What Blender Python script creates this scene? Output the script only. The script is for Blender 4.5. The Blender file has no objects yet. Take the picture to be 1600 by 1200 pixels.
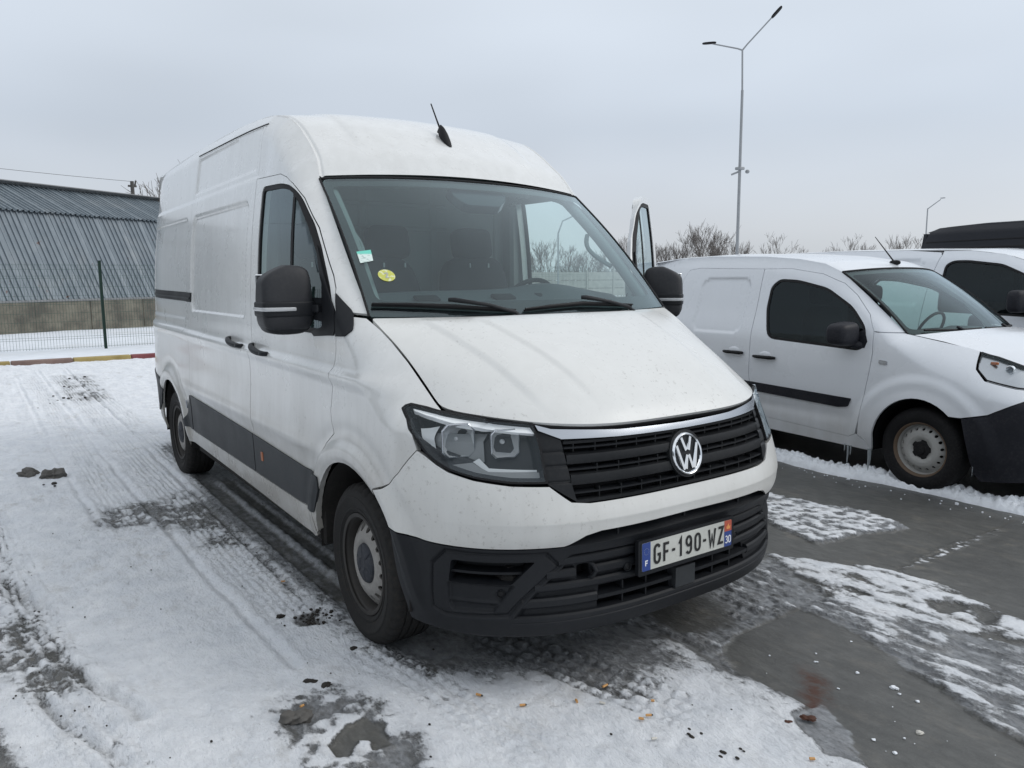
import numpy as np
import bpy, math, random
from mathutils import Vector, Matrix
from mathutils.geometry import delaunay_2d_cdt
random.seed(7); RNG=np.random.default_rng(7)
scene=bpy.context.scene
COL=scene.collection
# ---------------------------------------------------------------- camera
cam_d=bpy.data.cameras.new('camera'); cam=bpy.data.objects.new('camera',cam_d); COL.objects.link(cam)
cam_d.sensor_fit='HORIZONTAL'; cam_d.sensor_width=36.0; cam_d.lens=26.857; cam_d.clip_start=.05; cam_d.clip_end=3000
def cam_matrix(pos,yaw,pit,roll):
    yaw,pit,roll=map(math.radians,(yaw,pit,roll))
    f=Vector((math.cos(yaw)*math.cos(pit),math.sin(yaw)*math.cos(pit),-math.sin(pit)))
    r=f.cross(Vector((0,0,1))).normalized();u=r.cross(f)
    r2=r*math.cos(roll)+u*math.sin(roll);u2=-r*math.sin(roll)+u*math.cos(roll)
    m=Matrix((r2,u2,-f)).transposed().to_4x4();m.translation=Vector(pos);return m
cam.matrix_world=cam_matrix((3.0031,-2.2548,1.5736),145.0833,7.7776,-0.4102)
scene.camera=cam
# ---------------------------------------------------------------- sky and sun
SUN_EL,SUN_AZ=38.0,50.0          # degrees; azimuth from +x towards +y
world=bpy.data.worlds.new('World');scene.world=world;world.use_nodes=True
nt=world.node_tree;nt.nodes.clear()
def N(t,nt_,**k):
    n=nt_.nodes.new(t)
    for a,b in k.items():setattr(n,a,b)
    return n
wo=N('ShaderNodeOutputWorld',nt);bg=N('ShaderNodeBackground',nt);bg.inputs[1].default_value=.107
sky=N('ShaderNodeTexSky',nt,sky_type='NISHITA');sky.sun_disc=False
sky.sun_elevation=math.radians(SUN_EL);sky.sun_rotation=math.radians(90-SUN_AZ)
tc=N('ShaderNodeTexCoord',nt);sep=N('ShaderNodeSeparateXYZ',nt);nt.links.new(tc.outputs['Generated'],sep.inputs[0])
# cloud deck: brightness rises towards the zenith like a real overcast sky
ramp=N('ShaderNodeValToRGB',nt);cr=ramp.color_ramp
cr.elements[0].position=0.0;cr.elements[0].color=(.50,.535,.575,1)
cr.elements[1].position=1.0;cr.elements[1].color=(.80,.83,.87,1)
for p,c in ((.06,(.555,.585,.63,1)),(.18,(.535,.59,.665,1)),(.36,(.64,.70,.775,1)),(.60,(.75,.795,.85,1))):
    e=cr.elements.new(p);e.color=c
nt.links.new(sep.outputs[2],ramp.inputs[0])
mp=N('ShaderNodeMapping',nt);mp.inputs['Scale'].default_value=(1,1,3.2);nt.links.new(tc.outputs['Generated'],mp.inputs[0])
nz=N('ShaderNodeTexNoise',nt);nz.inputs['Scale'].default_value=1.5;nz.inputs['Detail'].default_value=2.5;nz.inputs['Roughness'].default_value=.45
nt.links.new(mp.outputs[0],nz.inputs[0])
mr=N('ShaderNodeMapRange',nt);mr.inputs[1].default_value=.3;mr.inputs[2].default_value=.7;mr.inputs[3].default_value=9.5;mr.inputs[4].default_value=12.5
nt.links.new(nz.outputs[0],mr.inputs[0])
vm=N('ShaderNodeVectorMath',nt,operation='SCALE');nt.links.new(ramp.outputs[0],vm.inputs[0]);nt.links.new(mr.outputs[0],vm.inputs[3])
mix=N('ShaderNodeMix',nt,data_type='RGBA');mix.inputs[0].default_value=.93
nt.links.new(sky.outputs[0],mix.inputs[6]);nt.links.new(vm.outputs[0],mix.inputs[7])
nt.links.new(mix.outputs[2],bg.inputs[0]);nt.links.new(bg.outputs[0],wo.inputs[0])
sd=bpy.data.lights.new('sun','SUN');sd.energy=1.25;sd.angle=math.radians(32);sd.color=(1,.97,.93)
sun=bpy.data.objects.new('sun',sd);COL.objects.link(sun)
sun.rotation_euler=(math.radians(90-SUN_EL),0,math.radians(SUN_AZ+90))
scene.view_settings.view_transform='Standard'
try: scene.view_settings.look='None'
except Exception: pass
scene.view_settings.exposure=0.0;scene.view_settings.gamma=1.0;scene.view_settings.use_curve_mapping=False
def lerpt(tab,v):
    t=np.array(tab,float);return np.interp(v,t[:,0],t[:,1])
def smooth_tab(tab):
    # Catmull-Rom resampled table (monotone x) -> fine linear table
    t=np.array(tab,float);x=t[:,0];y=t[:,1];n=len(x)
    m=np.zeros(n);d=np.diff(y)/np.diff(x)
    m[1:-1]=(d[:-1]*np.diff(x)[1:]+d[1:]*np.diff(x)[:-1])/(x[2:]-x[:-2]);m[0]=d[0];m[-1]=d[-1]
    for i in range(1,n-1):
        if d[i-1]*d[i]<=0:m[i]=0
    X=[];Y=[]
    for i in range(n-1):
        h=x[i+1]-x[i];s=np.linspace(0,1,24,endpoint=False)
        X+=list(x[i]+s*h);Y+=list((2*s**3-3*s**2+1)*y[i]+(s**3-2*s**2+s)*h*m[i]+(-2*s**3+3*s**2)*y[i+1]+(s**3-s**2)*h*m[i+1])
    X.append(x[-1]);Y.append(y[-1]);return np.stack([X,Y],1)
def sstep(a,b,v):
    t=np.clip((v-a)/(b-a),0,1);return t*t*(3-2*t)
def seg_dist(P,poly,closed=True):
    """distance from points P (n,2) to polyline; also signed inside for closed (neg inside)"""
    P=np.asarray(P,float);Q=np.asarray(poly,float);n=len(Q);D=np.full(len(P),1e9);ins=np.zeros(len(P),bool)
    for i in range(n if closed else n-1):
        a=Q[i];b=Q[(i+1)%n];ab=b-a;L=ab@ab+1e-12
        t=np.clip(((P-a)@ab)/L,0,1);d=np.hypot(P[:,0]-a[0]-t*ab[0],P[:,1]-a[1]-t*ab[1]);D=np.minimum(D,d)
        if closed:
            c=((a[1]>P[:,1])!=(b[1]>P[:,1]));
            with np.errstate(divide='ignore',invalid='ignore'):
                xi=(b[0]-a[0])*(P[:,1]-a[1])/(b[1]-a[1]+1e-15)+a[0]
            ins^=c&(P[:,0]<xi)
    return np.where(ins,-D,D) if closed else D
# ---------------- main van base surface ----------------
T_HALF=smooth_tab([(.1,.93),(.3,.968),(.42,.988),(.50,.992),(.70,1.0),(.80,1.010),(.92,1.006),(1.05,1.0),(1.17,1.002),(1.22,.995),(1.35,.992),(1.5,.985),(1.75,.962),(2.0,.930),(2.2,.900),(2.4,.868),(2.5,.85),(2.7,.80)])
def half(z): return np.interp(z,T_HALF[:,0],T_HALF[:,1])
T_XF=smooth_tab([(.10,.90),(.20,.93),(.26,.965),(.33,.985),(.40,.975),(.50,.970),(.59,.978),(.64,1.005),(.698,1.0145),(.704,1.0155),(.710,1.0140),(.78,.990),(.88,.970),(1.0,.942),(1.06,.915),(1.2,.84),(1.4,.7)])
def xfr(z): return np.interp(z,T_XF[:,0],T_XF[:,1])
def fexp(z):
    k=sstep(.72,1.08,z);return 3.0-.5*k,1.93-.53*k     # n (for Y), m (for X)
XW=.38
def front_y(x,z):
    """half width at x>XW"""
    n,m=fexp(z);X=np.clip((x-XW)/(xfr(z)-XW),0,1);return half(z)*(1-X**m)**(1/n)
def front_P(s,z):
    """s in [-1,1] -> x,y  (s<0 is the right side, y<0)"""
    s=np.asarray(s,float);z=np.asarray(z,float)*np.ones_like(s);n,m=fexp(z)
    ex=np.maximum(np.abs(s)-1,0);ph=np.minimum(np.abs(s),.99999)*np.pi/2;c=np.cos(ph);q=np.sin(ph);r=np.ones_like(ph)
    for _ in range(30):
        f=(r*c)**m+(r*q)**n-1;df=m*(r*c)**(m-1)*c+n*(r*q)**(n-1)*q
        r=np.clip(r-f/df,.3,1.5)
    X=r*c;Y=r*q
    return np.stack([XW+(xfr(z)-XW)*X-1.2*ex,np.sign(s)*half(z)*Y,z],-1)
# upper boundary of the side skin  (x, |y|, z)
EDGE=np.array([(-4.98,.72,2.44),(-4.90,.74,2.50),(-4.5,.775,2.525),(-3.0,.78,2.550),(-2.0,.78,2.540),(-1.7,.78,2.525),(-1.42,.78,2.500),(-1.18,.78,2.445),(-1.04,.78,2.375),(-.89,.785,2.27),(-.78,.795,2.18),(-.705,.813,2.078),
 (-.53,.832,1.912),(-.36,.850,1.748),(-.19,.867,1.584),(-.017,.882,1.421),(.08,.876,1.37),(.16,.866,1.325),(.28,.855,1.250),(.395,.847,1.168),(.47,.843,1.115),(.515,.84,1.088),(.68,.75,1.07)])
RO=np.array([.08,.09,.10,.11,.11,.11,.12,.14,.15,.14,.12,.10,.09,.09,.09,.10,.13,.16,.18,.18,.14,.10,.08])
def side_y(x,z,feat=True):
    """half width (positive) of the side skin at (x,z)"""
    x=np.asarray(x,float);z=np.asarray(z,float);x,z=np.broadcast_arrays(x,z);sh=x.shape;x=x.ravel();z=z.ravel()
    y=np.where(x>XW,front_y(np.maximum(x,XW),z),half(z))
    # rear taper
    y=y-.16*np.clip((-3.95-x)/1.0,0,1)**2 - .10*sstep(-4.84,-4.99,x)
    if feat: y=y+side_feat(x,z)
    # roll over toward the upper edge
    D=np.full(x.shape,9.);yb=np.zeros(x.shape);rr=np.ones(x.shape)
    for i in range(len(EDGE)-1):
        a=EDGE[i];b=EDGE[i+1];ax,az=a[0],a[2];bx,bz=b[0]-ax,b[2]-az;L=bx*bx+bz*bz
        t=np.clip(((x-ax)*bx+(z-az)*bz)/L,0,1);d=np.hypot(x-ax-t*bx,z-az-t*bz)
        # sign: below the edge positive
        sgn=np.where(bx*(z-az)-bz*(x-ax)<0,1.,-1.);k=d<D
        D=np.where(k,d,D);S=d*sgn
        yb=np.where(k,a[1]+t*(b[1]-a[1]),yb);rr=np.where(k,RO[i]+t*(RO[i+1]-RO[i]),rr)
        if i==0: SD=S
        else: SD=np.where(k,S,SD)
    g=np.clip(1-SD/rr,0,1.25)**2
    hb=np.maximum(y-yb,0)
    out=y-hb*np.minimum(g,1.3)
    return out.reshape(sh)
def rrect(x,z,x0,x1,z0,z1,r):
    dx=np.maximum(np.maximum(x0+r-x,x-(x1-r)),0);dz=np.maximum(np.maximum(z0+r-z,z-(z1-r)),0)
    ins=np.minimum(np.minimum(x-x0,x1-x),np.minimum(z-z0,z1-z))
    return np.where((dx>0)&(dz>0),r-np.hypot(dx,dz),ins)   # positive inside
def side_feat(x,z):
    f=np.zeros_like(x)
    # wheel arch flares: raised lip round the opening, shallow valley behind it
    for cx,R0 in ((0.0,.455),(-3.64,.445)):
        r=np.hypot(x-cx,(z-.34));up=sstep(.25,.5,z)
        f+=up*(.022*sstep(.565,.515,r)-.006*np.exp(-((r-.60)/.035)**2))
        f-=up*.012*sstep(R0+.035,R0,r)
    # belt crease running the length of the van
    zc=1.195-.02*(x+1.2)*0.6
    zc=np.where(x>-.3,zc+.0*x,zc)
    f+=.010*sstep(.05,0,np.abs(z-zc+.02)*1.0)*sstep(.62,.2,x)-.010*sstep(zc-.01,zc+.015,z)*sstep(.3,-.1,x)*sstep(1.9,1.35,z)
    # lower swage over the rubbing strip
    f+=.007*np.exp(-((z-.80)/.035)**2)*sstep(-.25,-.5,x)*sstep(-3.35,-3.0,x)
    # recessed cargo panels
    k=rrect(x,z,-2.87,-1.50,1.36,2.035,.07);f-=.014*sstep(0,.022,k)
    k=rrect(x,z,-4.72,-3.01,1.30,2.035,.07);f-=.014*sstep(0,.022,k)
    # high roof step (gutter line above the doors)
    f-=.008*sstep(2.135,2.16,z)*sstep(-1.1,-1.3,x)
    f-=.010*(rrect(x,z,-2.90,-1.44,2.19,2.44,.02)>0)*sstep(0,.02,rrect(x,z,-2.90,-1.44,2.19,2.44,.02))
    return f
def roof_P(u,v):
    """u in [-1,1] across, v = x of the edge curve"""
    u=np.asarray(u,float);v=np.asarray(v,float);u,v=np.broadcast_arrays(u,v)
    ye=np.interp(v,EDGE[:12,0],EDGE[:12,1]);ze=np.interp(v,ROOFC[:,0],ROOFC[:,1])
    k=1-np.abs(u)**2
    sh=.09*sstep(-1.7,-.7,v)
    z=ze+(.035+.02*sstep(-1.0,-1.6,v))*k
    # ditch beside the roof edge
    d=(1-np.abs(u))*ye
    z=z-.010*np.exp(-((d-.014)/.007)**2)
    # shallow lengthwise ribs
    ub=np.abs(u)*.78
    z=z+.008*(sstep(.56,.52,ub)-sstep(.50,.20,ub)*.4)*sstep(-.75,-1.0,v)
    return np.stack([v+sh*k,u*ye,z],-1)
ROOFC=smooth_tab([tuple(e[[0,2]]) for e in EDGE[:12]])
def screen_P(u,v):
    """windscreen, v 0 bottom 1 top"""
    u=np.asarray(u,float);v=np.asarray(v,float);u,v=np.broadcast_arrays(u,v)
    ye=.882+(.813-.882)*v;k=1-np.abs(u)**2.3
    x=-.017-.688*v+(.145-.055*v)*k+.018*np.sin(np.pi*v)
    z=1.421+.657*v+(-.012+.04*v)*k+.018*np.sin(np.pi*v)
    return np.stack([x,u*ye,z],-1)
HC=smooth_tab([(0,1.412),(.15,1.395),(.4,1.325),(.65,1.235),(.85,1.135),(.95,1.075),(1,1.035)])
HSX=smooth_tab([(0,-.017),(.15,.08),(.3,.16),(.55,.28),(.78,.395),(.92,.47),(1,.515)])
HSY=smooth_tab([(0,.882),(.15,.876),(.3,.866),(.55,.855),(.78,.847),(.92,.843),(1,.84)])
HSZ=smooth_tab([(0,1.418),(.15,1.37),(.3,1.325),(.55,1.250),(.78,1.168),(.92,1.115),(1,1.09)])
def hood_P(u,v):
    u=np.asarray(u,float);v=np.asarray(v,float);u,v=np.broadcast_arrays(u,v)
    i=lambda T:np.interp(v,T[:,0],T[:,1])
    xs,ys,zs=i(HSX),i(HSY),i(HSZ);a=np.abs(u)
    p=2.3+1.5*v
    xc=.128+.812*v;zc=i(HC)
    k=1-a**p;kz=1-a**(2.2+1.0*v)
    x=xs+(xc-xs)*k;z=zs+(zc-zs)*kz
    y=u*ys
    # raised centre with two soft creases each side
    c1=.80-.14*v;c2=.56-.16*v
    z=z+.010*sstep(c1+.022,c1-.022,a)*sstep(0,.12,v)*sstep(1.02,.75,v)+.008*sstep(c2+.02,c2-.02,a)*sstep(.0,.15,v)*sstep(1.0,.7,v)
    return np.stack([x,y,z],-1)
# ---------------------------------------------------------------- helpers
def tag(o,label=None,cat=None,group=None,kind=None):
    if label:o['label']=label
    if cat:o['category']=cat
    if group:o['group']=group
    if kind:o['kind']=kind
    return o
def thing(name,label,cat,loc=(0,0,0),rz=0,group=None):
    o=bpy.data.objects.new(name,None);COL.objects.link(o);o.location=loc;o.rotation_euler=(0,0,rz);o.empty_display_size=.2
    return tag(o,label,cat,group)
def link(name,me,parent=None):
    o=bpy.data.objects.new(name,me);COL.objects.link(o)
    if parent is not None:o.parent=parent
    return o
def mesh(name,V,F,mat,parent=None,nrm=None,smooth=True,sharp=None):
    me=bpy.data.meshes.new(name)
    me.from_pydata([tuple(map(float,v)) for v in V],[],[tuple(map(int,f)) for f in F])
    if mat:me.materials.append(mat)
    if smooth:
        me.polygons.foreach_set('use_smooth',[True]*len(me.polygons))
    me.update()
    if nrm is not None:me.normals_split_custom_set_from_vertices([tuple(map(float,n)) for n in nrm])
    elif sharp is not None:me.set_sharp_from_angle(angle=math.radians(sharp))
    return link(name,me,parent)
def dens(P,step,closed=True):
    out=[];n=len(P)
    for i in range(n if closed else n-1):
        a=np.array(P[i],float);b=np.array(P[(i+1)%n],float);k=max(1,int(math.ceil(np.hypot(*(b-a))/step)))
        out+=[a+(b-a)*j/k for j in range(k)]
    if not closed:out.append(np.array(P[-1],float))
    return out
def rounded(P,r,n=4):
    """round the corners of a closed polygon"""
    out=[];m=len(P)
    for i in range(m):
        a,b,c=np.array(P[i-1],float),np.array(P[i],float),np.array(P[(i+1)%m],float)
        ri=r[i] if hasattr(r,'__len__') else r
        if ri<=0: out.append(b);continue
        d1=(a-b);d2=(c-b);l1=np.hypot(*d1);l2=np.hypot(*d2);k=min(ri,l1*.45,l2*.45)
        p=b+d1/l1*k;q=b+d2/l2*k
        for j in range(n+1):
            t=j/n;out.append((1-t)**2*p+2*t*(1-t)*b+t*t*q)
    return out
def inset(P,d):
    """shrink a closed polygon by d"""
    P=np.array(P,float);n=len(P);A=0.5*np.sum(P[:,0]*np.roll(P[:,1],-1)-np.roll(P[:,0],-1)*P[:,1]);sg=1 if A>0 else -1
    out=[]
    for i in range(n):
        e1=P[i]-P[i-1];e2=P[(i+1)%n]-P[i]
        l1=np.hypot(*e1)+1e-12;l2=np.hypot(*e2)+1e-12
        n1=np.array([-e1[1],e1[0]])/l1*sg;n2=np.array([-e2[1],e2[0]])/l2*sg
        b=n1+n2;L=b@b
        if L<.3:b=n1;L=1.0;out.append(P[i]+b*d)
        else: out.append(P[i]+b*(2*d/L))
    return out
def cdt(poly,holes,step,dom=(1,1)):
    dom=np.array(dom,float)
    loops=[np.array(dens([np.array(p)*dom for p in L],step)) for L in [poly]+holes]
    A=loops[0];x0,z0=A.min(0);x1,z1=A.max(0)
    gx=np.arange(x0,x1+step,step);gz=np.arange(z0,z1+step,step*.866)
    X,Z=np.meshgrid(gx,gz);X=X+(np.arange(len(gz))%2)[:,None]*step*.5
    G=np.stack([X.ravel(),Z.ravel()],1)
    k=seg_dist(G,loops[0])<-step*.45
    for h in loops[1:]:k&=seg_dist(G,h)>step*.45
    G=G[k]
    V=[tuple(v) for L in loops for v in L];E=[];b=0;ids=[]
    for L in loops:
        m=len(L);E+=[(b+i,b+(i+1)%m) for i in range(m)];ids.append(list(range(b,b+m)));b+=m
    V+= [tuple(g) for g in G]
    r=delaunay_2d_cdt([Vector(v) for v in V],E,[],0,1e-7)
    vo=np.array([tuple(v) for v in r[0]]);T=[t for t in r[2]]
    T=np.array(T);cen=vo[T].mean(1);k=seg_dist(cen,loops[0])<0
    for h in loops[1:]:k&=seg_dist(cen,h)>0
    T=T[k]
    # map input boundary ids -> output ids
    o={}
    for j,src in enumerate(r[3]):
        for s_ in src:o[s_]=j
    ids=[[o[i] for i in L] for L in ids]
    # orient ccw
    a=vo[T[:,1]]-vo[T[:,0]];c=vo[T[:,2]]-vo[T[:,0]];fl=(a[:,0]*c[:,1]-a[:,1]*c[:,0])<0
    T[fl]=T[fl][:,::-1]
    return vo/dom,T,ids
def skin_data(fn,poly,holes=[],step=.02,dom=(1,1),off=0.0,disp=None,lip=.012,flip=False,eps=.003):
    """panel cut out of the surface fn(a,b)->xyz; returns verts, faces, normals"""
    U,T,ids=cdt(poly,holes,step,dom)
    dom=np.array(dom,float)
    def S(a,b):
        P=fn(a,b)
        return P
    def nor(f,a,b,e):
        ea,eb=e/dom[0],e/dom[1]
        du=f(a+ea,b)-f(a-ea,b);dv=f(a,b+eb)-f(a,b-eb);n=np.cross(du,dv)
        n/=np.linalg.norm(n,axis=-1,keepdims=True)+1e-12
        return -n if flip else n
    a,b=U[:,0],U[:,1]
    def S2(a,b):
        P=S(a,b)
        o=off+(disp(a,b) if disp is not None else 0)
        if disp is None and off==0:return P
        return P+nor(S,a,b,.006)*(o*np.ones(len(a)))[:,None]
    V=S2(a,b);Nn=nor(S2,a,b,eps)
    if flip:T=T[:,::-1]
    V=list(V);Nn=list(Nn);F=[tuple(t) for t in T]
    if lip:
        for L in ids:
            base=len(V);m=len(L)
            for i,j in enumerate(L):
                p=V[j];n=Nn[j];t=V[L[(i+1)%m]]-V[L[i-1]];t/=np.linalg.norm(t)+1e-12
                o=np.cross(t,n)*(1 if not flip else -1)
                V.append(p);Nn.append(o)
                V.append(p-n*lip);Nn.append(o)
            for i in range(m):
                q=(i+1)%m
                f=(base+2*i,base+2*i+1,base+2*q+1,base+2*q)
                F.append(f if not flip else f[::-1])
    return np.array(V),F,np.array(Nn)
def skin(name,fn,poly,mat,parent,mirror=False,**k):
    V,F,Nn=skin_data(fn,poly,**k)
    o=mesh(name,V,F,mat,parent,nrm=Nn)
    if mirror:
        return o,mesh(name,V*[1,-1,1],[f[::-1] for f in F],mat,parent,nrm=Nn*[1,-1,1])
    return o
def side_fn(x,z):
    return np.stack([x,-side_y(x,z),z],-1)
def front_fn(s,z): return front_P(s,z)
class MB:
    def __init__(s):s.V=[];s.F=[]
    def add(s,V,F):
        b=len(s.V);s.V+=[tuple(map(float,v)) for v in V];s.F+=[tuple(b+i for i in f) for f in F];return s
    def box(s,c,d,rz=0,bev=0,R=None):
        c=np.array(c,float);h=np.array(d,float)/2
        if bev<=0:
            V=np.array([(x,y,z) for x in (-1,1) for y in (-1,1) for z in (-1,1)])*h
            F=[(0,1,3,2),(4,6,7,5),(0,4,5,1),(2,3,7,6),(0,2,6,4),(1,5,7,3)]
        else:
            b=min(bev,h.min()*.95);V=[];F=[];idx={}
            for sx in (-1,1):
                for sy in (-1,1):
                    for sz in (-1,1):
                        for a in range(3):
                            q=np.array([sx*(h[0]-b),sy*(h[1]-b),sz*(h[2]-b)]);q[a]+=b*(sx,sy,sz)[a];idx[sx,sy,sz,a]=len(V);V.append(q)
            V=np.array(V)
            for a in range(3):
                o=[i for i in range(3) if i!=a]
                for sg in (-1,1):
                    f=[]
                    for u,v in ((-1,-1),(1,-1),(1,1),(-1,1)):
                        k=[0,0,0];k[a]=sg;k[o[0]]=u;k[o[1]]=v;f.append(idx[k[0],k[1],k[2],a])
                    F.append(f)
                for u in (-1,1):
                    for v in (-1,1):
                        k0=[0,0,0];k1=[0,0,0];k0[o[0]]=k1[o[0]]=u;k0[o[1]]=k1[o[1]]=v;k0[a]=-1;k1[a]=1
                        F.append([idx[(*k0,o[0])],idx[(*k1,o[0])],idx[(*k1,o[1])],idx[(*k0,o[1])]])
            for sx in (-1,1):
                for sy in (-1,1):
                    for sz in (-1,1):F.append([idx[sx,sy,sz,0],idx[sx,sy,sz,1],idx[sx,sy,sz,2]])
            F2=[]
            for f in F:
                P=V[list(f)];n=np.cross(P[1]-P[0],P[2]-P[0]);F2.append(f if n@P.mean(0)>0 else f[::-1])
            F=F2
        if R is not None:V=V@np.array(R).T
        if rz:
            cz,sz=math.cos(rz),math.sin(rz);V=V@np.array([[cz,-sz,0],[sz,cz,0],[0,0,1]]).T
        return s.add(V+c,F)
    def tube(s,P,r,n=10,cap=True):
        P=[np.array(p,float) for p in P];m=len(P);rr=r if hasattr(r,'__len__') else [r]*m
        V=[];F=[];up=None
        for i,p in enumerate(P):
            t=P[min(i+1,m-1)]-P[max(i-1,0)];t/=np.linalg.norm(t)+1e-12
            if up is None:
                up=np.array([0,0,1.]) if abs(t[2])<.9 else np.array([1.,0,0])
            a=np.cross(t,up);a/=np.linalg.norm(a)+1e-12;b=np.cross(a,t);up=b
            for k in range(n):
                th=2*math.pi*k/n;V.append(p+rr[i]*(a*math.cos(th)+b*math.sin(th)))
        for i in range(m-1):
            for k in range(n):F.append((i*n+k,(i+1)*n+k,(i+1)*n+(k+1)%n,i*n+(k+1)%n))
        if cap:
            F.append(tuple(range(n)));F.append(tuple(reversed(range((m-1)*n,m*n))))
        return s.add(V,F)
    def lathe(s,prof,c=(0,0,0),ax='y',n=48,close=False,sg=1):
        """prof: (r, h) ; axis y: circle in xz"""
        V=[];F=[];m=len(prof)
        for k in range(n):
            th=2*math.pi*k/n;co,si=math.cos(th),math.sin(th)
            for r,h in prof:
                V.append({'y':(r*co,h*sg,r*si),'z':(r*co,r*si,h*sg),'x':(h*sg,r*co,r*si)}[ax])
        for k in range(n):
            q=(k+1)%n
            for i in range(m if close else m-1):
                j=(i+1)%m;F.append((k*m+i,q*m+i,q*m+j,k*m+j))
        return s.add(np.array(V)+np.array(c,float),F)
    def prism(s,poly,z0,z1,M=None):
        """closed polygon (a,b) extruded along third axis; M maps (a,b,c)->xyz"""
        n=len(poly);V=[(p[0],p[1],z0) for p in poly]+[(p[0],p[1],z1) for p in poly]
        F=[tuple(reversed(range(n))),tuple(range(n,2*n))]+[(i,(i+1)%n,n+(i+1)%n,n+i) for i in range(n)]
        if M is not None:V=[M(*v) for v in V]
        return s.add(V,F)
    def sweep(s,P,O,prof,closed=False,cap=True):
        """path P, outward dirs O, profile (out,up) closed ring"""
        m=len(P);k=len(prof);V=[];F=[]
        for p,o in zip(P,O):
            for a,b in prof:V.append(np.array(p)+np.array(o)*a+np.array([0,0,b]))
        for i in range(m-1):
            for j in range(k):F.append((i*k+j,i*k+(j+1)%k,(i+1)*k+(j+1)%k,(i+1)*k+j))
        if cap:F.append(tuple(reversed(range(k))));F.append(tuple(range((m-1)*k,m*k)))
        return s.add(V,F)
    def build(s,name,mat,parent=None,sharp=35,fix=True,smooth=True):
        me=bpy.data.meshes.new(name);me.from_pydata(s.V,[],s.F)
        if fix:
            import bmesh
            bm=bmesh.new();bm.from_mesh(me);bmesh.ops.recalc_face_normals(bm,faces=bm.faces);bm.to_mesh(me);bm.free()
        if mat:me.materials.append(mat)
        if smooth:
            me.polygons.foreach_set('use_smooth',[True]*len(me.polygons));me.set_sharp_from_angle(angle=math.radians(sharp))
        me.update();return link(name,me,parent)
def front_path(s0,s1,z,n=40,off=0):
    s_=np.linspace(s0,s1,n);zz=z if not callable(z) else z(s_)
    P=front_P(s_,zz*np.ones(n));e=1e-3;t=front_P(s_+e,zz*np.ones(n))-front_P(s_-e,zz*np.ones(n));t[:,2]=0;t/=np.linalg.norm(t,axis=1,keepdims=True)
    O=np.stack([t[:,1],-t[:,0],0*t[:,0]],1)
    return P+O*off,O
def copy_tree(o,parent=None):
    c=o.copy();COL.objects.link(c);c.parent=parent
    for ch in list(o.children):copy_tree(ch,c)
    return c
# ---------------------------------------------------------------- materials
def mat_base(name,base=(.5,.5,.5),rough=.5,metal=0,coat=0,spec=.5,trans=0):
    m=bpy.data.materials.new(name);m.use_nodes=True;b=m.node_tree.nodes['Principled BSDF']
    b.inputs['Base Color'].default_value=(*base,1);b.inputs['Roughness'].default_value=rough;b.inputs['Metallic'].default_value=metal
    b.inputs['Coat Weight'].default_value=coat;b.inputs['Specular IOR Level'].default_value=spec
    if trans:b.inputs['Transmission Weight'].default_value=trans
    return m,m.node_tree,b
def noise(t,scale,detail=5,rough=.55,coord='Object',vec=None,dist=0):
    n=N('ShaderNodeTexNoise',t);n.inputs['Scale'].default_value=scale;n.inputs['Detail'].default_value=detail;n.inputs['Roughness'].default_value=rough;n.inputs['Distortion'].default_value=dist
    if vec is None:
        c=N('ShaderNodeTexCoord',t);vec=c.outputs[coord]
    t.links.new(vec,n.inputs['Vector']);return n.outputs[0]
def rng(t,v,a,b,c=0,d=1,smooth=False):
    n=N('ShaderNodeMapRange',t);n.inputs[1].default_value=a;n.inputs[2].default_value=b;n.inputs[3].default_value=c;n.inputs[4].default_value=d
    if smooth:n.interpolation_type='SMOOTHSTEP'
    t.links.new(v,n.inputs[0]);return n.outputs[0]
def mth(t,op,a,b=None):
    n=N('ShaderNodeMath',t,operation=op)
    for i,v in enumerate((a,b)):
        if v is None:continue
        if isinstance(v,(int,float)):n.inputs[i].default_value=v
        else:t.links.new(v,n.inputs[i])
    return n.outputs[0]
def mixc(t,f,a,b):
    n=N('ShaderNodeMix',t,data_type='RGBA')
    for i,v in ((0,f),(6,a),(7,b)):
        if isinstance(v,(int,float)):n.inputs[i].default_value=v
        elif isinstance(v,tuple):n.inputs[i].default_value=(*v,1)
        else:t.links.new(v,n.inputs[i])
    return n.outputs[2]
def bump(t,b,h,strength=.3,dist=.01):
    n=N('ShaderNodeBump',t);n.inputs['Strength'].default_value=strength;n.inputs['Distance'].default_value=dist
    t.links.new(h,n.inputs['Height']);t.links.new(n.outputs[0],b.inputs['Normal']);return n
def plastic(name,base,rough=.5,grain=.15,dirt=.0,dirtc=(.16,.15,.14)):
    m,t,b=mat_base(name,base,rough,spec=.26 if max(base)<.06 else .4)
    n1=noise(t,3.0,6);n2=noise(t,60,4,.7)
    c=mixc(t,rng(t,n1,.35,.75,0,.25+dirt),tuple(base),tuple(min(1,x*1.5+.01) for x in base))
    if dirt>=.9:c=mixc(t,rng(t,noise(t,1.1,6,.7),.40,.62,0,.8),c,dirtc)
    if dirt>0:c=mixc(t,mth(t,'MULTIPLY',rng(t,n2,.45,.8,0,dirt),rng(t,n1,.3,.7)),c,dirtc)
    t.links.new(c,b.inputs['Base Color']);t.links.new(rng(t,n1,.3,.7,rough-.08,rough+.12),b.inputs['Roughness'])
    if grain:bump(t,b,noise(t,350,2,.5),grain,.002)
    return m
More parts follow.
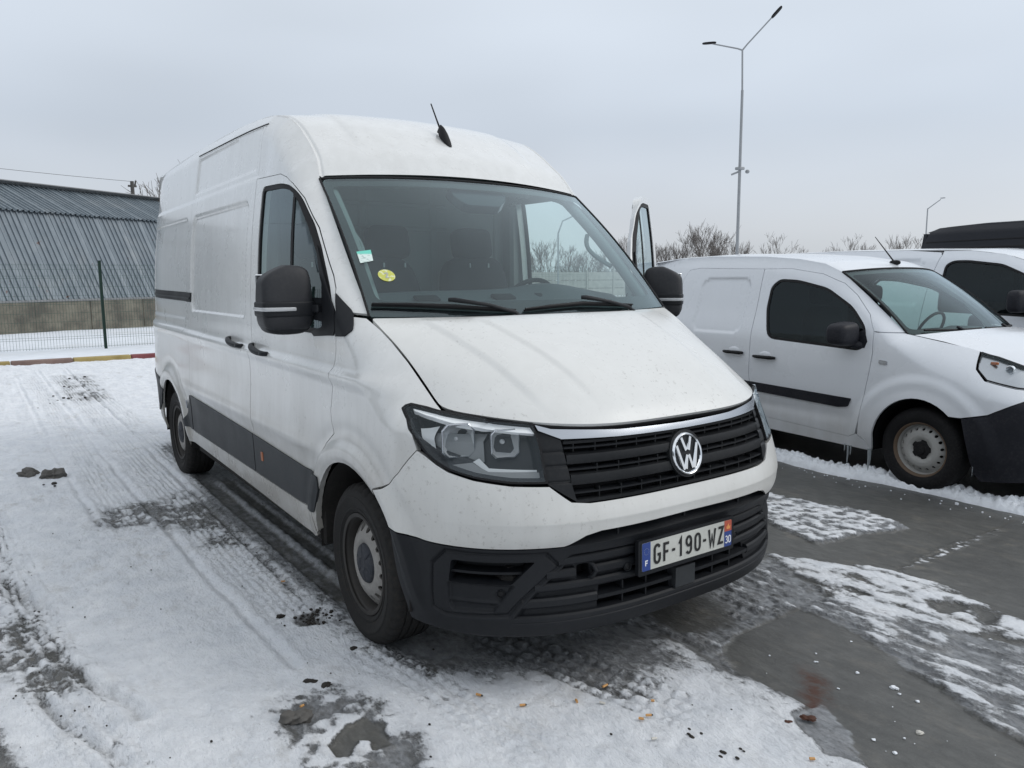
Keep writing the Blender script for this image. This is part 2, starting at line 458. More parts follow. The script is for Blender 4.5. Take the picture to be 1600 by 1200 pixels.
def paint(name,base,dirt=.35,low=.25,high=.9,specks=0.25,coatr=0,grime_shade=.06):
    m,t,b=mat_base(name,base,.32,coat=.6);b.inputs['Coat Roughness'].default_value=.08
    geo=N('ShaderNodeNewGeometry',t);sp=N('ShaderNodeSeparateXYZ',t);t.links.new(geo.outputs['Position'],sp.inputs[0])
    h=rng(t,sp.outputs[2],low,high,1,0,True)
    n1=noise(t,2.2,7,.6);n2=noise(t,48,7,.75)
    mpp=N('ShaderNodeMapping',t);mpp.inputs['Scale'].default_value=(9,9,1.2);tcc=N('ShaderNodeTexCoord',t);t.links.new(tcc.outputs['Object'],mpp.inputs[0])
    n3=noise(t,1.6,5,.6,vec=mpp.outputs[0])
    film=mth(t,'MULTIPLY',h,rng(t,n1,.25,.7,.35,1.0))
    film=mth(t,'MULTIPLY',film,rng(t,n3,.3,.7,.75,1.0))
    c=mixc(t,mth(t,'MULTIPLY',film,dirt*1.6),tuple(base),(.27,.245,.205))
    # thin streaky film of dirt overall; a strong value also stands in for shade
    c=mixc(t,rng(t,n3,.35,.75,grime_shade*.7,grime_shade*1.3),c,(.36,.355,.335))
    # fine specks of splash dirt
    sp2=mth(t,'MULTIPLY',rng(t,n2,.57,.66),rng(t,n1,.42,.58))
    c=mixc(t,mth(t,'MULTIPLY',sp2,specks),c,(.22,.205,.18))
    t.links.new(c,b.inputs['Base Color'])
    t.links.new(rng(t,mth(t,'ADD',film,mth(t,'MULTIPLY',rng(t,n1,.35,.7),.30)),0,1,.25,.55),b.inputs['Roughness'])
    t.links.new(rng(t,mth(t,'ADD',film,mth(t,'MULTIPLY',rng(t,n1,.35,.7),.30)),0,1,.06+coatr,.30+coatr),b.inputs['Coat Roughness'])
    return m
def thin_glass(name,tint,refl=1.0,haze=0.0,rough=0.0,ior=1.5,k=1.9):
    m=bpy.data.materials.new(name);m.use_nodes=True;t=m.node_tree;t.nodes.clear()
    o=N('ShaderNodeOutputMaterial',t);tr=N('ShaderNodeBsdfTransparent',t);tr.inputs[0].default_value=(*tint,1)
    gl=N('ShaderNodeBsdfGlossy',t);gl.inputs['Roughness'].default_value=rough;gl.inputs[0].default_value=(refl*.84,refl*.96,refl,1)
    # Schlick reflectance from the angle to either face, so light also leaves from behind the pane
    ge=N('ShaderNodeNewGeometry',t);dt=N('ShaderNodeVectorMath',t,operation='DOT_PRODUCT');t.links.new(ge.outputs['Normal'],dt.inputs[0]);t.links.new(ge.outputs['Incoming'],dt.inputs[1])
    c1=mth(t,'SUBTRACT',1.0,mth(t,'ABSOLUTE',dt.outputs['Value']));f0=((ior-1)/(ior+1))**2
    f1_=mth(t,'ADD',mth(t,'MULTIPLY',mth(t,'POWER',c1,5.0),1-f0),f0);f2=mth(t,'MINIMUM',mth(t,'MULTIPLY',f1_,k),1.0);mx=N('ShaderNodeMixShader',t)
    t.links.new(f2,mx.inputs[0]);t.links.new(tr.outputs[0],mx.inputs[1]);t.links.new(gl.outputs[0],mx.inputs[2])
    last=mx.outputs[0]
    if haze:
        df=N('ShaderNodeBsdfDiffuse',t);df.inputs[0].default_value=(.50,.58,.62,1);m2=N('ShaderNodeMixShader',t)
        n1=noise(t,5,7,.65);h=rng(t,n1,.3,.75,haze*.4,haze*1.6)
        t.links.new(h,m2.inputs[0]);t.links.new(last,m2.inputs[1]);t.links.new(df.outputs[0],m2.inputs[2]);last=m2.outputs[0]
    t.links.new(last,o.inputs[0]);return m
M={}
M['white']=paint('white_paint',(.74,.75,.74),dirt=.85,low=.28,high=1.30,grime_shade=.27,specks=.4,coatr=.03)  # real winter film, strengthened so the colour also carries the flank's shade
M['white'].node_tree.nodes['Principled BSDF'].inputs['Coat Weight'].default_value=.9
M['hoodwhite']=paint('white_paint_front',(.70,.705,.685),dirt=.45,low=.25,high=1.15,specks=.55,coatr=.28,grime_shade=.16)
M['black_plastic']=plastic('black_plastic',(.0080,.0092,.0115),.5,.12,.25,(.036,.035,.034))
M['grey_plastic']=plastic('grey_strip_plastic',(.028,.031,.034),.5,.12,.35,(.09,.087,.08))
M['grille']=plastic('grille_plastic',(.008,.009,.0105),.42,.08,.4,(.045,.043,.04))
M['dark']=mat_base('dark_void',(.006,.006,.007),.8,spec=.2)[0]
M['liner']=plastic('wheel_liner',(.018,.017,.016),.85,.3,.5,(.07,.06,.05))
M['chrome']=mat_base('chrome',(.82,.84,.86),.12,metal=1)[0]
M['chrome_dull']=mat_base('brushed_chrome',(.44,.46,.49),.27,metal=1)[0]
M['screen']=thin_glass('windscreen_glass',(.66,.82,.81),1.0,.014,k=2.0)
M['sideglass']=thin_glass('side_glass',(.50,.60,.57),1.0,.004,k=1.2)
M['frit']=mat_base('black_glass_edge',(.006,.007,.008),.12)[0]
M['rubber']=plastic('black_rubber',(.007,.007,.008),.6,.1,.1,(.03,.03,.03))
M['trim']=plastic('interior_trim',(.20,.21,.21),.7,.15,0)
M['trimdark']=plastic('interior_dark_trim',(.055,.062,.068),.65,.15,0)
M['cloth']=plastic('seat_cloth',(.020,.022,.026),.9,.4,0)
M['bulk']=plastic('bulkhead_grey',(.20,.215,.215),.7,.1,0)
M['tyre']=plastic('tyre_rubber',(.011,.0107,.0105),.8,.25,.55,(.062,.050,.036))
M['rimdark']=plastic('dark_rim_barrel',(.030,.028,.026),.6,.1,.5,(.08,.065,.05))
M['rim']=plastic('steel_rim',(.25,.24,.225),.5,.1,.6,(.10,.08,.06));M['rim'].node_tree.nodes['Principled BSDF'].inputs['Metallic'].default_value=.35
M['tyre'].node_tree.nodes['Principled BSDF'].inputs['Specular IOR Level'].default_value=.3
M['cap']=plastic('hub_cap',(.020,.023,.030),.5,.1,.4)
# ================================================================ MAIN VAN
van=thing('cargo_van','large white high-roof cargo van with black mirrors and open driver door, standing in the foreground','van')
SEAM=[(-.158,1.447),(-.150,1.36),(-.158,1.281),(-.186,1.155),(-.166,1.12),(-.200,1.006),(-.182,.93),(-.170,.905),(-.25,.85),(-.335,.765),(-.392,.692),(-.44,.60),(-.475,.47)]
TOPS=[(-.212,1.543),(-.261,1.599),(-.319,1.656),(-.484,1.822),(-.666,1.975),(-.79,2.055),(-.88,2.095),(-.985,2.122),(-1.395,2.140)]
DOORR=[(-1.395,2.140),(-1.397,1.2),(-1.405,1.0),(-1.405,.85),(-1.385,.77),(-1.395,.70),(-1.40,.47)]
DB=.470
edge_xz=[tuple(e[[0,2]]) for e in EDGE]
def arc(cx,cz,r,a0,a1,n=14):
    return [(cx+r*math.cos(math.radians(a)),cz+r*math.sin(math.radians(a))) for a in np.linspace(a0,a1,n)]
DOOR_POLY=DOORR[::-1]+[]                       # bottom-rear up to top-rear
DOOR_POLY=[(-.475,DB)]+[(-1.40,DB)]+DOORR[::-1][1:]+TOPS[::-1][1:]+SEAM[:-1]
SLIDE=[(-1.40,DB),(-2.945,DB),(-2.945,.62),(-2.93,.8),(-2.93,1.35),(-2.925,2.44),(-2.89,2.475),(-1.42,2.445),(-1.397,2.40)]+DOORR[1:-1]
SLIDE=[(-1.40,DB),(-2.945,DB),(-2.945,.62),(-2.93,.8),(-2.93,1.35),(-2.925,2.455),(-1.397,2.435),(-1.395,2.140)]+DOORR[1:-1]
FARCH=arc(0,.345,.455,-4,183,26)      # front to rear over the top
RARCH=arc(-3.64,.345,.445,-4,184,26)
# ---- side frame: rear quarter, roof rail, A pillar, sill
FR=[(-.017,1.421)]+[p for p in edge_xz[:16]][::-1][1:]
FR=[(-.030,1.4335)]+edge_xz[:15][::-1]
FR+=[(-4.985,.60),(-4.96,.45),(-4.12,.40)]+RARCH[::-1][0:]+[(-3.19,.36),(-2.98,.375),(-1.45,.355),(-.52,.335),(-.475,.35),(-.475,DB)]
FR+=[(-1.40,DB),(-2.945,DB)]+SLIDE[2:7]+[(-1.395,2.140)]+TOPS[::-1][1:]+[(-.158,1.447)]
A,B=skin('side_frame',side_fn,FR,M['white'],van,mirror=True,step=.022,lip=.015)
# ---- sliding side door with its recessed panel
A,B=skin('sliding_door',side_fn,inset(SLIDE,.003),M['white'],van,mirror=True,step=.017,lip=.03)
slide_r,slide_l=A,B
# ---- front wing
def hl_fn(s,z):
    P=front_P(s,z);ys=side_y(P[...,0],P[...,2],False);P[...,1]=np.sign(P[...,1])*np.minimum(np.abs(P[...,1]),ys);return P
HLP=[(-.988,1.090),(-.984,1.100),(-.968,1.106),(-.900,1.096),(-.826,1.085),(-.710,1.078),(-.602,1.070),(-.432,1.054),(-.415,.969),(-.399,.846),(-.494,.850),(-.606,.867),(-.696,.890),(-.750,.914),(-.793,.939),(-.863,1.003),(-.935,1.055)]
_q=hl_fn(np.array([a for a,b in HLP]),np.array([b for a,b in HLP]));_q=[(float(p[0]),float(p[2])) for p in _q]
WING=[(-.158,1.436),(-.020,1.4165)]+edge_xz[16:22]+_q[3:1:-1]+_q[1::-1]+[_q[16],_q[15],(.528,.951),(.451,.852),(.379,.795),(.330,.775),(.278,.757)]
WING+=[p for p in FARCH if p[0]<.278 and p[1]>.35 and math.hypot(p[0]-.278,p[1]-.757)>.03]+[(-.470,.36),(-.475,DB)]+SEAM[::-1][1:-1]
skin('front_wing',side_fn,inset(WING,.0025),M['white'],van,mirror=True,step=.014,lip=.03)
# ---- dark shell behind the panel gaps (keeps daylight out of the body)
WIN=rounded([(-1.275,1.33),(-1.275,2.085),(-.96,2.072),(-.80,2.045),(-.69,1.985),(-.52,1.845),(-.40,1.725),(-.30,1.615),(-.235,1.54),(-.185,1.46),(-.17,1.335)],[.03,.05,.06,.06,.06,.05,.03,.03,.03,.03,.02])
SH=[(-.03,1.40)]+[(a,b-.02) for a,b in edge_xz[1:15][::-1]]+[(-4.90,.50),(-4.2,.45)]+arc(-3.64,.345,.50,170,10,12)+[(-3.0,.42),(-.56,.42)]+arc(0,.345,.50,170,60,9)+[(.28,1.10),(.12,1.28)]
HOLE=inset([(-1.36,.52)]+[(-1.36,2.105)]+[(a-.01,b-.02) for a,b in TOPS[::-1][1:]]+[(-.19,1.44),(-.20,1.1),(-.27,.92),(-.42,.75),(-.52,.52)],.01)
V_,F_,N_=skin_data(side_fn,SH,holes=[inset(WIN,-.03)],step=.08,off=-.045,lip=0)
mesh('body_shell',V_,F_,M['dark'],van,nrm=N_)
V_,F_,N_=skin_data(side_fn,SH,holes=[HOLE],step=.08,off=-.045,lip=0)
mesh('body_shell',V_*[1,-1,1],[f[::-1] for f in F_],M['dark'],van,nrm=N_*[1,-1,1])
# door aperture of the open driver door: rubber seal and white jamb
pth=[np.array([a,float(side_y(np.array(a),np.array(b)))-.03,b]) for a,b in dens(HOLE,.05)]
mb=MB();mb.tube(pth+[pth[0]],.016,6,cap=False);mb.build('door_seal',M['rubber'],van)
V_,F_,N_=skin_data(side_fn,inset(DOOR_POLY,.0),holes=[HOLE],step=.05,off=-.03,lip=.06)
mesh('door_jamb',V_*[1,-1,1],[f[::-1] for f in F_],M['white'],van,nrm=N_*[1,-1,1])
# ---- front doors -------------------------------------------------
SAILD=[(-.425,1.735),(-.292,1.585),(-.232,1.520),(-.163,1.447),(-.152,1.362),(-.17,1.338),(-.40,1.322),(-.44,1.34),(-.30,1.37),(-.30,1.56)]
SAILF=rounded([(-.197,1.520),(-.078,1.440),(-.024,1.365),(-.050,1.340),(-.146,1.335),(-.146,1.36),(-.152,1.447)],[.004,.02,.01,.01,0,0,0])
def front_door(side):
    """returns a list of (name, V, F, N or None, material, sub-part list) in van coordinates, right-hand side"""
    root_parts=[]
    D=inset(DOOR_POLY,.003)
    V,F,Nn=skin_data(side_fn,D,holes=[WIN],step=.015,lip=.05)
    body=mesh('front_door',V,F,M['white'],None,nrm=Nn)
    V,F,Nn=skin_data(side_fn,inset(WIN,.002),holes=[inset(WIN,.024)],step=.02,off=-.004,lip=.012)
    mesh('window_seal',V,F,M['rubber'],body,nrm=Nn)
    V,F,Nn=skin_data(side_fn,inset(WIN,.020),step=.05,off=-.010,lip=0)
    mesh('side_window',V,F,M['sideglass'],body,nrm=Nn)
    bar=[(-.775,2.035),(-.745,2.018),(-.715,1.338),(-.745,1.338)]
    V,F,Nn=skin_data(side_fn,bar,step=.03,off=-.006,lip=.004);mesh('window_bar',V,F,M['rubber'],body,nrm=Nn)
    # inner door card and inner frame
    inner=inset(DOOR_POLY,.02)
    V,F,Nn=skin_data(side_fn,inner,holes=[inset(WIN,.012)],step=.05,off=-.055,lip=0)
    mesh('door_card',V,[f[::-1] for f in F],M['trim'],body,nrm=-Nn)
    # rubbing strip on the door
    st=[(-.445,.480),(-.478,.478),(-1.396,.478),(-1.396,.706),(-.412,.672),(-.425,.64)]
    V,F,Nn=skin_data(side_fn,inset(st,.003),step=.03,off=.008,lip=.012);mesh('rubbing_strip',V,F,M['grey_plastic'],body,nrm=Nn)
    V,F,Nn=skin_data(side_fn,rounded([(-1.262,.575),(-1.228,.575),(-1.228,.625),(-1.262,.625)],.006),step=.02,off=.012,lip=.008);mesh('side_reflector',V,F,M['amber'],body,nrm=Nn)
    V,F,Nn=skin_data(side_fn,SAILD,step=.02,off=.008,lip=.014);mesh('mirror_base',V,F,M['black_plastic'],body,nrm=Nn)
    handle_at(-1.365,-1.055,1.222,1.192,body)
    # ---- mirror
    mir=mirror_mesh(body)
    return body
def handle_at(x0,x1,z0,z1,parent):
    P=[];n=16
    for i in range(n+1):
        t=i/n;x=x0+(x1-x0)*t;z=z0+(z1-z0)*t
        o=.004+.036*math.sin(math.pi*t)**.45 if 0<t<1 else .002
        y=float(side_y(np.array(x),np.array(z)));P.append((x,-(y+o),z-.006*math.sin(math.pi*t)))
    mb=MB();r=[.012+.006*math.sin(math.pi*i/n) for i in range(n+1)]
    mb.tube(P,r,10);o=mb.build('door_handle',M['black_plastic'],parent)
    mb=MB();xx=x0+(x1-x0)*.92;y=float(side_y(np.array(xx),np.array(z1)));mb.lathe([(0,.020),(.009,.020),(.011,.014),(.011,0)],c=(xx,-y-.02,z1+.002),sg=-1,n=16);mb.build('key_lock',M['grey_plastic'],parent)
def squad(c,a,e,n=28,warp=None):
    """rounded box (superquadric)"""
    V=[];F=[]
    f=lambda w,m:math.copysign(abs(w)**m,w)
    for i in range(n+1):
        th=-math.pi/2+math.pi*i/n
        for j in range(2*n):
            ph=-math.pi+math.pi*j/n
            p=np.array([f(math.cos(th),e)*f(math.cos(ph),e),f(math.cos(th),e)*f(math.sin(ph),e),f(math.sin(th),e)])
            if warp:p=warp(p)
            V.append(np.array(c)+p*np.array(a))
    m=2*n
    for i in range(n):
        for j in range(m):F.append((i*m+j,i*m+(j+1)%m,(i+1)*m+(j+1)%m,(i+1)*m+j))
    return V,F
def mirror_mesh(parent):
    cx,cy=-.40,-1.120
    def wtop(p):
        x,y,z=p;k=max(0,z)
        # outer top corner slopes down, front face bulges
        zz=z-.30*max(0,-y)*max(0,z)**2-.06*k*y*y
        return np.array([x*(1-.25*k)+.12*(1-y*y)*(x>0),y*(1-.05*k),zz])
    V,F=squad((cx,cy,1.500),(.075,.114,.145),.34,26,wtop);mb=MB();mb.add([v for v in V],F)
    cap=mb.build('mirror_cap',M['mirror_plastic'],parent,sharp=60)
    def wlow(p):
        x,y,z=p;k=max(0,-z)
        return np.array([x*(1-.2*k)+.10*(1-y*y)*(x>0),y*(1-.10*k),z+.12*k*y*y])
    V,F=squad((cx,cy,1.425),(.073,.112,.088),.34,26,wlow);mb=MB();mb.add(V,F);mb.build('mirror_housing',M['black_plastic'],cap,sharp=60)
    # middle band a little proud, with the indicator lens
    mb=MB();V,F=squad((cx,cy,1.452),(.080,.1175,.036),.22,26,lambda p:np.array([p[0]+.12*(1-p[1]**2)*(p[0]>0),p[1],p[2]]));mb.add(V,F);mb.build('mirror_band',M['black_plastic'],cap,sharp=60)
    mb=MB();V,F=squad((cx+.003,cy-.041,1.452),(.083,.080,.0095),.22,22,lambda p:np.array([p[0]+.14*(1-p[1]**2)*(p[0]>0),p[1],p[2]]));mb.add(V,F);mb.build('indicator_lens',M['lens_white'],cap,sharp=60)
    # arm
    mb=MB()
    P=[(-.415,-1.05,1.452),(-.37,-1.02,1.452),(-.31,-.99,1.45),(-.24,-.955,1.44)]
    prof=[(-.055,-.038),(-.055,.038),(-.045,.048),(.045,.048),(.055,.038),(.055,-.038),(.045,-.048),(-.045,-.048)]
    Vv=[];Ff=[]
    for i,p in enumerate(P):
        sc=(.9,1,1.0,1.05)[i]
        for a,b in prof:Vv.append((p[0]+a*.9*sc,p[1]+a*.45,p[2]+b*sc))
    k=len(prof)
    for i in range(len(P)-1):
        for j in range(k):Ff.append((i*k+j,i*k+(j+1)%k,(i+1)*k+(j+1)%k,(i+1)*k+j))
    Ff.append(tuple(range(k)));Ff.append(tuple(reversed(range((len(P)-1)*k,len(P)*k))))
    mb.add(Vv,Ff);mb.build('mirror_arm',M['black_plastic'],cap,sharp=25)
    mb=MB();mb.box((-.325,-1.01,1.452),(.07,.03,.034),rz=.4,bev=.006);mb.build('arm_hinge',M['black_plastic'],cap)
    # mirror glass faces backwards
    mb=MB();mb.box((cx-.078,cy,1.505),(.01,.20,.20),bev=.004);mb.build('mirror_glass',M['chrome'],cap)
    return cap
M['amber']=plastic('amber_reflector',(.32,.10,.035),.4,0,.4)
M['lens_white']=mat_base('indicator_lens',(.42,.43,.44),.15,coat=.5)[0]
M['mirror_plastic']=plastic('mirror_plastic',(.020,.021,.024),.48,.35,.3,(.08,.078,.075))
door_r=front_door(-1);door_r.parent=van
# driver door: the same door mirrored, swung open about its front hinge
def mirror_obj(o,parent):
    me=o.data.copy();n=len(me.vertices);co=np.empty(n*3);me.vertices.foreach_get('co',co);co=co.reshape(-1,3);co[:,1]*=-1
    F=[tuple(reversed(p.vertices)) for p in me.polygons]
    cn=None
    m2=bpy.data.meshes.new(me.name);m2.from_pydata([tuple(v) for v in co],[],F)
    for m in o.data.materials:m2.materials.append(m)
    m2.polygons.foreach_set('use_smooth',[True]*len(F));m2.update();m2.set_sharp_from_angle(angle=math.radians(35))
    c=link(o.name.split('.')[0],m2,parent)
    for ch in list(o.children):mirror_obj(ch,c)
    return c
door_l=mirror_obj(door_r,van)
ang=-math.radians(52);H=Vector((-.33,.95,0));R3=Matrix.Rotation(ang,3,'Z')
door_l.rotation_euler=(0,0,ang);door_l.location=H-R3@H
for c_ in door_l.children:
    pass
# mirror on the open door sits folded slightly closer
# sail piece on the wing, both sides
skin('mirror_sail',side_fn,SAILF,M['black_plastic'],van,mirror=True,step=.012,off=.007,lip=.014)
# sliding door hardware
handle_at(-1.845,-1.535,1.232,1.203,slide_r)
st=[(-1.405,.478),(-2.935,.478),(-2.935,.748),(-1.405,.706)]
V_,F_,N_=skin_data(side_fn,inset(st,.003),step=.03,off=.008,lip=.012)
for s_,p in ((1,slide_r),(-1,slide_l)):
    mesh('rubbing_strip',V_*[1,s_,1],F_ if s_>0 else [f[::-1] for f in F_],M['grey_plastic'],p,nrm=N_*[1,s_,1])
V_,F_,N_=skin_data(side_fn,inset([(-2.955,.478),(-3.165,.478)]+[p for p in RARCH[::-1] if p[0]>-3.5 and .48<p[1]<.765][::-1][::-1]+[(-2.955,.752)],.004),step=.02,off=.008,lip=.012)
for s_ in (1,-1):mesh('rubbing_strip',V_*[1,s_,1],F_ if s_>0 else [f[::-1] for f in F_],M['grey_plastic'],van,nrm=N_*[1,s_,1])
q=[(-4.975,.50),(-4.975,.80),(-4.12,.77)]+[p for p in RARCH if p[0]<-3.9 and .49<p[1]<.74]+[(-4.1,.48)]
skin('rear_corner_trim',side_fn,q,M['grey_plastic'],van,mirror=True,step=.03,off=.008,lip=.012)
# dark infill on the wing behind the front wheel
q=[(-.475,.478),(-.448,.478)]+[p for p in FARCH[::-1] if p[0]<-.36 and .50<p[1]<.655]+[(-.352,.672),(-.415,.676),(-.448,.62),(-.472,.54)]
skin('wing_strip',side_fn,q,M['grey_plastic'],van,mirror=True,step=.015,off=.008,lip=.012)
skin('side_marker',side_fn,rounded([(-3.130,.625),(-3.098,.625),(-3.098,.685),(-3.130,.685)],.006),M['chrome_dull'],van,mirror=True,step=.02,off=.013,lip=.01)
# rail the sliding door runs in
q=[(-4.68,1.448),(-2.865,1.430),(-2.86,1.497),(-4.68,1.515)]
skin('door_rail',side_fn,q,M['black_plastic'],van,mirror=True,step=.03,off=.004,lip=.01)
q=[(-4.66,1.468),(-2.88,1.450),(-2.88,1.462),(-4.66,1.480)]
skin('rail_lip',side_fn,q,M['grey_plastic'],van,mirror=True,step=.03,off=.012,lip=.01)
# roof rail strip over the sliding door
q=[(-2.925,2.464),(-2.925,2.470),(-1.40,2.448),(-1.397,2.442)]
skin('roof_rail_strip',side_fn,q,M['rubber'],van,mirror=True,step=.03,off=.003,lip=.006)
# tail lights and rear end
M['tail']=plastic('tail_lamp_red',(.30,.02,.02),.25,0,.2)
skin('tail_light',side_fn,rounded([(-4.86,.88),(-4.965,.88),(-4.965,1.55),(-4.90,1.55)],.02),M['tail'],van,mirror=True,step=.03,off=.012,lip=.02)
rear=[];zz=list(np.linspace(.45,2.38,24))
for z in zz:rear.append(float(side_y(np.array(-4.985),np.array(z)))-.03)
mb=MB();mb.prism([(-y,z) for y,z in zip(rear,zz)]+[(y,z) for y,z in zip(rear[::-1],zz[::-1])],-.02,.02,lambda a,b,c:(-4.985-c,a,b));mb.build('rear_door',M['white'],van)
mb=MB();mb.box((-5.0,0,.43),(.14,1.7,.14),bev=.03);mb.build('rear_bumper',M['black_plastic'],van)
# ---- roof
ue=np.concatenate([1-np.array([0,.004,.009,.014,.019,.024,.030,.04,.06,.09]),np.linspace(.88,-.88,60),-(1-np.array([.09,.06,.04,.030,.024,.019,.014,.009,.004,0]))])
ue=np.concatenate([[1.010],ue,[-1.010]]);vv=np.linspace(-4.97,-.712,190);UU,VV=np.meshgrid(ue,vv,indexing='ij');V_=roof_P(np.clip(UU,-1,1),VV);V_[...,1]*=np.where(np.abs(UU)>1,1.012,1);V_[...,2]-=np.where(np.abs(UU)>1,.018,0);e_=2e-3
N_=np.cross(roof_P(np.clip(UU+e_,-1,1),VV)-roof_P(np.clip(UU-e_,-1,1),VV),roof_P(UU,VV+.01)-roof_P(UU,VV-.01));N_/=np.linalg.norm(N_,axis=-1,keepdims=True);N_=-N_
i_=np.arange(UU.size).reshape(UU.shape);F_=np.stack([i_[:-1,:-1],i_[1:,:-1],i_[1:,1:],i_[:-1,1:]],-1).reshape(-1,4);V_=V_.reshape(-1,3);N_=N_.reshape(-1,3)
if N_[len(N_)//2][2]<0:N_=-N_
mesh('roof',V_,F_,M['white'],van,nrm=N_)
# ---- bonnet
def rectp(u0,u1,v0,v1):return [(u0,v0),(u1,v0),(u1,v1),(u0,v1)]
HPOLY=rounded(rectp(-.996,.996,.012,.995),[.02,.02,.05,.05])
V_,F_,N_=skin_data(hood_P,HPOLY,step=.012,dom=(.87,.85),lip=.03,flip=True)
mesh('bonnet',V_,F_,M['hoodwhite'],van,nrm=N_)
mb=MB()
# black seal visible in front of and under the bonnet edge
u=np.linspace(-.97,.97,60);P=hood_P(u,np.full(60,.985))-[.018,0,.022];mb.tube(list(P),.016,6);mb.build('bonnet_seal',M['rubber'],van)
# ---- windscreen
SP=rounded(rectp(-.996,.996,.0,.985),[.01,.01,.05,.05])
INN=rounded([(-.945,.095),(.86,.095),(.945,.20),(.945,.90),(-.955,.925)],[.05,.08,.04,.05,.05])
INN=rounded([(-.945,.095),(.945,.095),(.955,.925),(-.955,.925)],.05)
V_,F_,N_=skin_data(screen_P,SP,step=.04,dom=(.85,.95),lip=.006)
mesh('windscreen',V_,F_,M['screen'],van,nrm=N_)
V_,F_,N_=skin_data(screen_P,SP,holes=[INN],step=.04,dom=(.85,.95),off=-.006,lip=0)
mesh('windscreen_border',V_,F_,M['frit'],van,nrm=N_)
CAMP=rounded([(-.20,.95),(-.177,.86),(-.13,.80),(.12,.80),(.21,.86),(.24,.93)],.03)
V_,F_,N_=skin_data(screen_P,CAMP,step=.04,dom=(.85,.95),off=-.02,lip=.05)
mesh('sensor_housing',V_,F_,mat_base('sensor_cover',(.006,.008,.018),.25)[0],van,nrm=N_)
# rubber edge round the glass
pts=[(-1.002,v) for v in np.linspace(0,.99,30)]+[(u,.992) for u in np.linspace(-1,1,40)]+[(1.002,v) for v in np.linspace(.99,0,30)]
P=[screen_P(np.array(a),np.array(b)) for a,b in pts];mb=MB();mb.tube(P,.006,6);mb.build('windscreen_seal',M['rubber'],van)
# cowl panel under the glass
cu=np.linspace(-.98,.98,50);a=screen_P(cu,np.full(50,.06))-[0,0,.02];b=hood_P(cu,np.full(50,.03))-[0,0,.012]
V_=np.concatenate([a,b]);mesh('cowl_panel',V_,[(i,i+1,51+i,50+i) for i in range(49)],M['black_plastic'],van)
# stickers inside the glass
def sc_skin(name,poly,mat,off=-.004,step=.02,parent=van):
    V,F,Nn=skin_data(screen_P,poly,step=step,dom=(.85,.95),off=off,lip=0);return mesh(name,V,F,mat,parent,nrm=Nn)
m,t,b_=mat_base('paper_sticker',(.62,.72,.68),.5)
tc_=N('ShaderNodeTexCoord',t);mp_=N('ShaderNodeMapping',t);mp_.inputs['Scale'].default_value=(1,60,160);t.links.new(tc_.outputs['Object'],mp_.inputs[0])
n_=noise(t,1,2,.5,vec=mp_.outputs[0]);sp_=N('ShaderNodeSeparateXYZ',t);t.links.new(tc_.outputs['Object'],sp_.inputs[0])
band=rng(t,sp_.outputs[2],1.690,1.696);c=mixc(t,rng(t,n_,.56,.60,0,.45),(.66,.76,.72),(.12,.22,.20));c=mixc(t,band,c,(.16,.62,.50));t.links.new(c,b_.inputs['Base Color'])
M['sticker1']=m
m,t,b_=mat_base('round_sticker',(.62,.62,.10),.5);n_=noise(t,55,2,.5);t.links.new(mixc(t,rng(t,n_,.54,.60,0,.7),(.55,.56,.11),(.75,.78,.62)),b_.inputs['Base Color'])
M['sticker2']=m
sc_skin('inspection_sticker',[(-.965,.401),(-.890,.413),(-.898,.340),(-.966,.324)],M['sticker1'],off=.003)
sc_skin('round_sticker',[(-.858+.042*math.cos(a),.246+.037*math.sin(a)) for a in np.linspace(0,2*math.pi,28,endpoint=False)],M['sticker2'],off=.003)
V2=[(-.858+.010*a,.246+.010*b) for a,b in ((-1,-1.8),(1,-1.8),(1,-1.3),(-.2,-1.3),(1,.6),(.8,1.6),(-.8,1.6),(-1,.8),(-.5,.8),(.2,1.0),(.3,.6),(-1,-1.3))]
sc_skin('sticker_numeral',V2,M['white_print'] if 'white_print' in M else M['lens_white'],off=.005)
# wipers
def scp(u,v,o):
    u=np.array(float(u));v=np.array(float(v));P=screen_P(u,v);e=1e-3
    n=np.cross(screen_P(u+e,v)-screen_P(u-e,v),screen_P(u,v+e)-screen_P(u,v-e));n/=np.linalg.norm(n);return P+n*o
for pts,arm in (([(-.98,.060),(-.80,.056),(-.61,.046),(-.42,.032),(-.25,.018)],[(-.61,.070,.035),(-.585,.060,.045),(-.40,.036,.035),(-.26,.004,.02),(-.22,-.02,.0)]),
                ([(-.19,.022),(.0,.036),(.22,.046),(.42,.034),(.63,.020)],[(.215,.070,.035),(.24,.060,.045),(.42,.036,.035),(.58,.006,.02),(.64,-.02,.0)])):
    mb=MB();mb.tube([scp(a,b,.008) for a,b in pts],.006,6);mb.tube([scp(a,b,.020) for a,b in pts],[.004,.007,.009,.007,.004],8)
    w=mb.build('wiper',M['rubber'],van)
    mb=MB();mb.tube([scp(*p) for p in arm],[.009,.011,.008,.009,.012],8);mb.build('wiper_arm',M['black_plastic'],w)
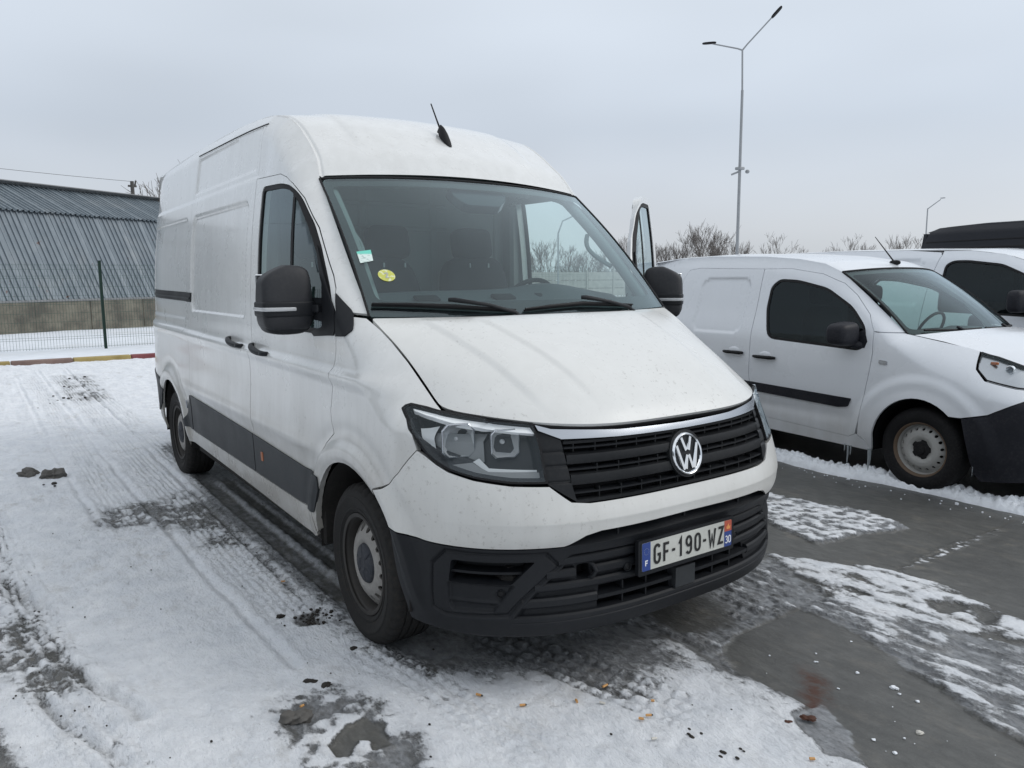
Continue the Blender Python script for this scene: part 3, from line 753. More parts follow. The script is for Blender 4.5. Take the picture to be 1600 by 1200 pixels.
# roof antenna
mb=MB();n=14
bp=roof_P(np.array(0.0),np.array(-.955));az=float(bp[2])
ant_x=float(bp[0])
V_=[];F_=[]
for i in range(n+1):
    t=i/n;x=ant_x+.07-.15*t;w=.024*math.sin(math.pi*min(1,t*1.15+.02))**.6*(1-.25*t)+.002;h=.062*math.sin(math.pi*.5*min(1,t/.62))**1.3*(1 if t<.7 else 1-((t-.7)/.3)**1.5)+.001
    zb=float(np.interp(x,ROOFC[:,0]+.09,ROOFC[:,1]))+.042-.008
    for j in range(9):
        a=math.pi*j/8;V_.append((x,w*math.cos(a),zb+h*math.sin(a)**.8 if 0<j<8 else zb))
for i in range(n):
    for j in range(8):F_.append((i*9+j,i*9+j+1,(i+1)*9+j+1,(i+1)*9+j))
mb.add(V_,F_);ant=mb.build('antenna',M['rubber'],van,sharp=60)
mb=MB();mb.tube([(ant_x-.03,0,az+.045),(ant_x-.085,0,az+.130),(ant_x-.145,0,az+.225)],[.0065,.0045,.0038],8);mb.build('antenna_rod',M['rubber'],ant)
# ---------------------------------------------------------------- front end
FD=(1.45,1)
def bdisp(s,z):
    P=front_P(s,z);r=np.hypot(P[...,0],P[...,2]-.345);up=sstep(.30,.5,z)*sstep(.75,.86,np.abs(s))
    d=up*(.022*sstep(.565,.515,r)-.006*np.exp(-((r-.60)/.035)**2)-.012*sstep(.49,.455,r))
    return d
WHITE=[(-1.085,.757),(-1.036,.772),(-1.001,.795),(-.924,.852),(-.835,.949),(-.793,.932),(-.745,.906),(-.696,.884),(-.607,.860),(-.494,.842),(-.396,.836),(-.345,.777),(-.30,.768),(0,.768),(.30,.768),(.345,.777),(.396,.836),(.494,.842),(.607,.860),(.696,.884),(.745,.906),(.793,.932),(.835,.949),(.924,.852),(1.001,.795),(1.036,.772),(1.085,.757),
 (1.068,.73),(1.045,.70),(1.025,.66),(1.008,.632),(.881,.617),(.729,.614),(.578,.612),(.367,.612),(.356,.618),(.318,.650),(.28,.662),(0,.668),(-.28,.662),(-.318,.650),(-.356,.618),(-.367,.612),(-.578,.612),(-.729,.614),(-.881,.617),(-1.008,.632),(-1.025,.66),(-1.045,.70),(-1.068,.73)]
V_,F_,N_=skin_data(front_fn,inset(WHITE,.0015),step=.010,dom=FD,disp=bdisp,lip=.03)
bumper=mesh('front_bumper',V_,F_,M['hoodwhite'],van,nrm=N_)
# black lower bumper
SCO=[(-.713,.592),(-.405,.586),(-.368,.533),(-.518,.354),(-.734,.336),(-.785,.354),(-.768,.536)]
SCI=[(-.690,.562),(-.425,.560),(-.558,.365),(-.700,.358),(-.712,.38),(-.705,.54)]
def ldisp(s,z):
    d=bdisp(s,z);a=-np.abs(s);P=np.stack([np.ravel(a*FD[0]),np.ravel(z)],1)
    so=seg_dist(P,[(x*FD[0],y) for x,y in SCO]).reshape(np.shape(s));si=seg_dist(P,[(x*FD[0],y) for x,y in SCI]).reshape(np.shape(s))
    d=d-.012*sstep(.010,-.004,so)+.009*sstep(-.004,-.012,so)
    k=sstep(.003,-.010,si)
    d=d-k*.016*sstep(.470,.462,z)
    d=d+k*.007*np.exp(-((z-.398)/.006)**2)
    # horizontal ribs across the middle
    m=sstep(.008,.02,so)*sstep(.55,.50,np.abs(s)+ (z-.5)*-.75*0)*sstep(.575,.560,z)*sstep(.325,.335,z)
    ph=(z-.332)/.0475;fr_=ph-np.floor(ph)
    d=d-.024*m*sstep(.50,.47,np.abs(s)+(z-.36)*.70-.0)
    # lip at the bottom rolls under
    d=d-.05*sstep(.275,.215,z)
    return d
BLK=[(-1.006,.628),(-.881,.613),(-.729,.610),(-.578,.608),(-.367,.608),(-.352,.612),(-.30,.612),(0,.622),(.30,.612),(.352,.612),(.367,.608),(.578,.608),(.729,.610),(.881,.613),(1.006,.628),(.995,.58),(.975,.50),(.955,.40),(.940,.30),(.925,.262),(.85,.236),(.7,.228),(.4,.228),(0,.228),(-.4,.228),(-.7,.228),(-.85,.236),(-.925,.262),(-.940,.30),(-.955,.40),(-.975,.50),(-.995,.58)]
SCH=rounded([(-.688,.558),(-.432,.556),(-.498,.472),(-.702,.472)],.010)
LOWH=[[(-.262,.432),(-.045,.432),(-.045,.352),(-.275,.352)],[(.045,.432),(.262,.432),(.275,.352),(.045,.352)]]
TOWH=rounded([(-.322,.522),(-.290,.526),(-.284,.470),(-.322,.464)],.008)
V_,F_,N_=skin_data(front_fn,BLK,holes=[inset(h,-.001) for h in LOWH]+[TOWH,SCH,[(-a,b) for a,b in SCH]],step=.0062,dom=FD,disp=ldisp,lip=.06)
low=mesh('lower_bumper',V_,F_,M['black_plastic'],bumper,nrm=N_)
# dark hollow behind the openings
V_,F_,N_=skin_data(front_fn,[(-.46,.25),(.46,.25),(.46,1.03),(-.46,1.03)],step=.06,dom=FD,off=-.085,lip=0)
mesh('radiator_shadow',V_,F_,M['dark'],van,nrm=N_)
for z,h in ((.392,.014),):
    for a,b in ((-.275,-.04),(.04,.275)):
        P,O=front_path(a,b,z,24,-.004);mb=MB();mb.sweep(P,O,[(0,-h/2),(0,h/2),(-.06,h/2+.006),(-.06,-h/2+.006)]);mb.build('intake_slat',M['black_plastic'],bumper)
for s0 in (-.20,-.125,.125,.20):
    P,O=front_path(s0-.002,s0+.002,.39,2,-.045);mb=MB();mb.box(P[0],(.06,.007,.085));mb.build('intake_divider',M['black_plastic'],bumper)
# slot under the white bumper: upper bar behind it
for sg in (-1,1):
    for zz,nm in ((.508,'fog_slat'),):
        P,O=front_path(sg*.70,sg*.44,zz,20,-.022);mb=MB();mb.sweep(P,O,[(0,-.004),(0,.005),(-.05,.010),(-.05,-.006)]);mb.build(nm,M['black_plastic'],bumper)
    V_,F_,N_=skin_data(front_fn,[(sg*a,b) for a,b in ((-.73,.455),(-.42,.455),(-.38,.575),(-.73,.575))],step=.04,dom=FD,off=-.075,lip=0)
    if sg>0:F_=[f for f in F_]
    mesh('fog_recess',V_,F_,M['grille'],bumper,nrm=N_)
for s0 in (-.22,0,.22):
    P,O=front_path(s0-.002,s0+.002,.63,2,-.05);mb=MB();mb.box(P[0],(.05,.008,.07));mb.build('intake_divider',M['black_plastic'],bumper)
# centre block below the plate
P,O=front_path(-.036,.036,.39,8,.008);mb=MB();mb.sweep(P,O,[(0,-.042),(0,.04),(-.06,.04),(-.06,-.042)]);mb.build('radar_cover',M['grey_plastic'],bumper)
for zc,h,o0 in ((.548,.036,-.001),(.500,.036,-.001),(.452,.032,-.001),(.334,.030,-.001)):
    L_=.375+(.545-zc)*.66
    for a,b in ((-L_,L_),) if abs(zc-.5)>.01 else ((-L_,-.330),(-.276,L_)):
        P,O=front_path(a,b,zc,int(70*(b-a)/1.0)+6,o0);mb=MB();mb.sweep(P,O,[(-.007,-h/2),(0,-h/2+.008),(.001,0),(-.001,h/2-.006),(-.009,h/2),(-.045,h/2+.002),(-.045,-h/2)]);mb.build('bumper_rib',M['black_plastic'],bumper,sharp=24)
for sg in (-1,1):
    P,O=front_path(sg*.276,sg*(.375+(.545-.395)*.66),.395,14,-.003);mb=MB();mb.sweep(P,O,[(-.006,-.020),(0,-.012),(0,.010),(-.006,.018),(-.045,.02),(-.045,-.02)]);mb.build('bumper_rib',M['black_plastic'],bumper,sharp=24)
# parking sensors and the towing-eye opening
def disc_front(name,s,z,r,mat,parent,o=.004,d=-0.0):
    P,O=front_path(s-.001,s+.001,z,2,0);p=P[0]+O[0]*(d+(0 if abs(s)<.3 else float(ldisp(np.array([s]),np.array([z]))[0])));n=Vector(O[0]);q=Vector((1,0,0)).rotation_difference(n).to_matrix()
    mb=MB();mb.lathe([(0,o),(r*.75,o),(r,o*.6),(r,-.01)],ax='x',n=20);mb.V=[tuple(q@Vector(v)+Vector(p)) for v in mb.V];return mb.build(name,mat,parent)
def ring_front(name,s,z,r,mat,parent):
    P,O=front_path(s-.001,s+.001,z,2,0);p=P[0]+O[0]*(0 if abs(s)<.3 else float(ldisp(np.array([s]),np.array([z]))[0]));q=Vector((1,0,0)).rotation_difference(Vector(O[0])).to_matrix()
    mb=MB();mb.lathe([(r,-.004),(r,.004),(r*1.12,.006),(r*1.3,.003),(r*1.3,-.006)],ax='x',n=24);mb.V=[tuple(q@Vector(v)+Vector(p)) for v in mb.V];return mb.build(name,mat,parent)
for s0,z0 in ((-.188,.486),(.206,.486),(-.530,.432),(.530,.432)):
    d_=disc_front('parking_sensor',s0,z0,.011,M['rubber'],bumper);ring_front('parking_sensor_ring',s0,z0,.013,M['black_plastic'],bumper)
P,O=front_path(-.29,-.275,.497,4,-.02);mb=MB();mb.tube([P[0]+[.0,0,-.03],P[1]+[.015,0,-.02],P[2]+[.02,0,.0],P[1]+[.015,0,.022],P[0]+[0,0,.03]],.008,8);mb.build('tow_cover',M['black_plastic'],bumper)
# ---- number plate
plate_x=1.000
def PX(y,z,dx=0):return (plate_x+dx-.02*(z-.52),y,z)
mb=MB();mb.prism(rounded([(-.275,.448),(.275,.448),(.275,.588),(-.275,.588)],.008),-.022,-.004,lambda a,b,c:PX(a,b,c));pb=mb.build('plate_holder',M['black_plastic'],bumper,sharp=30)
def poly_plate(name,poly,mat,o,parent=pb,th=.0012):
    mb=MB();mb.prism(poly,o-th,o,lambda a,b,c:PX(a,b,c));return mb.build(name,mat,parent,smooth=False)
M['plate']=plastic('plate_white',(.46,.465,.43),.35,0,.3,(.25,.24,.2));M['plateblue']=mat_base('plate_blue',(.025,.055,.22),.4)[0]
M['platered']=mat_base('plate_red',(.42,.085,.05),.4)[0];M['ink']=mat_base('plate_ink',(.012,.012,.012),.4)[0];M['inkw']=mat_base('plate_white_print',(.75,.76,.78),.4)[0]
M['inky']=mat_base('plate_star_gold',(.20,.24,.36),.4)[0];M['inkor']=mat_base('plate_emblem',(.72,.30,.10),.4)[0]
PB,PT=.466,.576
poly_plate('number_plate',rounded([(-.258,PB),(.258,PB),(.258,PT),(-.258,PT)],.006),M['plate'],-.002)
poly_plate('plate_band',rounded([(-.258,PB),(-.214,PB),(-.214,PT),(-.258,PT)],[.006,0,0,.006]),M['plateblue'],-.0008)
poly_plate('plate_band',rounded([(.214,PB),(.258,PB),(.258,PT-.046),(.214,PT-.046)],[0,.006,0,0]),M['plateblue'],-.0008)
poly_plate('plate_crest_field',rounded([(.214,PT-.0455),(.258,PT-.0455),(.258,PT),(.214,PT)],[0,0,.006,0]),M['platered'],-.0008)
def ribbon(P,w,closed=False):
    P=[np.array(p,float) for p in P];n=len(P);L=[];R=[]
    for i in range(n):
        if closed or 0<i<n-1:
            a=P[i]-P[i-1];b=P[(i+1)%n]-P[i];a/=np.hypot(*a);b/=np.hypot(*b);na=np.array([-a[1],a[0]]);nb=np.array([-b[1],b[0]]);m=na+nb;k=2/max(m@m,.35);m=m*k*w/2
        else:
            a=(P[1]-P[0]) if i==0 else (P[-1]-P[-2]);a/=np.hypot(*a);m=np.array([-a[1],a[0]])*w/2
        L.append(P[i]+m);R.append(P[i]-m)
    return L,R
def glyph(mb,strokes,x0,y0,wd,ht,sw,o,M_=None,th=.0010):
    M_=M_ or (lambda a,b,c:PX(a,b,c))
    for P,cl in strokes:
        Q=[(x0+p[0]*wd,y0+p[1]*ht) for p in P];L,R=ribbon(Q,sw,cl);n=len(L);m=n if cl else n-1
        V=[];
        for l,r in zip(L,R):V+=[M_(l[0],l[1],o),M_(r[0],r[1],o),M_(l[0],l[1],o-th),M_(r[0],r[1],o-th)]
        F=[]
        for i in range(m):
            a=4*i;b=4*((i+1)%n);F+=[(a,a+1,b+1,b),(a+2,b+2,b+3,a+3),(a,b,b+2,a+2),(a+1,a+3,b+3,b+1)]
        mb.add(V,F)
def el(cx,cy,rx,ry,a0,a1,n=10):return [(cx+rx*math.cos(math.radians(a)),cy+ry*math.sin(math.radians(a))) for a in np.linspace(a0,a1,n)]
G={'G':[(el(.5,.74,.42,.24,25,180,9)+el(.5,.26,.42,.24,180,360,10)+[(.92,.46),(.56,.46)],False)],
 'F':[([(.12,.0),(.12,1-.06),(.95,1-.06)],False),([(.22,.50),(.82,.50)],False)],
 '-':[([(.15,.47),(.85,.47)],False)],
 '1':[([(.22,.72),(.60,.94),(.60,0)],False)],
 '9':[(el(.5,.70,.40,.25,0,360,17)[:-1],True),([(.90,.66),(.90,.28)]+el(.5,.26,.40,.22,-10,-150,8),False)],
 '0':[(el(.5,.72,.40,.23,0,180,9)+el(.5,.28,.40,.23,180,360,9),True)],
 'W':[([(.02,1.0),(.25,.02),(.50,.62),(.75,.02),(.98,1.0)],False)],
 'Z':[([(.08,.94),(.90,.94),(.10,.06),(.94,.06)],False)],
 '3':[(el(.46,.73,.38,.21,150,-75,10)+el(.46,.27,.42,.22,75,-150,10),False)]}
mb=MB();x=-.200;sw=.0105
for ch,wd in (('G',.043),('F',.040),('-',.024),('1',.036),('9',.043),('0',.043),('-',.024),('W',.048),('Z',.042)):
    if ch=='-':glyph(mb,G[ch],x,PB+.018,wd,.076,.0105,.0006)
    else:glyph(mb,G[ch],x+sw/2,PB+.018+ (0 if ch in 'F1W' else .001),wd-sw*.9,.074,sw,.0006)
    x+=wd+.0085
mb.build('plate_lettering',M['ink'],pb,smooth=False)
mb=MB();glyph(mb,G['F'],-.243,PB+.020,.014,.021,.0042,.0006)
glyph(mb,G['3'],.2185,PB+.014,.0155,.032,.0042,.0006);glyph(mb,G['0'],.2375,PB+.014,.0155,.032,.0042,.0006);mb.build('plate_small_print',M['inkw'],pb,smooth=False)
mb=MB()
for k in range(12):
    a=k*math.pi/6;mb.prism([(-.236+.0125*math.cos(a)+.0016*math.cos(b),PB+.076+.0125*math.sin(a)+.0016*math.sin(b)) for b in np.linspace(0,2*math.pi,5,endpoint=False)],-.0002,.0005,lambda a,b,c:PX(a,b,c))
mb.build('plate_stars',M['inky'],pb,smooth=False)
mb=MB();mb.prism([(.226,PT-.036),(.246,PT-.036),(.249,PT-.022),(.243,PT-.026),(.236,PT-.012),(.229,PT-.026),(.223,PT-.022)],-.0002,.0006,lambda a,b,c:PX(a,b,c));mb.build('plate_emblem',M['inkor'],pb,smooth=False)
# ---- grille
gr=link('grille',None,None)
V_,F_,N_=skin_data(front_fn,[(-.372,.775),(.372,.775),(.372,1.02),(-.372,1.02)],step=.03,dom=FD,off=-.045,lip=0)
bpy.data.objects.remove(gr);gr=mesh('grille',V_,F_,M['dark'],van,nrm=N_)
ends=[(-.424,1.030),(-.362,.992),(-.331,.776),(-.388,.832),(-.398,.842)]
def edisp(s,z):
    d=0*z
    for zz in (.955,.905,.848):d=d-.008*np.exp(-((z-zz)/.0035)**2)
    return d-.010*sstep(.36,.42,np.abs(s))
for sg in (1,-1):
    q=ends if sg>0 else [(-a,b) for a,b in ends]
    V,F,Nn=skin_data(front_fn,q,step=.008,dom=FD,disp=edisp,lip=.05);mesh('grille_cheek',V,F,M['grille'],gr,nrm=Nn)
def sl(zf,pr,name,mat,s1=.352,n=60):
    P,O=front_path(-s1,s1,zf,n,0);mb=MB();mb.sweep(P,O,pr);return mb.build(name,mat,gr,sharp=28)
for zc,h in ((.921,.036),(.850,.040)):
    sl(zc,[(0,-h/2+.004),(.002,0),(-.004,h/2),(-.04,h/2+.006),(-.04,-h/2-.004),(-.008,-h/2)],'grille_slat',M['grille'],.358-(.99-zc)*.12)
for zc in (.962,.8865,.805):
    sl(zc,[(-.006,-.003),(-.006,.003),(-.045,.006),(-.045,-.0)],'grille_blade',M['black_plastic'],.358-(.99-zc)*.12)
sl(.981,[(-.004,-.005),(-.002,.006),(-.045,.006),(-.045,-.005)],'grille_slat',M['grille'],.356)
sl(.776,[(-.004,-.006),(-.004,.006),(-.045,.006),(-.045,-.006)],'grille_slat',M['grille'],.333)
mb=MB()
for zc,h in ((.962,.030),(.8865,.032),(.8,.042)):
    for s0 in np.arange(-.33,.34,.06):
        if abs(s0)>.335-(.99-zc)*.12:continue
        P,O=front_path(s0-.001,s0+.001,zc,2,-.022);mb.box(P[0],(.028,.004,h))
mb.build('grille_ribs',M['grille'],gr)['kind']='stuff'
chrome=[(-.428,1.046),(-.385,1.030),(-.20,1.013),(0,1.009),(.20,1.013),(.385,1.030),(.428,1.046),(.421,1.026),(.405,1.018),(.364,.996),(.20,.991),(0,.989),(-.20,.991),(-.364,.996),(-.405,1.018),(-.421,1.026)]
def cdisp(s,z):return .006+0*z
V,F,Nn=skin_data(front_fn,chrome,step=.007,dom=FD,disp=cdisp,lip=.02);mesh('grille_trim',V,F,M['chrome_dull'],gr,nrm=Nn)
lowt=[(.364,.9965),(.20,.9915),(0,.9895),(-.20,.9915),(-.364,.9965),(-.363,.9935),(-.20,.9885),(0,.9865),(.20,.9885),(.363,.9935)]
V,F,Nn=skin_data(front_fn,lowt,step=.02,dom=FD,off=.010,lip=.02);mesh('grille_trim',V,F,M['chrome_dull'],gr,nrm=Nn)
# ---- round badge: ring with a V over a W
bz=.890;bx=float(xfr(bz))+.004
def BX(a,b,c):return (bx+c-(b)*.22,a,bz+b)
mb=MB();mb.prism([(.092*math.cos(a),.092*math.sin(a)) for a in np.linspace(0,2*math.pi,48,endpoint=False)],-.03,.002,BX);bd=mb.build('badge',M['grille'],gr,sharp=30)
mb=MB();V=[];F=[];n=64
prof=[(.0815,.002),(.0805,.010),(.0765,.013),(.0715,.010),(.0705,.002)]
for k in range(n):
    a=2*math.pi*k/n
    for r,h in prof:V.append(BX(r*math.cos(a),r*math.sin(a),h))
for k in range(n):
    for i in range(4):F.append((k*5+i,((k+1)%n)*5+i,((k+1)%n)*5+i+1,k*5+i+1))
mb.add(V,F);mb.build('badge_ring',M['chrome'],bd,sharp=50)
R=.0712;mb=MB()
def stroke(p,q,w=.0135):
    p=np.array(p,float);q=np.array(q,float);d=(q-p)/np.hypot(*(q-p));nn=np.array([-d[1],d[0]])*w/2
    c=[p+nn,q+nn,q-nn,p-nn];V=[BX(*v,.003) for v in c]+[BX(*((v-(p+q)/2)*[.86,.98]+(p+q)/2),.0105) for v in c]
    mb.add(V,[(4,5,6,7),(0,1,5,4),(1,2,6,5),(2,3,7,6),(3,0,4,7)])
def rimpt(a,r=R-.002):a=math.radians(a);return (r*math.cos(a),r*math.sin(a))
sv=.0
stroke(rimpt(113),(-.0058,.0125));stroke(rimpt(67),(.0058,.0125))                 # V
stroke(rimpt(148),(-.0265,-.0600));stroke((-.0205,-.0575),(-.0035,-.0040))           # W
stroke(rimpt(32),(.0265,-.0600));stroke((.0205,-.0575),(.0035,-.0040))
mb.build('badge_letters',M['chrome'],bd,smooth=False)
# ---- headlights
M['hl_back']=plastic('headlight_bezel',(.030,.033,.037),.28,0,0);M['hl_grey']=plastic('headlight_bezel_grey',(.50,.52,.53),.35,0,0)
M['lens']=thin_glass('headlight_lens',(.96,.97,.97),1.0,.006,ior=1.35,k=1.15)
M['drl']=mat_base('daylight_strip',(.95,.96,.97),.30,metal=.1)[0]
M['hl_mid']=plastic('headlight_inner_panel',(.19,.20,.205),.3,0,0)
m,t,b_=mat_base('reflector_chrome',(.90,.92,.94),.14,metal=.6)
w_=N('ShaderNodeTexVoronoi',t);w_.inputs['Scale'].default_value=55;tcx=N('ShaderNodeTexCoord',t);t.links.new(tcx.outputs['Object'],w_.inputs[0]);bump(t,b_,w_.outputs[0],.25,.004);M['reflector']=m
def mk(name,poly,mat,par,off,step=.015,lip=0,disp=None):
    out=[]
    for sg in (0,1):
        V,F,Nn=skin_data(hl_fn,poly,step=step,dom=FD,off=off,lip=lip,disp=disp)
        if sg:V=V*[1,-1,1];F=[f[::-1] for f in F];Nn=Nn*[1,-1,1]
        out.append(mesh(name,V,F,mat,par[sg],nrm=Nn))
    return out
def hbdisp(s,z):
    P=np.stack([np.ravel(s*FD[0]),np.ravel(z)],1);e=-seg_dist(P,[(a*FD[0],b) for a,b in HLP]).reshape(np.shape(s))
    d=-.075*sstep(0,.035,e)
    # lower shelf of the bezel
    lo=np.interp(-s,[.40,.56,.62,.90],[.893,.897,.935,1.00])
    d=d+.040*sstep(.010,-.006,z-lo)*sstep(0,.03,e)
    return d
hl=mk('headlight',inset(HLP,.004),M['hl_back'],(van,van),0,.008,0,hbdisp)
mk('headlight_lens',inset(HLP,.004),M['lens'],hl,.002,.02,.004)
for sg in (0,1):
    V,F,Nn=skin_data(hl_fn,HLP,holes=[inset(HLP,.007)],step=.012,dom=FD,off=.002,lip=.012)
    if sg:V=V*[1,-1,1];F=[f[::-1] for f in F];Nn=Nn*[1,-1,1]
    mesh('headlight_seal',V,F,M['rubber'],hl[sg],nrm=Nn)
DR=[(-.945,1.091),(-.880,1.083),(-.802,1.073),(-.583,1.058),(-.441,1.041),(-.432,1.018),(-.580,1.035),(-.751,1.053),(-.866,1.070),(-.93,1.083)]
mk('daylight_strip',DR,M['drl'],hl,-.003,.006,.02,lambda s,z:-.010*np.clip((z-np.interp(np.abs(s),[.432,.580,.751,.866,.945],[1.018,1.035,1.053,1.070,1.084]))/.022,0,1))
sh=[(-.845,1.015),(-.80,.955),(-.72,.905),(-.70,.908),(-.74,.95),(-.765,1.03),(-.83,1.055)]
mk('headlight_inner_panel',[(-.80,1.040),(-.60,1.040),(-.585,.93),(-.63,.905),(-.72,.905),(-.77,.94)],M['hl_mid'],hl,-.052,.02,.0)
mk('headlight_lower_panel',[(-.74,.902),(-.62,.922),(-.565,.892),(-.42,.888),(-.418,.868),(-.50,.866),(-.60,.880),(-.69,.898)],M['hl_mid'],hl,-.018,.012,.01)
mk('headlight_side_panel',[(-.865,1.04),(-.82,.975),(-.775,.930),(-.765,.945),(-.79,1.02),(-.80,1.055)],M['hl_grey'],hl,-.035,.015,.0)
mk('headlight_crease',[(-.60,.938),(-.565,.905),(-.425,.897),(-.425,.890),(-.57,.893),(-.62,.925)],M['hl_grey'],hl,-.025,.015,.01)
def bowl(s0,s1,z0,z1,ch,par,sg):
    # octagonal reflector facing forward
    sc_,zc_=(s0+s1)/2,(z0+z1)/2
    oct_=rounded([(s0,z0),(s1,z0),(s1,z1),(s0,z1)],[.5*ch]*4,1)
    P=front_P(np.array([p[0] for p in oct_]),np.array([p[1] for p in oct_]));c0=P.mean(0)
    # rim lies in a plane that faces a little outwards, inside the lens
    nrm=np.array([.93,-.36,.05]);nrm/=np.linalg.norm(nrm)
    ax=np.array([-nrm[1],nrm[0],0]);ax/=np.linalg.norm(ax);up=np.cross(nrm,ax)
    w=abs((P[:,:2].max(0)-P[:,:2].min(0))[1])*.98;h=(z1-z0)
    cen=c0-nrm*.030
    o2=rounded([(-w/2,-h/2),(w/2,-h/2),(w/2,h/2),(-w/2,h/2)],[ch]*4,1)
    def at(a,b,c):
        v=cen+ax*a+up*b+nrm*c
        return v*[1,-1 if sg else 1,1]
    rings=[(1.04,-.004),(1.04,.010),(.985,.013),(.95,.006)]
    mb=MB();V=[at(p[0]*k,p[1]*k,c) for k,c in rings for p in o2];n=len(o2)
    F=[(r*n+i,r*n+(i+1)%n,(r+1)*n+(i+1)%n,(r+1)*n+i) for r in range(3) for i in range(n)];mb.add(V,F);rim=mb.build('reflector_rim',M['chrome_dull'],par,sharp=20)
    mb=MB();rings=[(.95,.006),(.86,-.020),(.70,-.045),(.45,-.062),(.2,-.070)];V=[at(p[0]*k,p[1]*k,c) for k,c in rings for p in o2]+[at(0,0,-.07)]
    F=[(r*n+i,r*n+(i+1)%n,(r+1)*n+(i+1)%n,(r+1)*n+i) for r in range(4) for i in range(n)]+[(4*n+i,4*n+(i+1)%n,5*n) for i in range(n)];mb.add(V,F);mb.build('reflector_bowl',M['reflector'],par,sharp=60)
    mb=MB();V,F=squad((0,0,0),(.010,.010,.010),1.0,8);mb.add([at(v[0],v[1],v[2]*1.8-.045) for v in V],F);mb.build('bulb',M['lens_white'],par)
for sg in (0,1):
    bowl(-.735,-.600,.928,1.050,.022,hl[sg],sg);bowl(-.556,-.470,.930,1.034,.018,hl[sg],sg)
# ---- wheels
def wheel(kind='van'):
    R_,W_=.352,.228
    hw=W_/2
    prof=[(.222,.085),(.226,.100),(.238,.106),(.241,.110),(.247,.110),(.250,.107),(.262,.111),(.285,.1175),(.290,.1195),(.296,.1195),(.300,.1160),(.312,.1145),(.326,.1090),(.337,.0995),(.3435,.0935),(.3480,.088)]
    tread=[(.3515,.078),(.3520,.062),(.3520,.0585),(.3445,.0575),(.3445,.0500),(.3523,.049),(.3525,.030),(.3525,.0245),(.3450,.0235),(.3450,.0165),(.3527,.0155),(.3527,.0)]
    full=prof+tread;full=full+[(r,-h) for r,h in full[::-1][1:]]
    n=168;V=[];F=[];m=len(full)
    for k in range(n):
        a=2*math.pi*k/n;co,si=math.cos(a),math.sin(a)
        for i,(r,h) in enumerate(full):
            ah=abs(h)
            rr=r
            if ah>.06 and r>.335 and (k%4)==0:rr-=.006           # shoulder blocks
            if .0<=ah<.056 and r>.351 and (k+(1 if h>0 else 3))%7==0:rr-=.004
            V.append((rr*co,-h,rr*si))
    for k in range(n):
        for i in range(m-1):F.append((k*m+i,((k+1)%n)*m+i,((k+1)%n)*m+i+1,k*m+i+1))
    mb=MB();mb.add(V,F)
    # raised blocks of sidewall lettering-like ribs
    tyre=mb.build('tyre',M['tyre'],None,sharp=28)
    # rim barrel, lip at outside (-y)
    mb=MB();mb.lathe([(.205,.100),(.216,.104),(.2225,.103),(.2235,.098),(.218,.093),(.207,.088),(.203,.080),(.199,.060),(.192,.030),(.186,.0),(.186,-.09),(.205,-.10)],sg=-1,n=72);rim=mb.build('rim',M['rimdark'],tyre,sharp=50)
    # disc with sixteen ventilation slots
    def disc_fn(a,b):
        r=np.hypot(a,b);h=np.interp(r,[0,.03,.060,.075,.092,.105,.120,.140,.150,.160,.175,.190],[.070,.070,.070,.074,.085,.090,.089,.084,.078,.071,.060,.048])
        return np.stack([a,-h,b],-1)
    outer=[(.189*math.cos(t),.189*math.sin(t)) for t in np.linspace(0,2*math.pi,72,endpoint=False)]
    holes=[]
    for k in range(16):
        a=2*math.pi*(k+.5)/16;c=(.157*math.cos(a),.157*math.sin(a))
        holes.append([(c[0]+.017*math.cos(t)*math.cos(a)-.0145*math.sin(t)*math.sin(a),c[1]+.017*math.cos(t)*math.sin(a)+.0145*math.sin(t)*math.cos(a)) for t in np.linspace(0,2*math.pi,14,endpoint=False)])
    V,F,Nn=skin_data(disc_fn,outer,holes=holes,step=.009,lip=.012);mesh('wheel_disc',V,F,M['rim'],tyre,nrm=Nn)
    mb=MB();mb.lathe([(.0001,.03),(.186,.03)],sg=-1,n=40);mb.build('brake_shadow',M['dark'],tyre)
    # hub cap with six notches
    V=[];F=[];pr=[(0.001,.100),(.022,.100),(.028,.103),(.034,.100),(.040,.098),(.075,.096),(.083,.092),(.088,.082)];n=96
    for k in range(n):
        a=2*math.pi*k/n
        for r,h in pr:
            d=.006 if (k%16) in (0,) and .036<r<.08 else 0
            V.append((r*math.cos(a),-(h-d),r*math.sin(a)))
    m=len(pr)
    for k in range(n):
        for i in range(m-1):F.append((k*m+i,((k+1)%n)*m+i,((k+1)%n)*m+i+1,k*m+i+1))
    mb=MB();mb.add(V,F);cap=mb.build('hub_cap',M['cap'],tyre,sharp=30)
    return tyre
w0=wheel();wroot=bpy.data.objects.new('wheel',None);COL.objects.link(wroot)
for c in [w0]+list(w0.children):c.parent=wroot
wroot.parent=van;wroot.location=(0,-.861,.347);wroot.rotation_euler=(0,.3,-.02)
for i,(x,s) in enumerate(((-3.64,-1),(0,1),(-3.64,1))):
    c=copy_tree(wroot,van);c.location=(x,.861*s,.347);c.rotation_euler=(0,.7+i,0 if s<0 else math.pi)
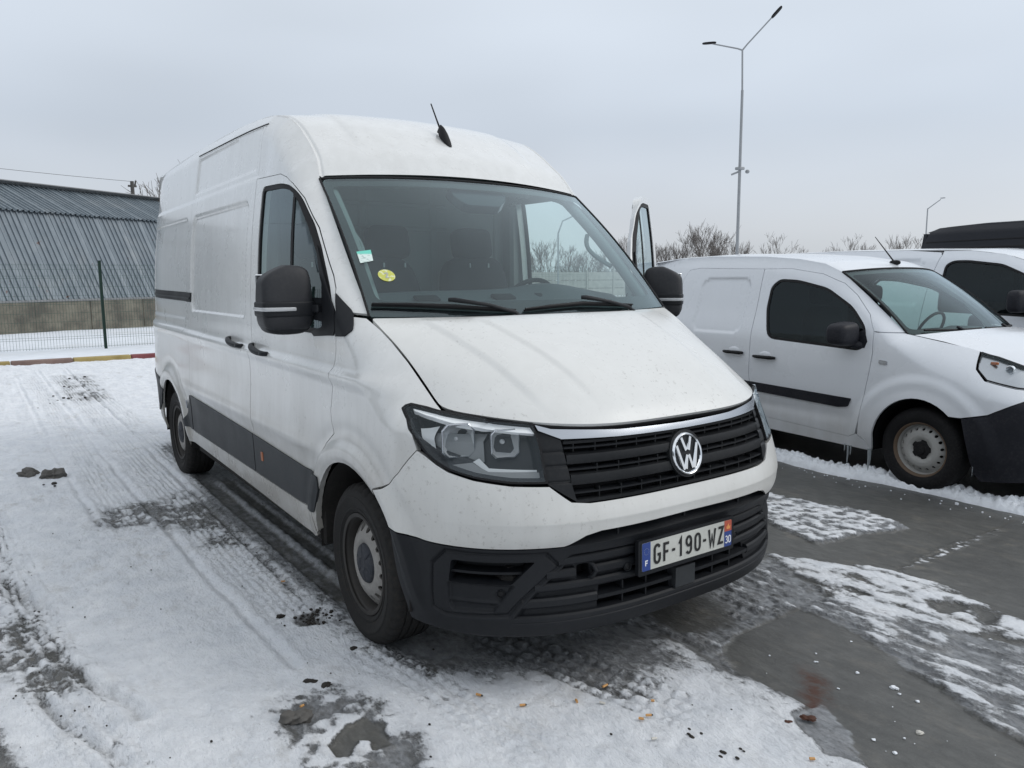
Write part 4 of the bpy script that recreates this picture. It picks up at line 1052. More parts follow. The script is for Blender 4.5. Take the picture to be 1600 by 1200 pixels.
# ---- wheel housings, floor and sills
for cx in (0,-3.64):
    for s in (-1,1):
        V=[];F=[];aa=np.linspace(-6,186,30)
        for j,(r,y) in enumerate(((.462,.972),(.468,.90),(.470,.55),(.30,.50),(.02,.50))):
            for a in aa:
                V.append((cx+r*math.cos(math.radians(a)),s*y,.345+r*math.sin(math.radians(a))))
        n=len(aa)
        for j in range(4):
            for i in range(n-1):F.append((j*n+i,j*n+i+1,(j+1)*n+i+1,(j+1)*n+i))
        mb=MB();mb.add(V,F);mb.build('wheel_liner',M['liner'],van,sharp=50,fix=False)
mb=MB();mb.box((-.47,-.89,.46),(.05,.14,.32),bev=.01);mb.build('mud_guard',M['liner'],van);mb=MB();mb.box((-.47,.89,.46),(.05,.14,.32),bev=.01);mb.build('mud_guard',M['liner'],van)
mb=MB();mb.box((-2.0,0,.40),(5.6,1.50,.24),bev=.03);mb.box((.50,0,.36),(.6,1.0,.2),bev=.04);mb.box((-1.8,-.88,.36),(2.5,.12,.12));mb.box((-1.8,.88,.36),(2.5,.12,.12));mb.build('underbody',M['liner'],van)
# ---- cabin
cab=van
dash=[(-.06,1.385),(-.16,1.425),(-.30,1.475),(-.42,1.515),(-.50,1.52),(-.56,1.47),(-.62,1.30),(-.62,.9),(-.2,.7),(-.06,1.2)]
mb=MB()
V=[];F=[];ys=np.linspace(-.86,.86,41);m=len(dash)
for y in ys:
    k=math.exp(-((y-.42)/.22)**2)*.035
    for i,(x,z) in enumerate(dash):V.append((x+.10*(1-(y/.86)**2)*(i<2),y,z+(k if 2<=i<=5 else 0)-(.03*(abs(y)/.86)**4 if 1<i<6 else 0)))
for j in range(len(ys)-1):
    for i in range(m-1):F.append((j*m+i,j*m+i+1,(j+1)*m+i+1,(j+1)*m+i))
mb.add(V,F);db=mb.build('dashboard',M['trimdark'],van,sharp=50)
for y in (-.45,.0,.28):
    mb=MB();mb.box((-.30,y,1.485),(.06,.13,.018),bev=.006,R=Matrix.Rotation(.35,3,'Y'));mb.build('dash_vent',M['dark'],db)
mb=MB();sw=[]
for k in range(40):
    a=2*math.pi*k/40;sw.append((-.66+.19*math.sin(a)*.42,.42+.19*math.cos(a),1.40+.19*math.sin(a)*.9))
mb.tube(sw+[sw[0]],.014,8,cap=False);mb.tube([(-.66,.42,1.40),(-.60,.42,1.33)],.05,12)
for a in (0,math.pi,-math.pi/2):mb.tube([(-.66,.42,1.40),(-.66+.18*math.sin(a)*.42,.42+.18*math.cos(a),1.40+.18*math.sin(a)*.9)],.013,6)
mb.build('steering_wheel',M['rubber'],van)
def seat(y,w,heads):
    mb=MB()
    V,F=squad((-1.0,y,.98),(.26,w/2,.10),.4,16);mb.add(V,F);s=mb.build('seat',M['cloth'],van,sharp=60)
    Rm_=np.array(Matrix.Rotation(-.20,3,'Y'))
    mb=MB();V,F=squad((0,0,0),(.085,w/2,.36),.35,18,lambda p:np.array([p[0],p[1]*(1-.15*max(0,p[2])),p[2]]));mb.add([Rm_@np.array(v)+[-1.22,y,1.36] for v in V],F);mb.build('backrest',M['cloth'],s,sharp=60)
    for hy in heads:
        mb=MB();V,F=squad((0,0,0),(.06,.135,.10),.4,16);mb.add([Rm_@np.array(v)+[-1.28,y+hy,1.80] for v in V],F);mb.tube([(-1.27,y+hy-.05,1.6),(-1.28,y+hy-.05,1.75)],.007,6);mb.tube([(-1.27,y+hy+.05,1.6),(-1.28,y+hy+.05,1.75)],.007,6);mb.build('headrest',M['cloth'],s,sharp=60)
        for k in (-.07,.07):
            mb=MB();mb.box((-1.185,y+hy+k,1.665),(.006,.010,.028));mb.build('seat_tag',M['lens_white'],s)
seat(.42,.50,[0]);seat(-.40,.86,[-.22,.22])
mb=MB();zz=list(np.linspace(.5,2.40,14));yy=[float(side_y(np.array(-1.5),np.array(z)))-.06 for z in zz];mb.prism([(-y,z) for y,z in zip(yy,zz)]+[(y,z) for y,z in zip(yy[::-1],zz[::-1])],-.02,.02,lambda a,b,c:(-1.5+c,a,b));bk=mb.build('bulkhead',M['bulk'],van)
mb=MB()
for z in (1.9,2.05):mb.box((-1.475,-.2,z),(.02,1.1,.03),bev=.008)
for y in (-.75,-.25,.25,.75):mb.box((-1.475,y,1.6),(.02,.05,1.3),bev=.008)
mb.build('bulkhead_rib',M['bulk'],bk)
# headliner and sun visors
V_,F_,N_=skin_data(roof_P,rectp(-.985,.985,-1.55,-.80),step=.08,dom=(.78,1),off=-.10,lip=0,flip=True)
mesh('headliner',V_,[f[::-1] for f in F_],M['trim'],van,nrm=-N_)
for y in (-.42,.42):
    mb=MB();mb.box((-.88,y,2.10),(.18,.46,.02),bev=.008,R=Matrix.Rotation(-.15,3,'Y'));mb.build('sun_visor',M['trim'],van)
# pillar trims and grab handles
for s in (-1,1):
    a=[screen_P(np.array(.955*s),np.array(v))+[-.05,-.02*s,-.02] for v in np.linspace(0,1,8)];mb=MB();mb.tube(a,.032,8);tr=mb.build('pillar_trim',M['trim'],van,sharp=60)
    a=[screen_P(np.array(.90*s),np.array(v))+[-.10-.035*math.sin((v-.36)/.28*math.pi),-.045*s*math.sin((v-.36)/.28*math.pi),-.03] for v in np.linspace(.36,.64,10)];mb=MB();mb.tube(a,.013,8);mb.build('grab_handle',M['trim'],tr)
    mb=MB();mb.box((-1.43,.84*s,1.58),(.12,.08,1.0),bev=.02);mb.build('pillar_trim',M['trim'],van)
GP={'B1': [(-0.994, 3.254), (-0.435, 3.277), (0.106, 3.247), (0.586, 3.191), (0.988, 3.171), (1.342, 3.154), (1.743, 1.939), (1.504, 1.858), (1.414, 1.799), (1.232, 1.797), (1.052, 1.831), (0.887, 1.811), (0.74, 1.743), (0.597, 1.721), (0.602, 1.587), (0.454, 1.561), (0.288, 1.518), (0.302, 1.351), (-0.105, 1.377), (-1.369, 2.829)], 'I1': [(-0.608, 2.31), (-0.327, 2.403), (-0.1, 2.44), (0.12, 2.481), (0.288, 2.588), (0.616, 2.446), (0.566, 2.252), (0.48, 2.114), (0.491, 1.89), (0.445, 1.732), (0.262, 1.775), (0.067, 1.825), (-0.246, 1.86)], 'B2': [(0.935, 0.393), (0.932, 0.841), (1.117, 0.84), (1.264, 0.828), (1.401, 0.767), (1.546, 0.697), (1.693, 0.653), (1.846, 0.569), (2.027, 0.527), (2.235, 0.451), (2.269, 0.348), (1.926, -0.133), (1.795, -0.03), (1.709, 0.022), (1.575, 0.122), (1.487, 0.139), (1.235, 0.136), (1.126, 0.156), (0.988, 0.243)], 'B3': [(0.505, 0.226), (0.512, 0.621), (0.731, 0.6), (0.861, 0.485), (0.832, 0.302), (0.751, 0.223)], 'I2': [(0.431, -0.11), (0.452, 0.277), (0.41, 1.324), (0.931, 1.132), (0.932, 0.841), (0.935, 0.393), (1.19, 0.115), (1.063, 0.113), (0.816, 0.154), (0.64, 0.014)], 'I3': [(1.501, 0.196), (1.63, 0.132), (1.775, -0.032), (1.679, -0.079), (1.464, 0.037)], 'MIX': [(0.616, 1.048), (0.953, 1.097), (1.234, 1.174), (1.455, 1.198), (1.72, 1.308), (1.922, 1.398), (2.235, 0.451), (2.027, 0.527), (1.846, 0.569), (1.693, 0.653), (1.546, 0.697), (1.264, 0.828), (0.932, 0.841)], 'BAND': [(0.264, 0.954), (0.32, 1.27), (0.419, 1.37), (0.659, 1.498), (0.952, 1.693), (1.187, 1.692), (1.411, 1.602), (1.627, 1.546), (1.856, 1.597), (1.943, 1.335), (1.72, 1.308), (1.57, 1.303), (1.504, 1.212), (1.388, 1.106), (1.199, 1.126), (0.997, 1.029), (0.752, 1.021), (0.537, 0.94)], 'BH1': [(1.223, 1.43), (1.343, 1.495), (1.402, 1.431), (1.363, 1.33)], 'BH2': [(1.393, 1.514), (1.529, 1.524), (1.54, 1.403), (1.476, 1.393)], 'MASS': [(0.581, -2.602), (-4.328, -3.702), (-18.203, -4.162), (-15.042, 0.835), (-3.598, -0.743), (-1.968, -0.727), (-0.718, -0.789), (-0.062, -0.905), (0.228, -0.86), (0.372, -0.563), (0.599, -0.249), (0.701, 0.153), (0.816, 0.154), (1.063, 0.113), (1.252, -0.001), (1.417, -0.029), (1.588, -0.086), (1.739, -0.136), (1.941, -0.296)], 'NEAR': [(-3.696, -0.874), (-3.437, -0.705), (-1.105, -0.669), (-0.096, -0.952), (0.074, -0.716), (0.278, -0.433), (0.431, -0.11), (0.548, 0.225), (0.799, 0.131), (1.052, 0.01), (0.998, -0.392), (0.597, -0.71), (0.302, -0.899), (0.047, -1.015), (-0.634, -1.028), (-1.582, -1.046), (-2.56, -1.038)], 'P1': [(0.68, -1.397), (0.588, -1.289), (0.584, -1.226), (0.669, -1.196), (0.775, -1.222), (0.788, -1.294), (0.727, -1.271), (0.697, -1.3), (0.767, -1.365), (0.756, -1.399)], 'IC4': [(0.245, -1.442), (0.409, -1.174), (0.595, -1.103), (0.913, -1.12), (1.079, -1.167), (0.846, -1.494), (0.401, -1.515)], 'D1': [(-2.838, -1.671), (-2.922, -1.478), (-2.903, -1.094), (-2.348, -1.004), (-1.862, -1.027), (-1.916, -1.266), (-2.098, -1.455), (-2.357, -1.746)], 'D2': [(-1.828, -1.286), (-1.797, -1.103), (-1.543, -1.088), (-1.581, -1.304)], 'D3': [(-11.718, -1.137), (-11.444, -0.788), (-8.502, -0.896), (-8.401, -1.379)], 'D4': [(-1.013, -2.382), (-1.086, -2.211), (-0.69, -2.087), (-0.209, -1.995), (-0.208, -2.186), (-0.487, -2.383)], 'D5': [(-0.172, -2.383), (-0.103, -2.286), (0.139, -2.262), (0.3, -2.258), (0.21, -2.384)], 'D6': [(-0.415, -1.106), (-0.374, -1.027), (-0.204, -1.046), (-0.233, -1.141)], 'D7': [(0.937, 1.72), (0.909, 2.044), (0.918, 2.475), (0.95, 2.902), (0.98, 2.881), (0.997, 2.305), (0.979, 1.84), (0.976, 1.726)], 'R1': [(-1.792, -2.269), (-1.527, -2.193), (-1.172, -2.129)], 'R2': [(-0.673, -2.112), (-0.32, -2.027), (0.116, -1.878)], 'R3': [(-0.234, -2.185), (0.006, -2.101), (0.169, -2.068), (0.357, -1.986)], 'R4': [(-2.39, -0.253), (-4.103, 0.023), (-6.25, 0.047)], 'J1': [(0.93, 0.313), (0.932, 0.841)], 'J2': [(0.937, 1.72), (0.956, 2.932)], 'J3': [(0.932, 0.841), (1.289, 0.811), (1.789, 0.597), (2.035, 0.508)], 'TR': [(0.281, -0.504), (1.283, -0.251)], 'TR2': [(0.414, -0.245), (1.209, -0.06)], 'TRL': [(0.125, -0.645), (1.177, -0.433)], 'STAIN': [(1.285, 0.376), (1.374, 0.372), (1.47, 0.265), (1.531, 0.13), (1.495, 0.095), (1.422, 0.236)], 'STAIN2': [(1.485, -0.003), (1.505, 0.08), (1.538, 0.07), (1.526, -0.014)]}
GT={'clod': [(-4.203, -2.016), (-4.039, -1.862), (0.458, -1.436), (1.497, -0.02), (1.52, 0.059)], 'dark': [(-0.413, -1.199), (0.243, -1.302), (0.309, -1.258), (0.077, -1.051), (-8.035, -1.708), (-11.418, -1.024), (-10.136, -1.203), (-8.892, -1.404), (-8.844, -1.25), (-0.291, -2.242), (-0.053, -2.065), (-1.101, -2.139), (-1.072, -2.191), (-3.697, -1.938), (1.322, -0.35), (1.357, -0.334), (1.464, -0.356), (1.508, -0.325)], 'butt': [(0.718, -0.821), (0.87, -0.727), (0.964, -0.546), (1.029, -0.484), (0.945, -0.389), (1.127, -0.318), (1.188, -0.438), (1.187, -0.398), (1.298, -0.485), (0.4, -1.39), (-0.807, -1.058), (1.676, -0.147)], 'bits': [(1.242, 0.528), (1.284, 0.465), (1.433, 0.521), (1.581, 0.528), (1.613, 0.502), (1.681, 0.506), (1.787, 0.312), (1.717, 0.144), (1.799, 0.129), (1.457, 0.349), (1.611, 1.256), (1.878, 0.772), (1.267, 0.749), (1.429, 1.374)]}
# ================================================================ GROUND
GP['BAND']=[p for p in GP['BAND'] if p not in ((1.856,1.597),(1.943,1.335))];k_=GP['BAND'].index((1.627,1.546));GP['BAND'][k_+1:k_+1]=[(1.9,1.60),(2.6,1.72),(4.2,1.75),(4.1,1.35),(2.6,1.42),(1.9,1.34)]
k_=GP['MIX'].index((1.922,1.398));GP['MIX'][k_:k_+2]=[(2.0,1.40),(4.1,1.40),(4.0,.1),(2.5,.30)]
def perlin(x,y,seed=0):
    r=np.random.RandomState(seed);tab=r.rand(256,256)*2*np.pi
    xi=np.floor(x).astype(int);yi=np.floor(y).astype(int);xf=x-xi;yf=y-yi
    u=xf*xf*xf*(xf*(xf*6-15)+10);v=yf*yf*yf*(yf*(yf*6-15)+10)
    def g(ix,iy,dx,dy):
        a=tab[ix&255,iy&255];return np.cos(a)*dx+np.sin(a)*dy
    a=g(xi,yi,xf,yf);b=g(xi+1,yi,xf-1,yf);c=g(xi,yi+1,xf,yf-1);d=g(xi+1,yi+1,xf-1,yf-1)
    return (a+(b-a)*u)+((c+(d-c)*u)-(a+(b-a)*u))*v
def fbm(x,y,f,oc=4,seed=0,gain=.5,ax=1.0):
    s=0;a=1;t=0
    for o in range(oc):
        s=s+a*perlin(x*f*ax+17.3*o,y*f-9.1*o,seed+o);t+=a;a*=gain;f*=2.07
    return s/t*1.6
def grade(a,b,fine0,fine1,h,g,hmax):
    out=[fine0];s=h
    while out[-1]<fine1:out.append(out[-1]+h)
    s=h
    while out[-1]<b:s=min(s*g,hmax);out.append(out[-1]+s)
    lo=[fine0];s=h
    while lo[-1]>a:s=min(s*g,hmax);lo.append(lo[-1]-s)
    return np.array(lo[::-1][:-1]+out)
gx=grade(-16.0,9.0,-1.4,2.15,.0115,1.022,.14);gy=grade(-9.0,9.5,-2.45,2.1,.0115,1.022,.14)
GXX,GYY=np.meshgrid(gx,gy,indexing='ij');X=GXX.ravel();Y=GYY.ravel()
def pdist(name,warp=.05,f=3.0,seed=3,fine=.018):
    wx=X+warp*fbm(X,Y,f,3,seed)+fine*fbm(X,Y,22,3,seed+20);wy=Y+warp*fbm(X,Y,f,3,seed+7)+fine*fbm(X,Y,22,3,seed+31)
    P=GP[name];b=np.array(P);m=.6
    k=(wx>b[:,0].min()-m)&(wx<b[:,0].max()+m)&(wy>b[:,1].min()-m)&(wy<b[:,1].max()+m)
    D=np.full(X.shape,m);
    if k.any():D[k]=seg_dist(np.stack([wx[k],wy[k]],1),P)
    return D
def ins(name,soft=.03,**k):return sstep(soft,-soft,pdist(name,**k))
def lined(name,**k):
    P=GP[name];b=np.array(P);m=.5
    k=(X>b[:,0].min()-m)&(X<b[:,0].max()+m)&(Y>b[:,1].min()-m)&(Y<b[:,1].max()+m)
    D=np.full(X.shape,m);wx=X[k]+.02*fbm(X[k],Y[k],6,2,5);wy=Y[k]+.02*fbm(X[k],Y[k],6,2,9)
    D[k]=seg_dist(np.stack([wx,wy],1),P,closed=False);return D
nbig=fbm(X,Y,.7,4,40);nmid=fbm(X,Y,3.5,4,50);nfin=fbm(X,Y,16,4,60)
stre=fbm(X*.28,Y,14,4,70)            # streaks that follow the wheel tracks
snow=np.ones(X.shape)*1.0;ice=np.zeros(X.shape);dirt=np.zeros(X.shape)
# packed, thin snow in front; cleaner lumps by the kerb
mass=ins('MASS',.05);right=sstep(-.2,.2,Y-.2)*(1-mass)
snow=np.where(Y>.0,snow*(1-sstep(.0,.4,Y)*sstep(-6,-3.5,X)),snow)   # beyond the van: bare concrete lane
snow=np.maximum(snow*(1-right),mass)
snow=np.maximum(snow,sstep(-5.2,-7.0,X+.6*nbig))
snow*=1-.0*nbig
near=ins('NEAR',.16,warp=.08);snow=snow*(1-.62*near);ice=np.maximum(ice,near*.75)
under=sstep(1.0,.80,np.abs(Y))*sstep(.6,.2,X)*sstep(-5.1,-4.6,X);snow*=1-.75*under;ice=np.maximum(ice,under*.6)
band=ins('BAND',.05);snow=np.maximum(snow,band*(.74+.75*stre+.25*nfin))
mixr=ins('MIX',.06)*sstep(1.9,1.0,X+0*Y);mixv=ins('MIX',.05)
snow=np.maximum(snow,mixv*(.42+.95*stre+.35*nmid));ice=np.maximum(ice,mixv*.75)
i2=ins('I2',.06);snow=np.maximum(snow*(1-.8*i2),i2*(.26+.8*stre+.3*nfin));ice=np.maximum(ice,i2*.55)
b1=ins('B1',.02,warp=.03);snow*=1-b1*(1-band);ice*=1-b1
i1=ins('I1',.03);snow=np.maximum(snow,i1*(.60+.6*nfin+.5*stre));ice=np.maximum(ice,i1*.8)
for n_ in ('BH1','BH2'):
    k=ins(n_,.05,warp=.10,fine=.03);snow*=1-k*.9
b2=ins('B2',.015,warp=.02,fine=.012);snow*=1-b2;ice*=1-b2
b3=ins('B3',.05);snow*=1-.85*b3;ice*=1-.6*b3;dirt=np.maximum(dirt,b3*.3)
i3=ins('I3',.02,warp=.02);snow=snow*(1-.8*i3);ice=np.maximum(ice,i3*.9)
# dirty rim between the snow mass and the bare slab
rim=np.exp(-((pdist('MASS')-.02)/.07)**2)*(X>.3);snow*=1-.35*rim*sstep(-.3,.4,nfin+.1);ice=np.maximum(ice,rim*.5);dirt=np.maximum(dirt,.25*rim)
i4=ins('IC4',.13,warp=.12);snow*=1-i4*sstep(-.35,.35,nmid+.6*nfin+.12)*.85;ice=np.maximum(ice,i4*.6);dirt=np.maximum(dirt,i4*.25)
p1=ins('P1',.010,warp=.015,fine=.010);snow*=1-p1;ice*=1-p1
for n_,a,s_ in (('D1',.60,.20),('D2',.58,.10),('D3',.5,.4),('D4',.50,.16),('D5',.9,.05),('D6',.9,.02)):
    k=ins(n_,s_,warp=.08);kk=k*sstep(-.45,.35,nmid*.6+nfin*.7+stre*.4+(a-.55));snow*=1-.66*kk;dirt=np.maximum(dirt,k*.55*sstep(-.5,.3,nfin));ice=np.maximum(ice,k*.4)
# thin worn spots everywhere in the packed snow
worn=mass*sstep(.18,.55,nmid*.8+nbig*.5+.25*nfin-.14)*sstep(-8,-2,X);snow*=1-.38*worn;ice=np.maximum(ice,.35*worn)
# frontmost part of the mass is whiter and lumpier
# ---- heights
h=.0*X
hs=.016+.006*nbig+.009*nmid+.0045*nfin
far=sstep(-3.0,-6.5,X)*mass+sstep(-.6,-1.6,Y)*sstep(-.5,-2.5,X)*mass
lump=np.abs(fbm(X,Y,2.2,4,80))
hs=hs+far*(.030*lump+.012*nmid)
# smooth tyre-packed lane left of the van
lane=sstep(.42,.25,np.abs(Y+1.32-.02*X*0))*sstep(-1.4,-2.2,X)
hs=hs-lane*far*.02*lump
h=h+sstep(.12,.6,snow)*hs+.002*ice+.0006*fbm(X,Y,40,2,90)
# ruts and tyre marks
for n_,d_,w_ in (('R1',.022,.035),('R2',.014,.025),('R3',.014,.02)):
    D=lined(n_);dirt=np.maximum(dirt,.75*np.exp(-(D/(w_*.8))**2));snow=snow-.22*np.exp(-(D/(w_*.8))**2);h-=1.5*d_*np.exp(-(D/w_)**2);h+=.010*np.exp(-((D-w_*2.2)/w_)**2)
def tread(P0,P1,width,depth,pitch,rows,fade0=0,fade1=.25,ang=.0):
    a=np.array(P0);b=np.array(P1);L=np.hypot(*(b-a));t=(b-a)/L;u=(X-a[0])*t[0]+(Y-a[1])*t[1];v=-(X-a[0])*t[1]+(Y-a[1])*t[0]
    m=sstep(width/2+.01,width/2-.02,np.abs(v))*sstep(-.05,.05,u)*sstep(L,L-fade1,u)
    rr=np.sin((v/width+.5)*rows*2*np.pi-np.pi/2)*.5+.5
    ph=u/pitch+np.abs(v)*ang/pitch+.5*np.floor((v/width+.5)*rows)
    bl=.5+.5*np.sin(2*np.pi*(ph+.8*nfin+.4*nmid))
    return m,m*(sstep(.25,.6,rr)*sstep(.15,.65,bl)),
for P0,P1,wd,dp,pt,rw,an in ((GP['TR'][0],(1.40,-.222),.25,.012,.060,4,.35),((.10,-1.02),(1.25,-.82),.20,.010,.046,4,.8),((-12,-1.22),(-.25,-1.16),.22,.011,.055,6,.5),((-12,-.93),(-3.9,-.90),.22,.012,.055,5,.5),((-12,-1.62),(-2.2,-1.55),.20,.010,.055,6,.5),((-3.2,-2.30),(-.5,-2.10),.2,.010,.055,5,.5),((-6.5,-2.45),(-1.2,-2.28),.2,.012,.055,5,.6),((.75,.50),(1.0,1.5),.2,.006,.05,4,.5),((-1.7,-2.35),(.9,-1.93),.22,.010,.05,4,.6),((.2,.72),(.95,.50),.2,.008,.05,4,.8)):
    m,bl=tread(P0,P1,wd,dp,pt,rw,ang=an)
    k=sstep(.15,.5,snow+.5*ice);h=h-m*.006*k+bl*dp*k;snow=np.where(m>.3,snow*(.78+.30*bl),snow)
for P_,w_,d_ in (([(-13,-1.00),(-5,-1.03),(-.6,-1.05)],.018,.012),([(-13,-1.44),(-4,-1.41),(-1.2,-1.36),(.1,-1.30)],.020,.012),([(-12,-1.80),(-5,-1.78),(-2.4,-1.72)],.018,.010),([(-6.5,-2.58),(-3,-2.42),(-1.2,-2.30)],.02,.012)):
    D=seg_dist(np.stack([X,Y+.015*fbm(X,Y,2,2,340)],1),P_,closed=False);g_=np.exp(-(D/w_)**2)*sstep(-.6,.2,nmid+.3);h=h-d_*g_+.6*d_*np.exp(-((D-2.1*w_)/w_)**2);snow=snow-.16*g_
# under the side of the van: two dark pressed wheel lines with ragged shoulders
for yc,w_ in ((-.87,.05),(-.73,.035)):
    D=np.abs(Y-yc+.012*fbm(X,Y,12,3,95));m=sstep(w_+.012,w_-.004,D)*sstep(-3.5,-3.0,X)*sstep(-.35,-.5,X);snow*=1-.75*m;ice*=1-.5*m;h-=.010*m
    m2=np.exp(-((D-w_-.022)/.016)**2)*sstep(-3.5,-3.0,X)*sstep(-.35,-.5,X);h+=.010*m2*(1+.8*nfin)
# slab joints
jx=np.abs(X-.935+.004*fbm(X,Y,5,2,97));jm=sstep(.010,.004,jx)*(1-sstep(.2,.5,snow));h-=.004*jm
dirt=np.maximum(dirt,jm*.8)
d7=ins('D7',.03,warp=.03);snow=np.maximum(snow,d7*(.36+1.0*fbm(X,Y,20,3,98)));salt=d7
h=h-.10*sstep(-14.35,-15.6,X)*0
flk=fbm(X,Y,26,3,310);dents=sstep(.25,.6,fbm(X,Y,7,4,320));h=h+mass*(.0035*flk-.008*dents);snow=snow-.14*mass*sstep(.22,.6,flk)*sstep(-.3,.4,nmid)-.08*mass*dents
web=np.exp(-((X-1.18)/.16)**2-((Y-.55)/.20)**2);dirt=np.maximum(dirt,web*sstep(.10,.02,np.abs(fbm(X,Y,16,3,330))))
snow=np.clip(snow+.10*nfin*(snow>.05)*(snow<.95),0,1.0);dirt=np.clip(dirt,0,1)
stain=ins('STAIN',.07,warp=.05,fine=.03)*sstep(-.7,-.2,fbm(X*2,Y*.8,14,3,300))+.0*X
n0,n1=len(gx),len(gy)
me=bpy.data.meshes.new('parking_ground')
idx=np.arange(n0*n1).reshape(n0,n1)
q=np.stack([idx[:-1,:-1],idx[1:,:-1],idx[1:,1:],idx[:-1,1:]],-1).reshape(-1,4)
me.vertices.add(n0*n1);me.vertices.foreach_set('co',np.stack([X,Y,h],1).astype(np.float32).ravel())
me.loops.add(q.size);me.loops.foreach_set('vertex_index',q.astype(np.int32).ravel())
me.polygons.add(len(q));me.polygons.foreach_set('loop_start',np.arange(0,q.size,4,dtype=np.int32));me.polygons.foreach_set('loop_total',np.full(len(q),4,dtype=np.int32))
me.polygons.foreach_set('use_smooth',np.ones(len(q),dtype=bool));me.update(calc_edges=True)
ca=me.color_attributes.new('cover','FLOAT_COLOR','POINT')
ca.data.foreach_set('color',np.stack([snow,ice,dirt,np.clip(stain*1.5,0,1)],1).astype(np.float32).ravel())
def ground_mat():
    m,t,b=mat_base('snowy_concrete',(.1,.1,.1),.6)
    at=N('ShaderNodeAttribute',t);at.attribute_name='cover';sp=N('ShaderNodeSeparateColor',t);t.links.new(at.outputs['Color'],sp.inputs[0])
    sn,ic,di,st=sp.outputs[0],sp.outputs[1],sp.outputs[2],at.outputs['Alpha']
    geo=N('ShaderNodeNewGeometry',t);pos=geo.outputs['Position']
    mpp=N('ShaderNodeMapping',t);mpp.inputs['Scale'].default_value=(.62,1,1);mpp.inputs['Rotation'].default_value=(0,0,.12);t.links.new(pos,mpp.inputs[0]);sv=mpp.outputs[0]
    f1=noise(t,28,8,.68,vec=sv);f2=noise(t,90,6,.7,vec=sv);f3=noise(t,6,6,.6,vec=pos);f4=noise(t,240,3,.6,vec=pos);f5=noise(t,1.6,4,.5,vec=pos)
    # concrete: wet grey with faint brushed streaks and pits
    mp2=N('ShaderNodeMapping',t);mp2.inputs['Scale'].default_value=(.38,1,1);t.links.new(pos,mp2.inputs[0]);s1=noise(t,26,5,.6,vec=mp2.outputs[0])
    con=mixc(t,rng(t,s1,.3,.7),(.072,.073,.069),(.130,.131,.124));con=mixc(t,rng(t,f3,.35,.7,0,.6),con,(.060,.061,.058));con=mixc(t,rng(t,f2,.62,.75,0,.5),con,(.17,.17,.16))
    con=mixc(t,rng(t,f4,.60,.68,0,.6),con,(.04,.04,.04));con=mixc(t,rng(t,noise(t,120,3,.7,vec=pos),.60,.70,0,.55),con,(.20,.20,.19));con=mixc(t,rng(t,noise(t,1.1,5,.6,vec=pos),.45,.65,0,.45),con,(.045,.046,.045))
    con=mixc(t,mth(t,'MULTIPLY',st,rng(t,f1,.38,.52,.15,1)),con,(.060,.020,.008))
    # frosted ice film
    icec=mixc(t,rng(t,f1,.35,.68),(.115,.120,.126),(.33,.345,.365))
    ifac=mth(t,'MULTIPLY',rng(t,mth(t,'ADD',ic,mth(t,'MULTIPLY',mth(t,'SUBTRACT',f1,.5),1.0)),.25,.60),.92)
    c=mixc(t,ifac,con,icec)
    # snow
    wht=mixc(t,rng(t,f3,.3,.7),(.70,.73,.77),(.84,.86,.885));wht=mixc(t,rng(t,f1,.50,.74,0,.42),wht,(.46,.485,.52))
    sfac=rng(t,mth(t,'ADD',sn,mth(t,'ADD',mth(t,'MULTIPLY',mth(t,'SUBTRACT',f1,.5),1.1),mth(t,'MULTIPLY',mth(t,'SUBTRACT',f2,.5),.8))),.33,.66,0,1,True)
    thin=mth(t,'MULTIPLY',sfac,rng(t,sn,.15,.85,.50,1.0))
    c=mixc(t,thin,c,wht)
    # dirt and crumbs
    g1=mth(t,'MULTIPLY',di,rng(t,f1,.38,.66,.1,1.0));c=mixc(t,mth(t,'MULTIPLY',g1,.60),c,(.12,.110,.092))
    cr=mth(t,'MULTIPLY',rng(t,noise(t,46,6,.78,vec=sv),.625,.68),rng(t,f5,.36,.60));c=mixc(t,mth(t,'MULTIPLY',cr,.60),c,(.10,.092,.080))
    cr2=mth(t,'MULTIPLY',rng(t,noise(t,9,7,.72,vec=sv),.52,.68),rng(t,f5,.40,.62));c=mixc(t,mth(t,'MULTIPLY',cr2,.34),c,(.30,.27,.22))
    t.links.new(c,b.inputs['Base Color'])
    ro=mixc(t,thin,mixc(t,ifac,(.42,.42,.42),(.34,.34,.34)),(.78,.78,.78));t.links.new(ro,b.inputs['Roughness'])
    b.inputs['Specular IOR Level'].default_value=.45
    hh=mth(t,'ADD',mth(t,'MULTIPLY',f1,1.0),mth(t,'MULTIPLY',f2,.5));hh=mth(t,'ADD',mth(t,'MULTIPLY',hh,rng(t,sn,0,.6,.25,1.0)),mth(t,'MULTIPLY',thin,.6))
    bump(t,b,hh,.9,.022)
    return m
M['ground']=ground_mat();me.materials.append(M['ground'])
go=link('parking_ground',me);tag(go,'concrete parking ground with packed snow, ice, bare wet slab and tyre tracks','ground',kind='structure')
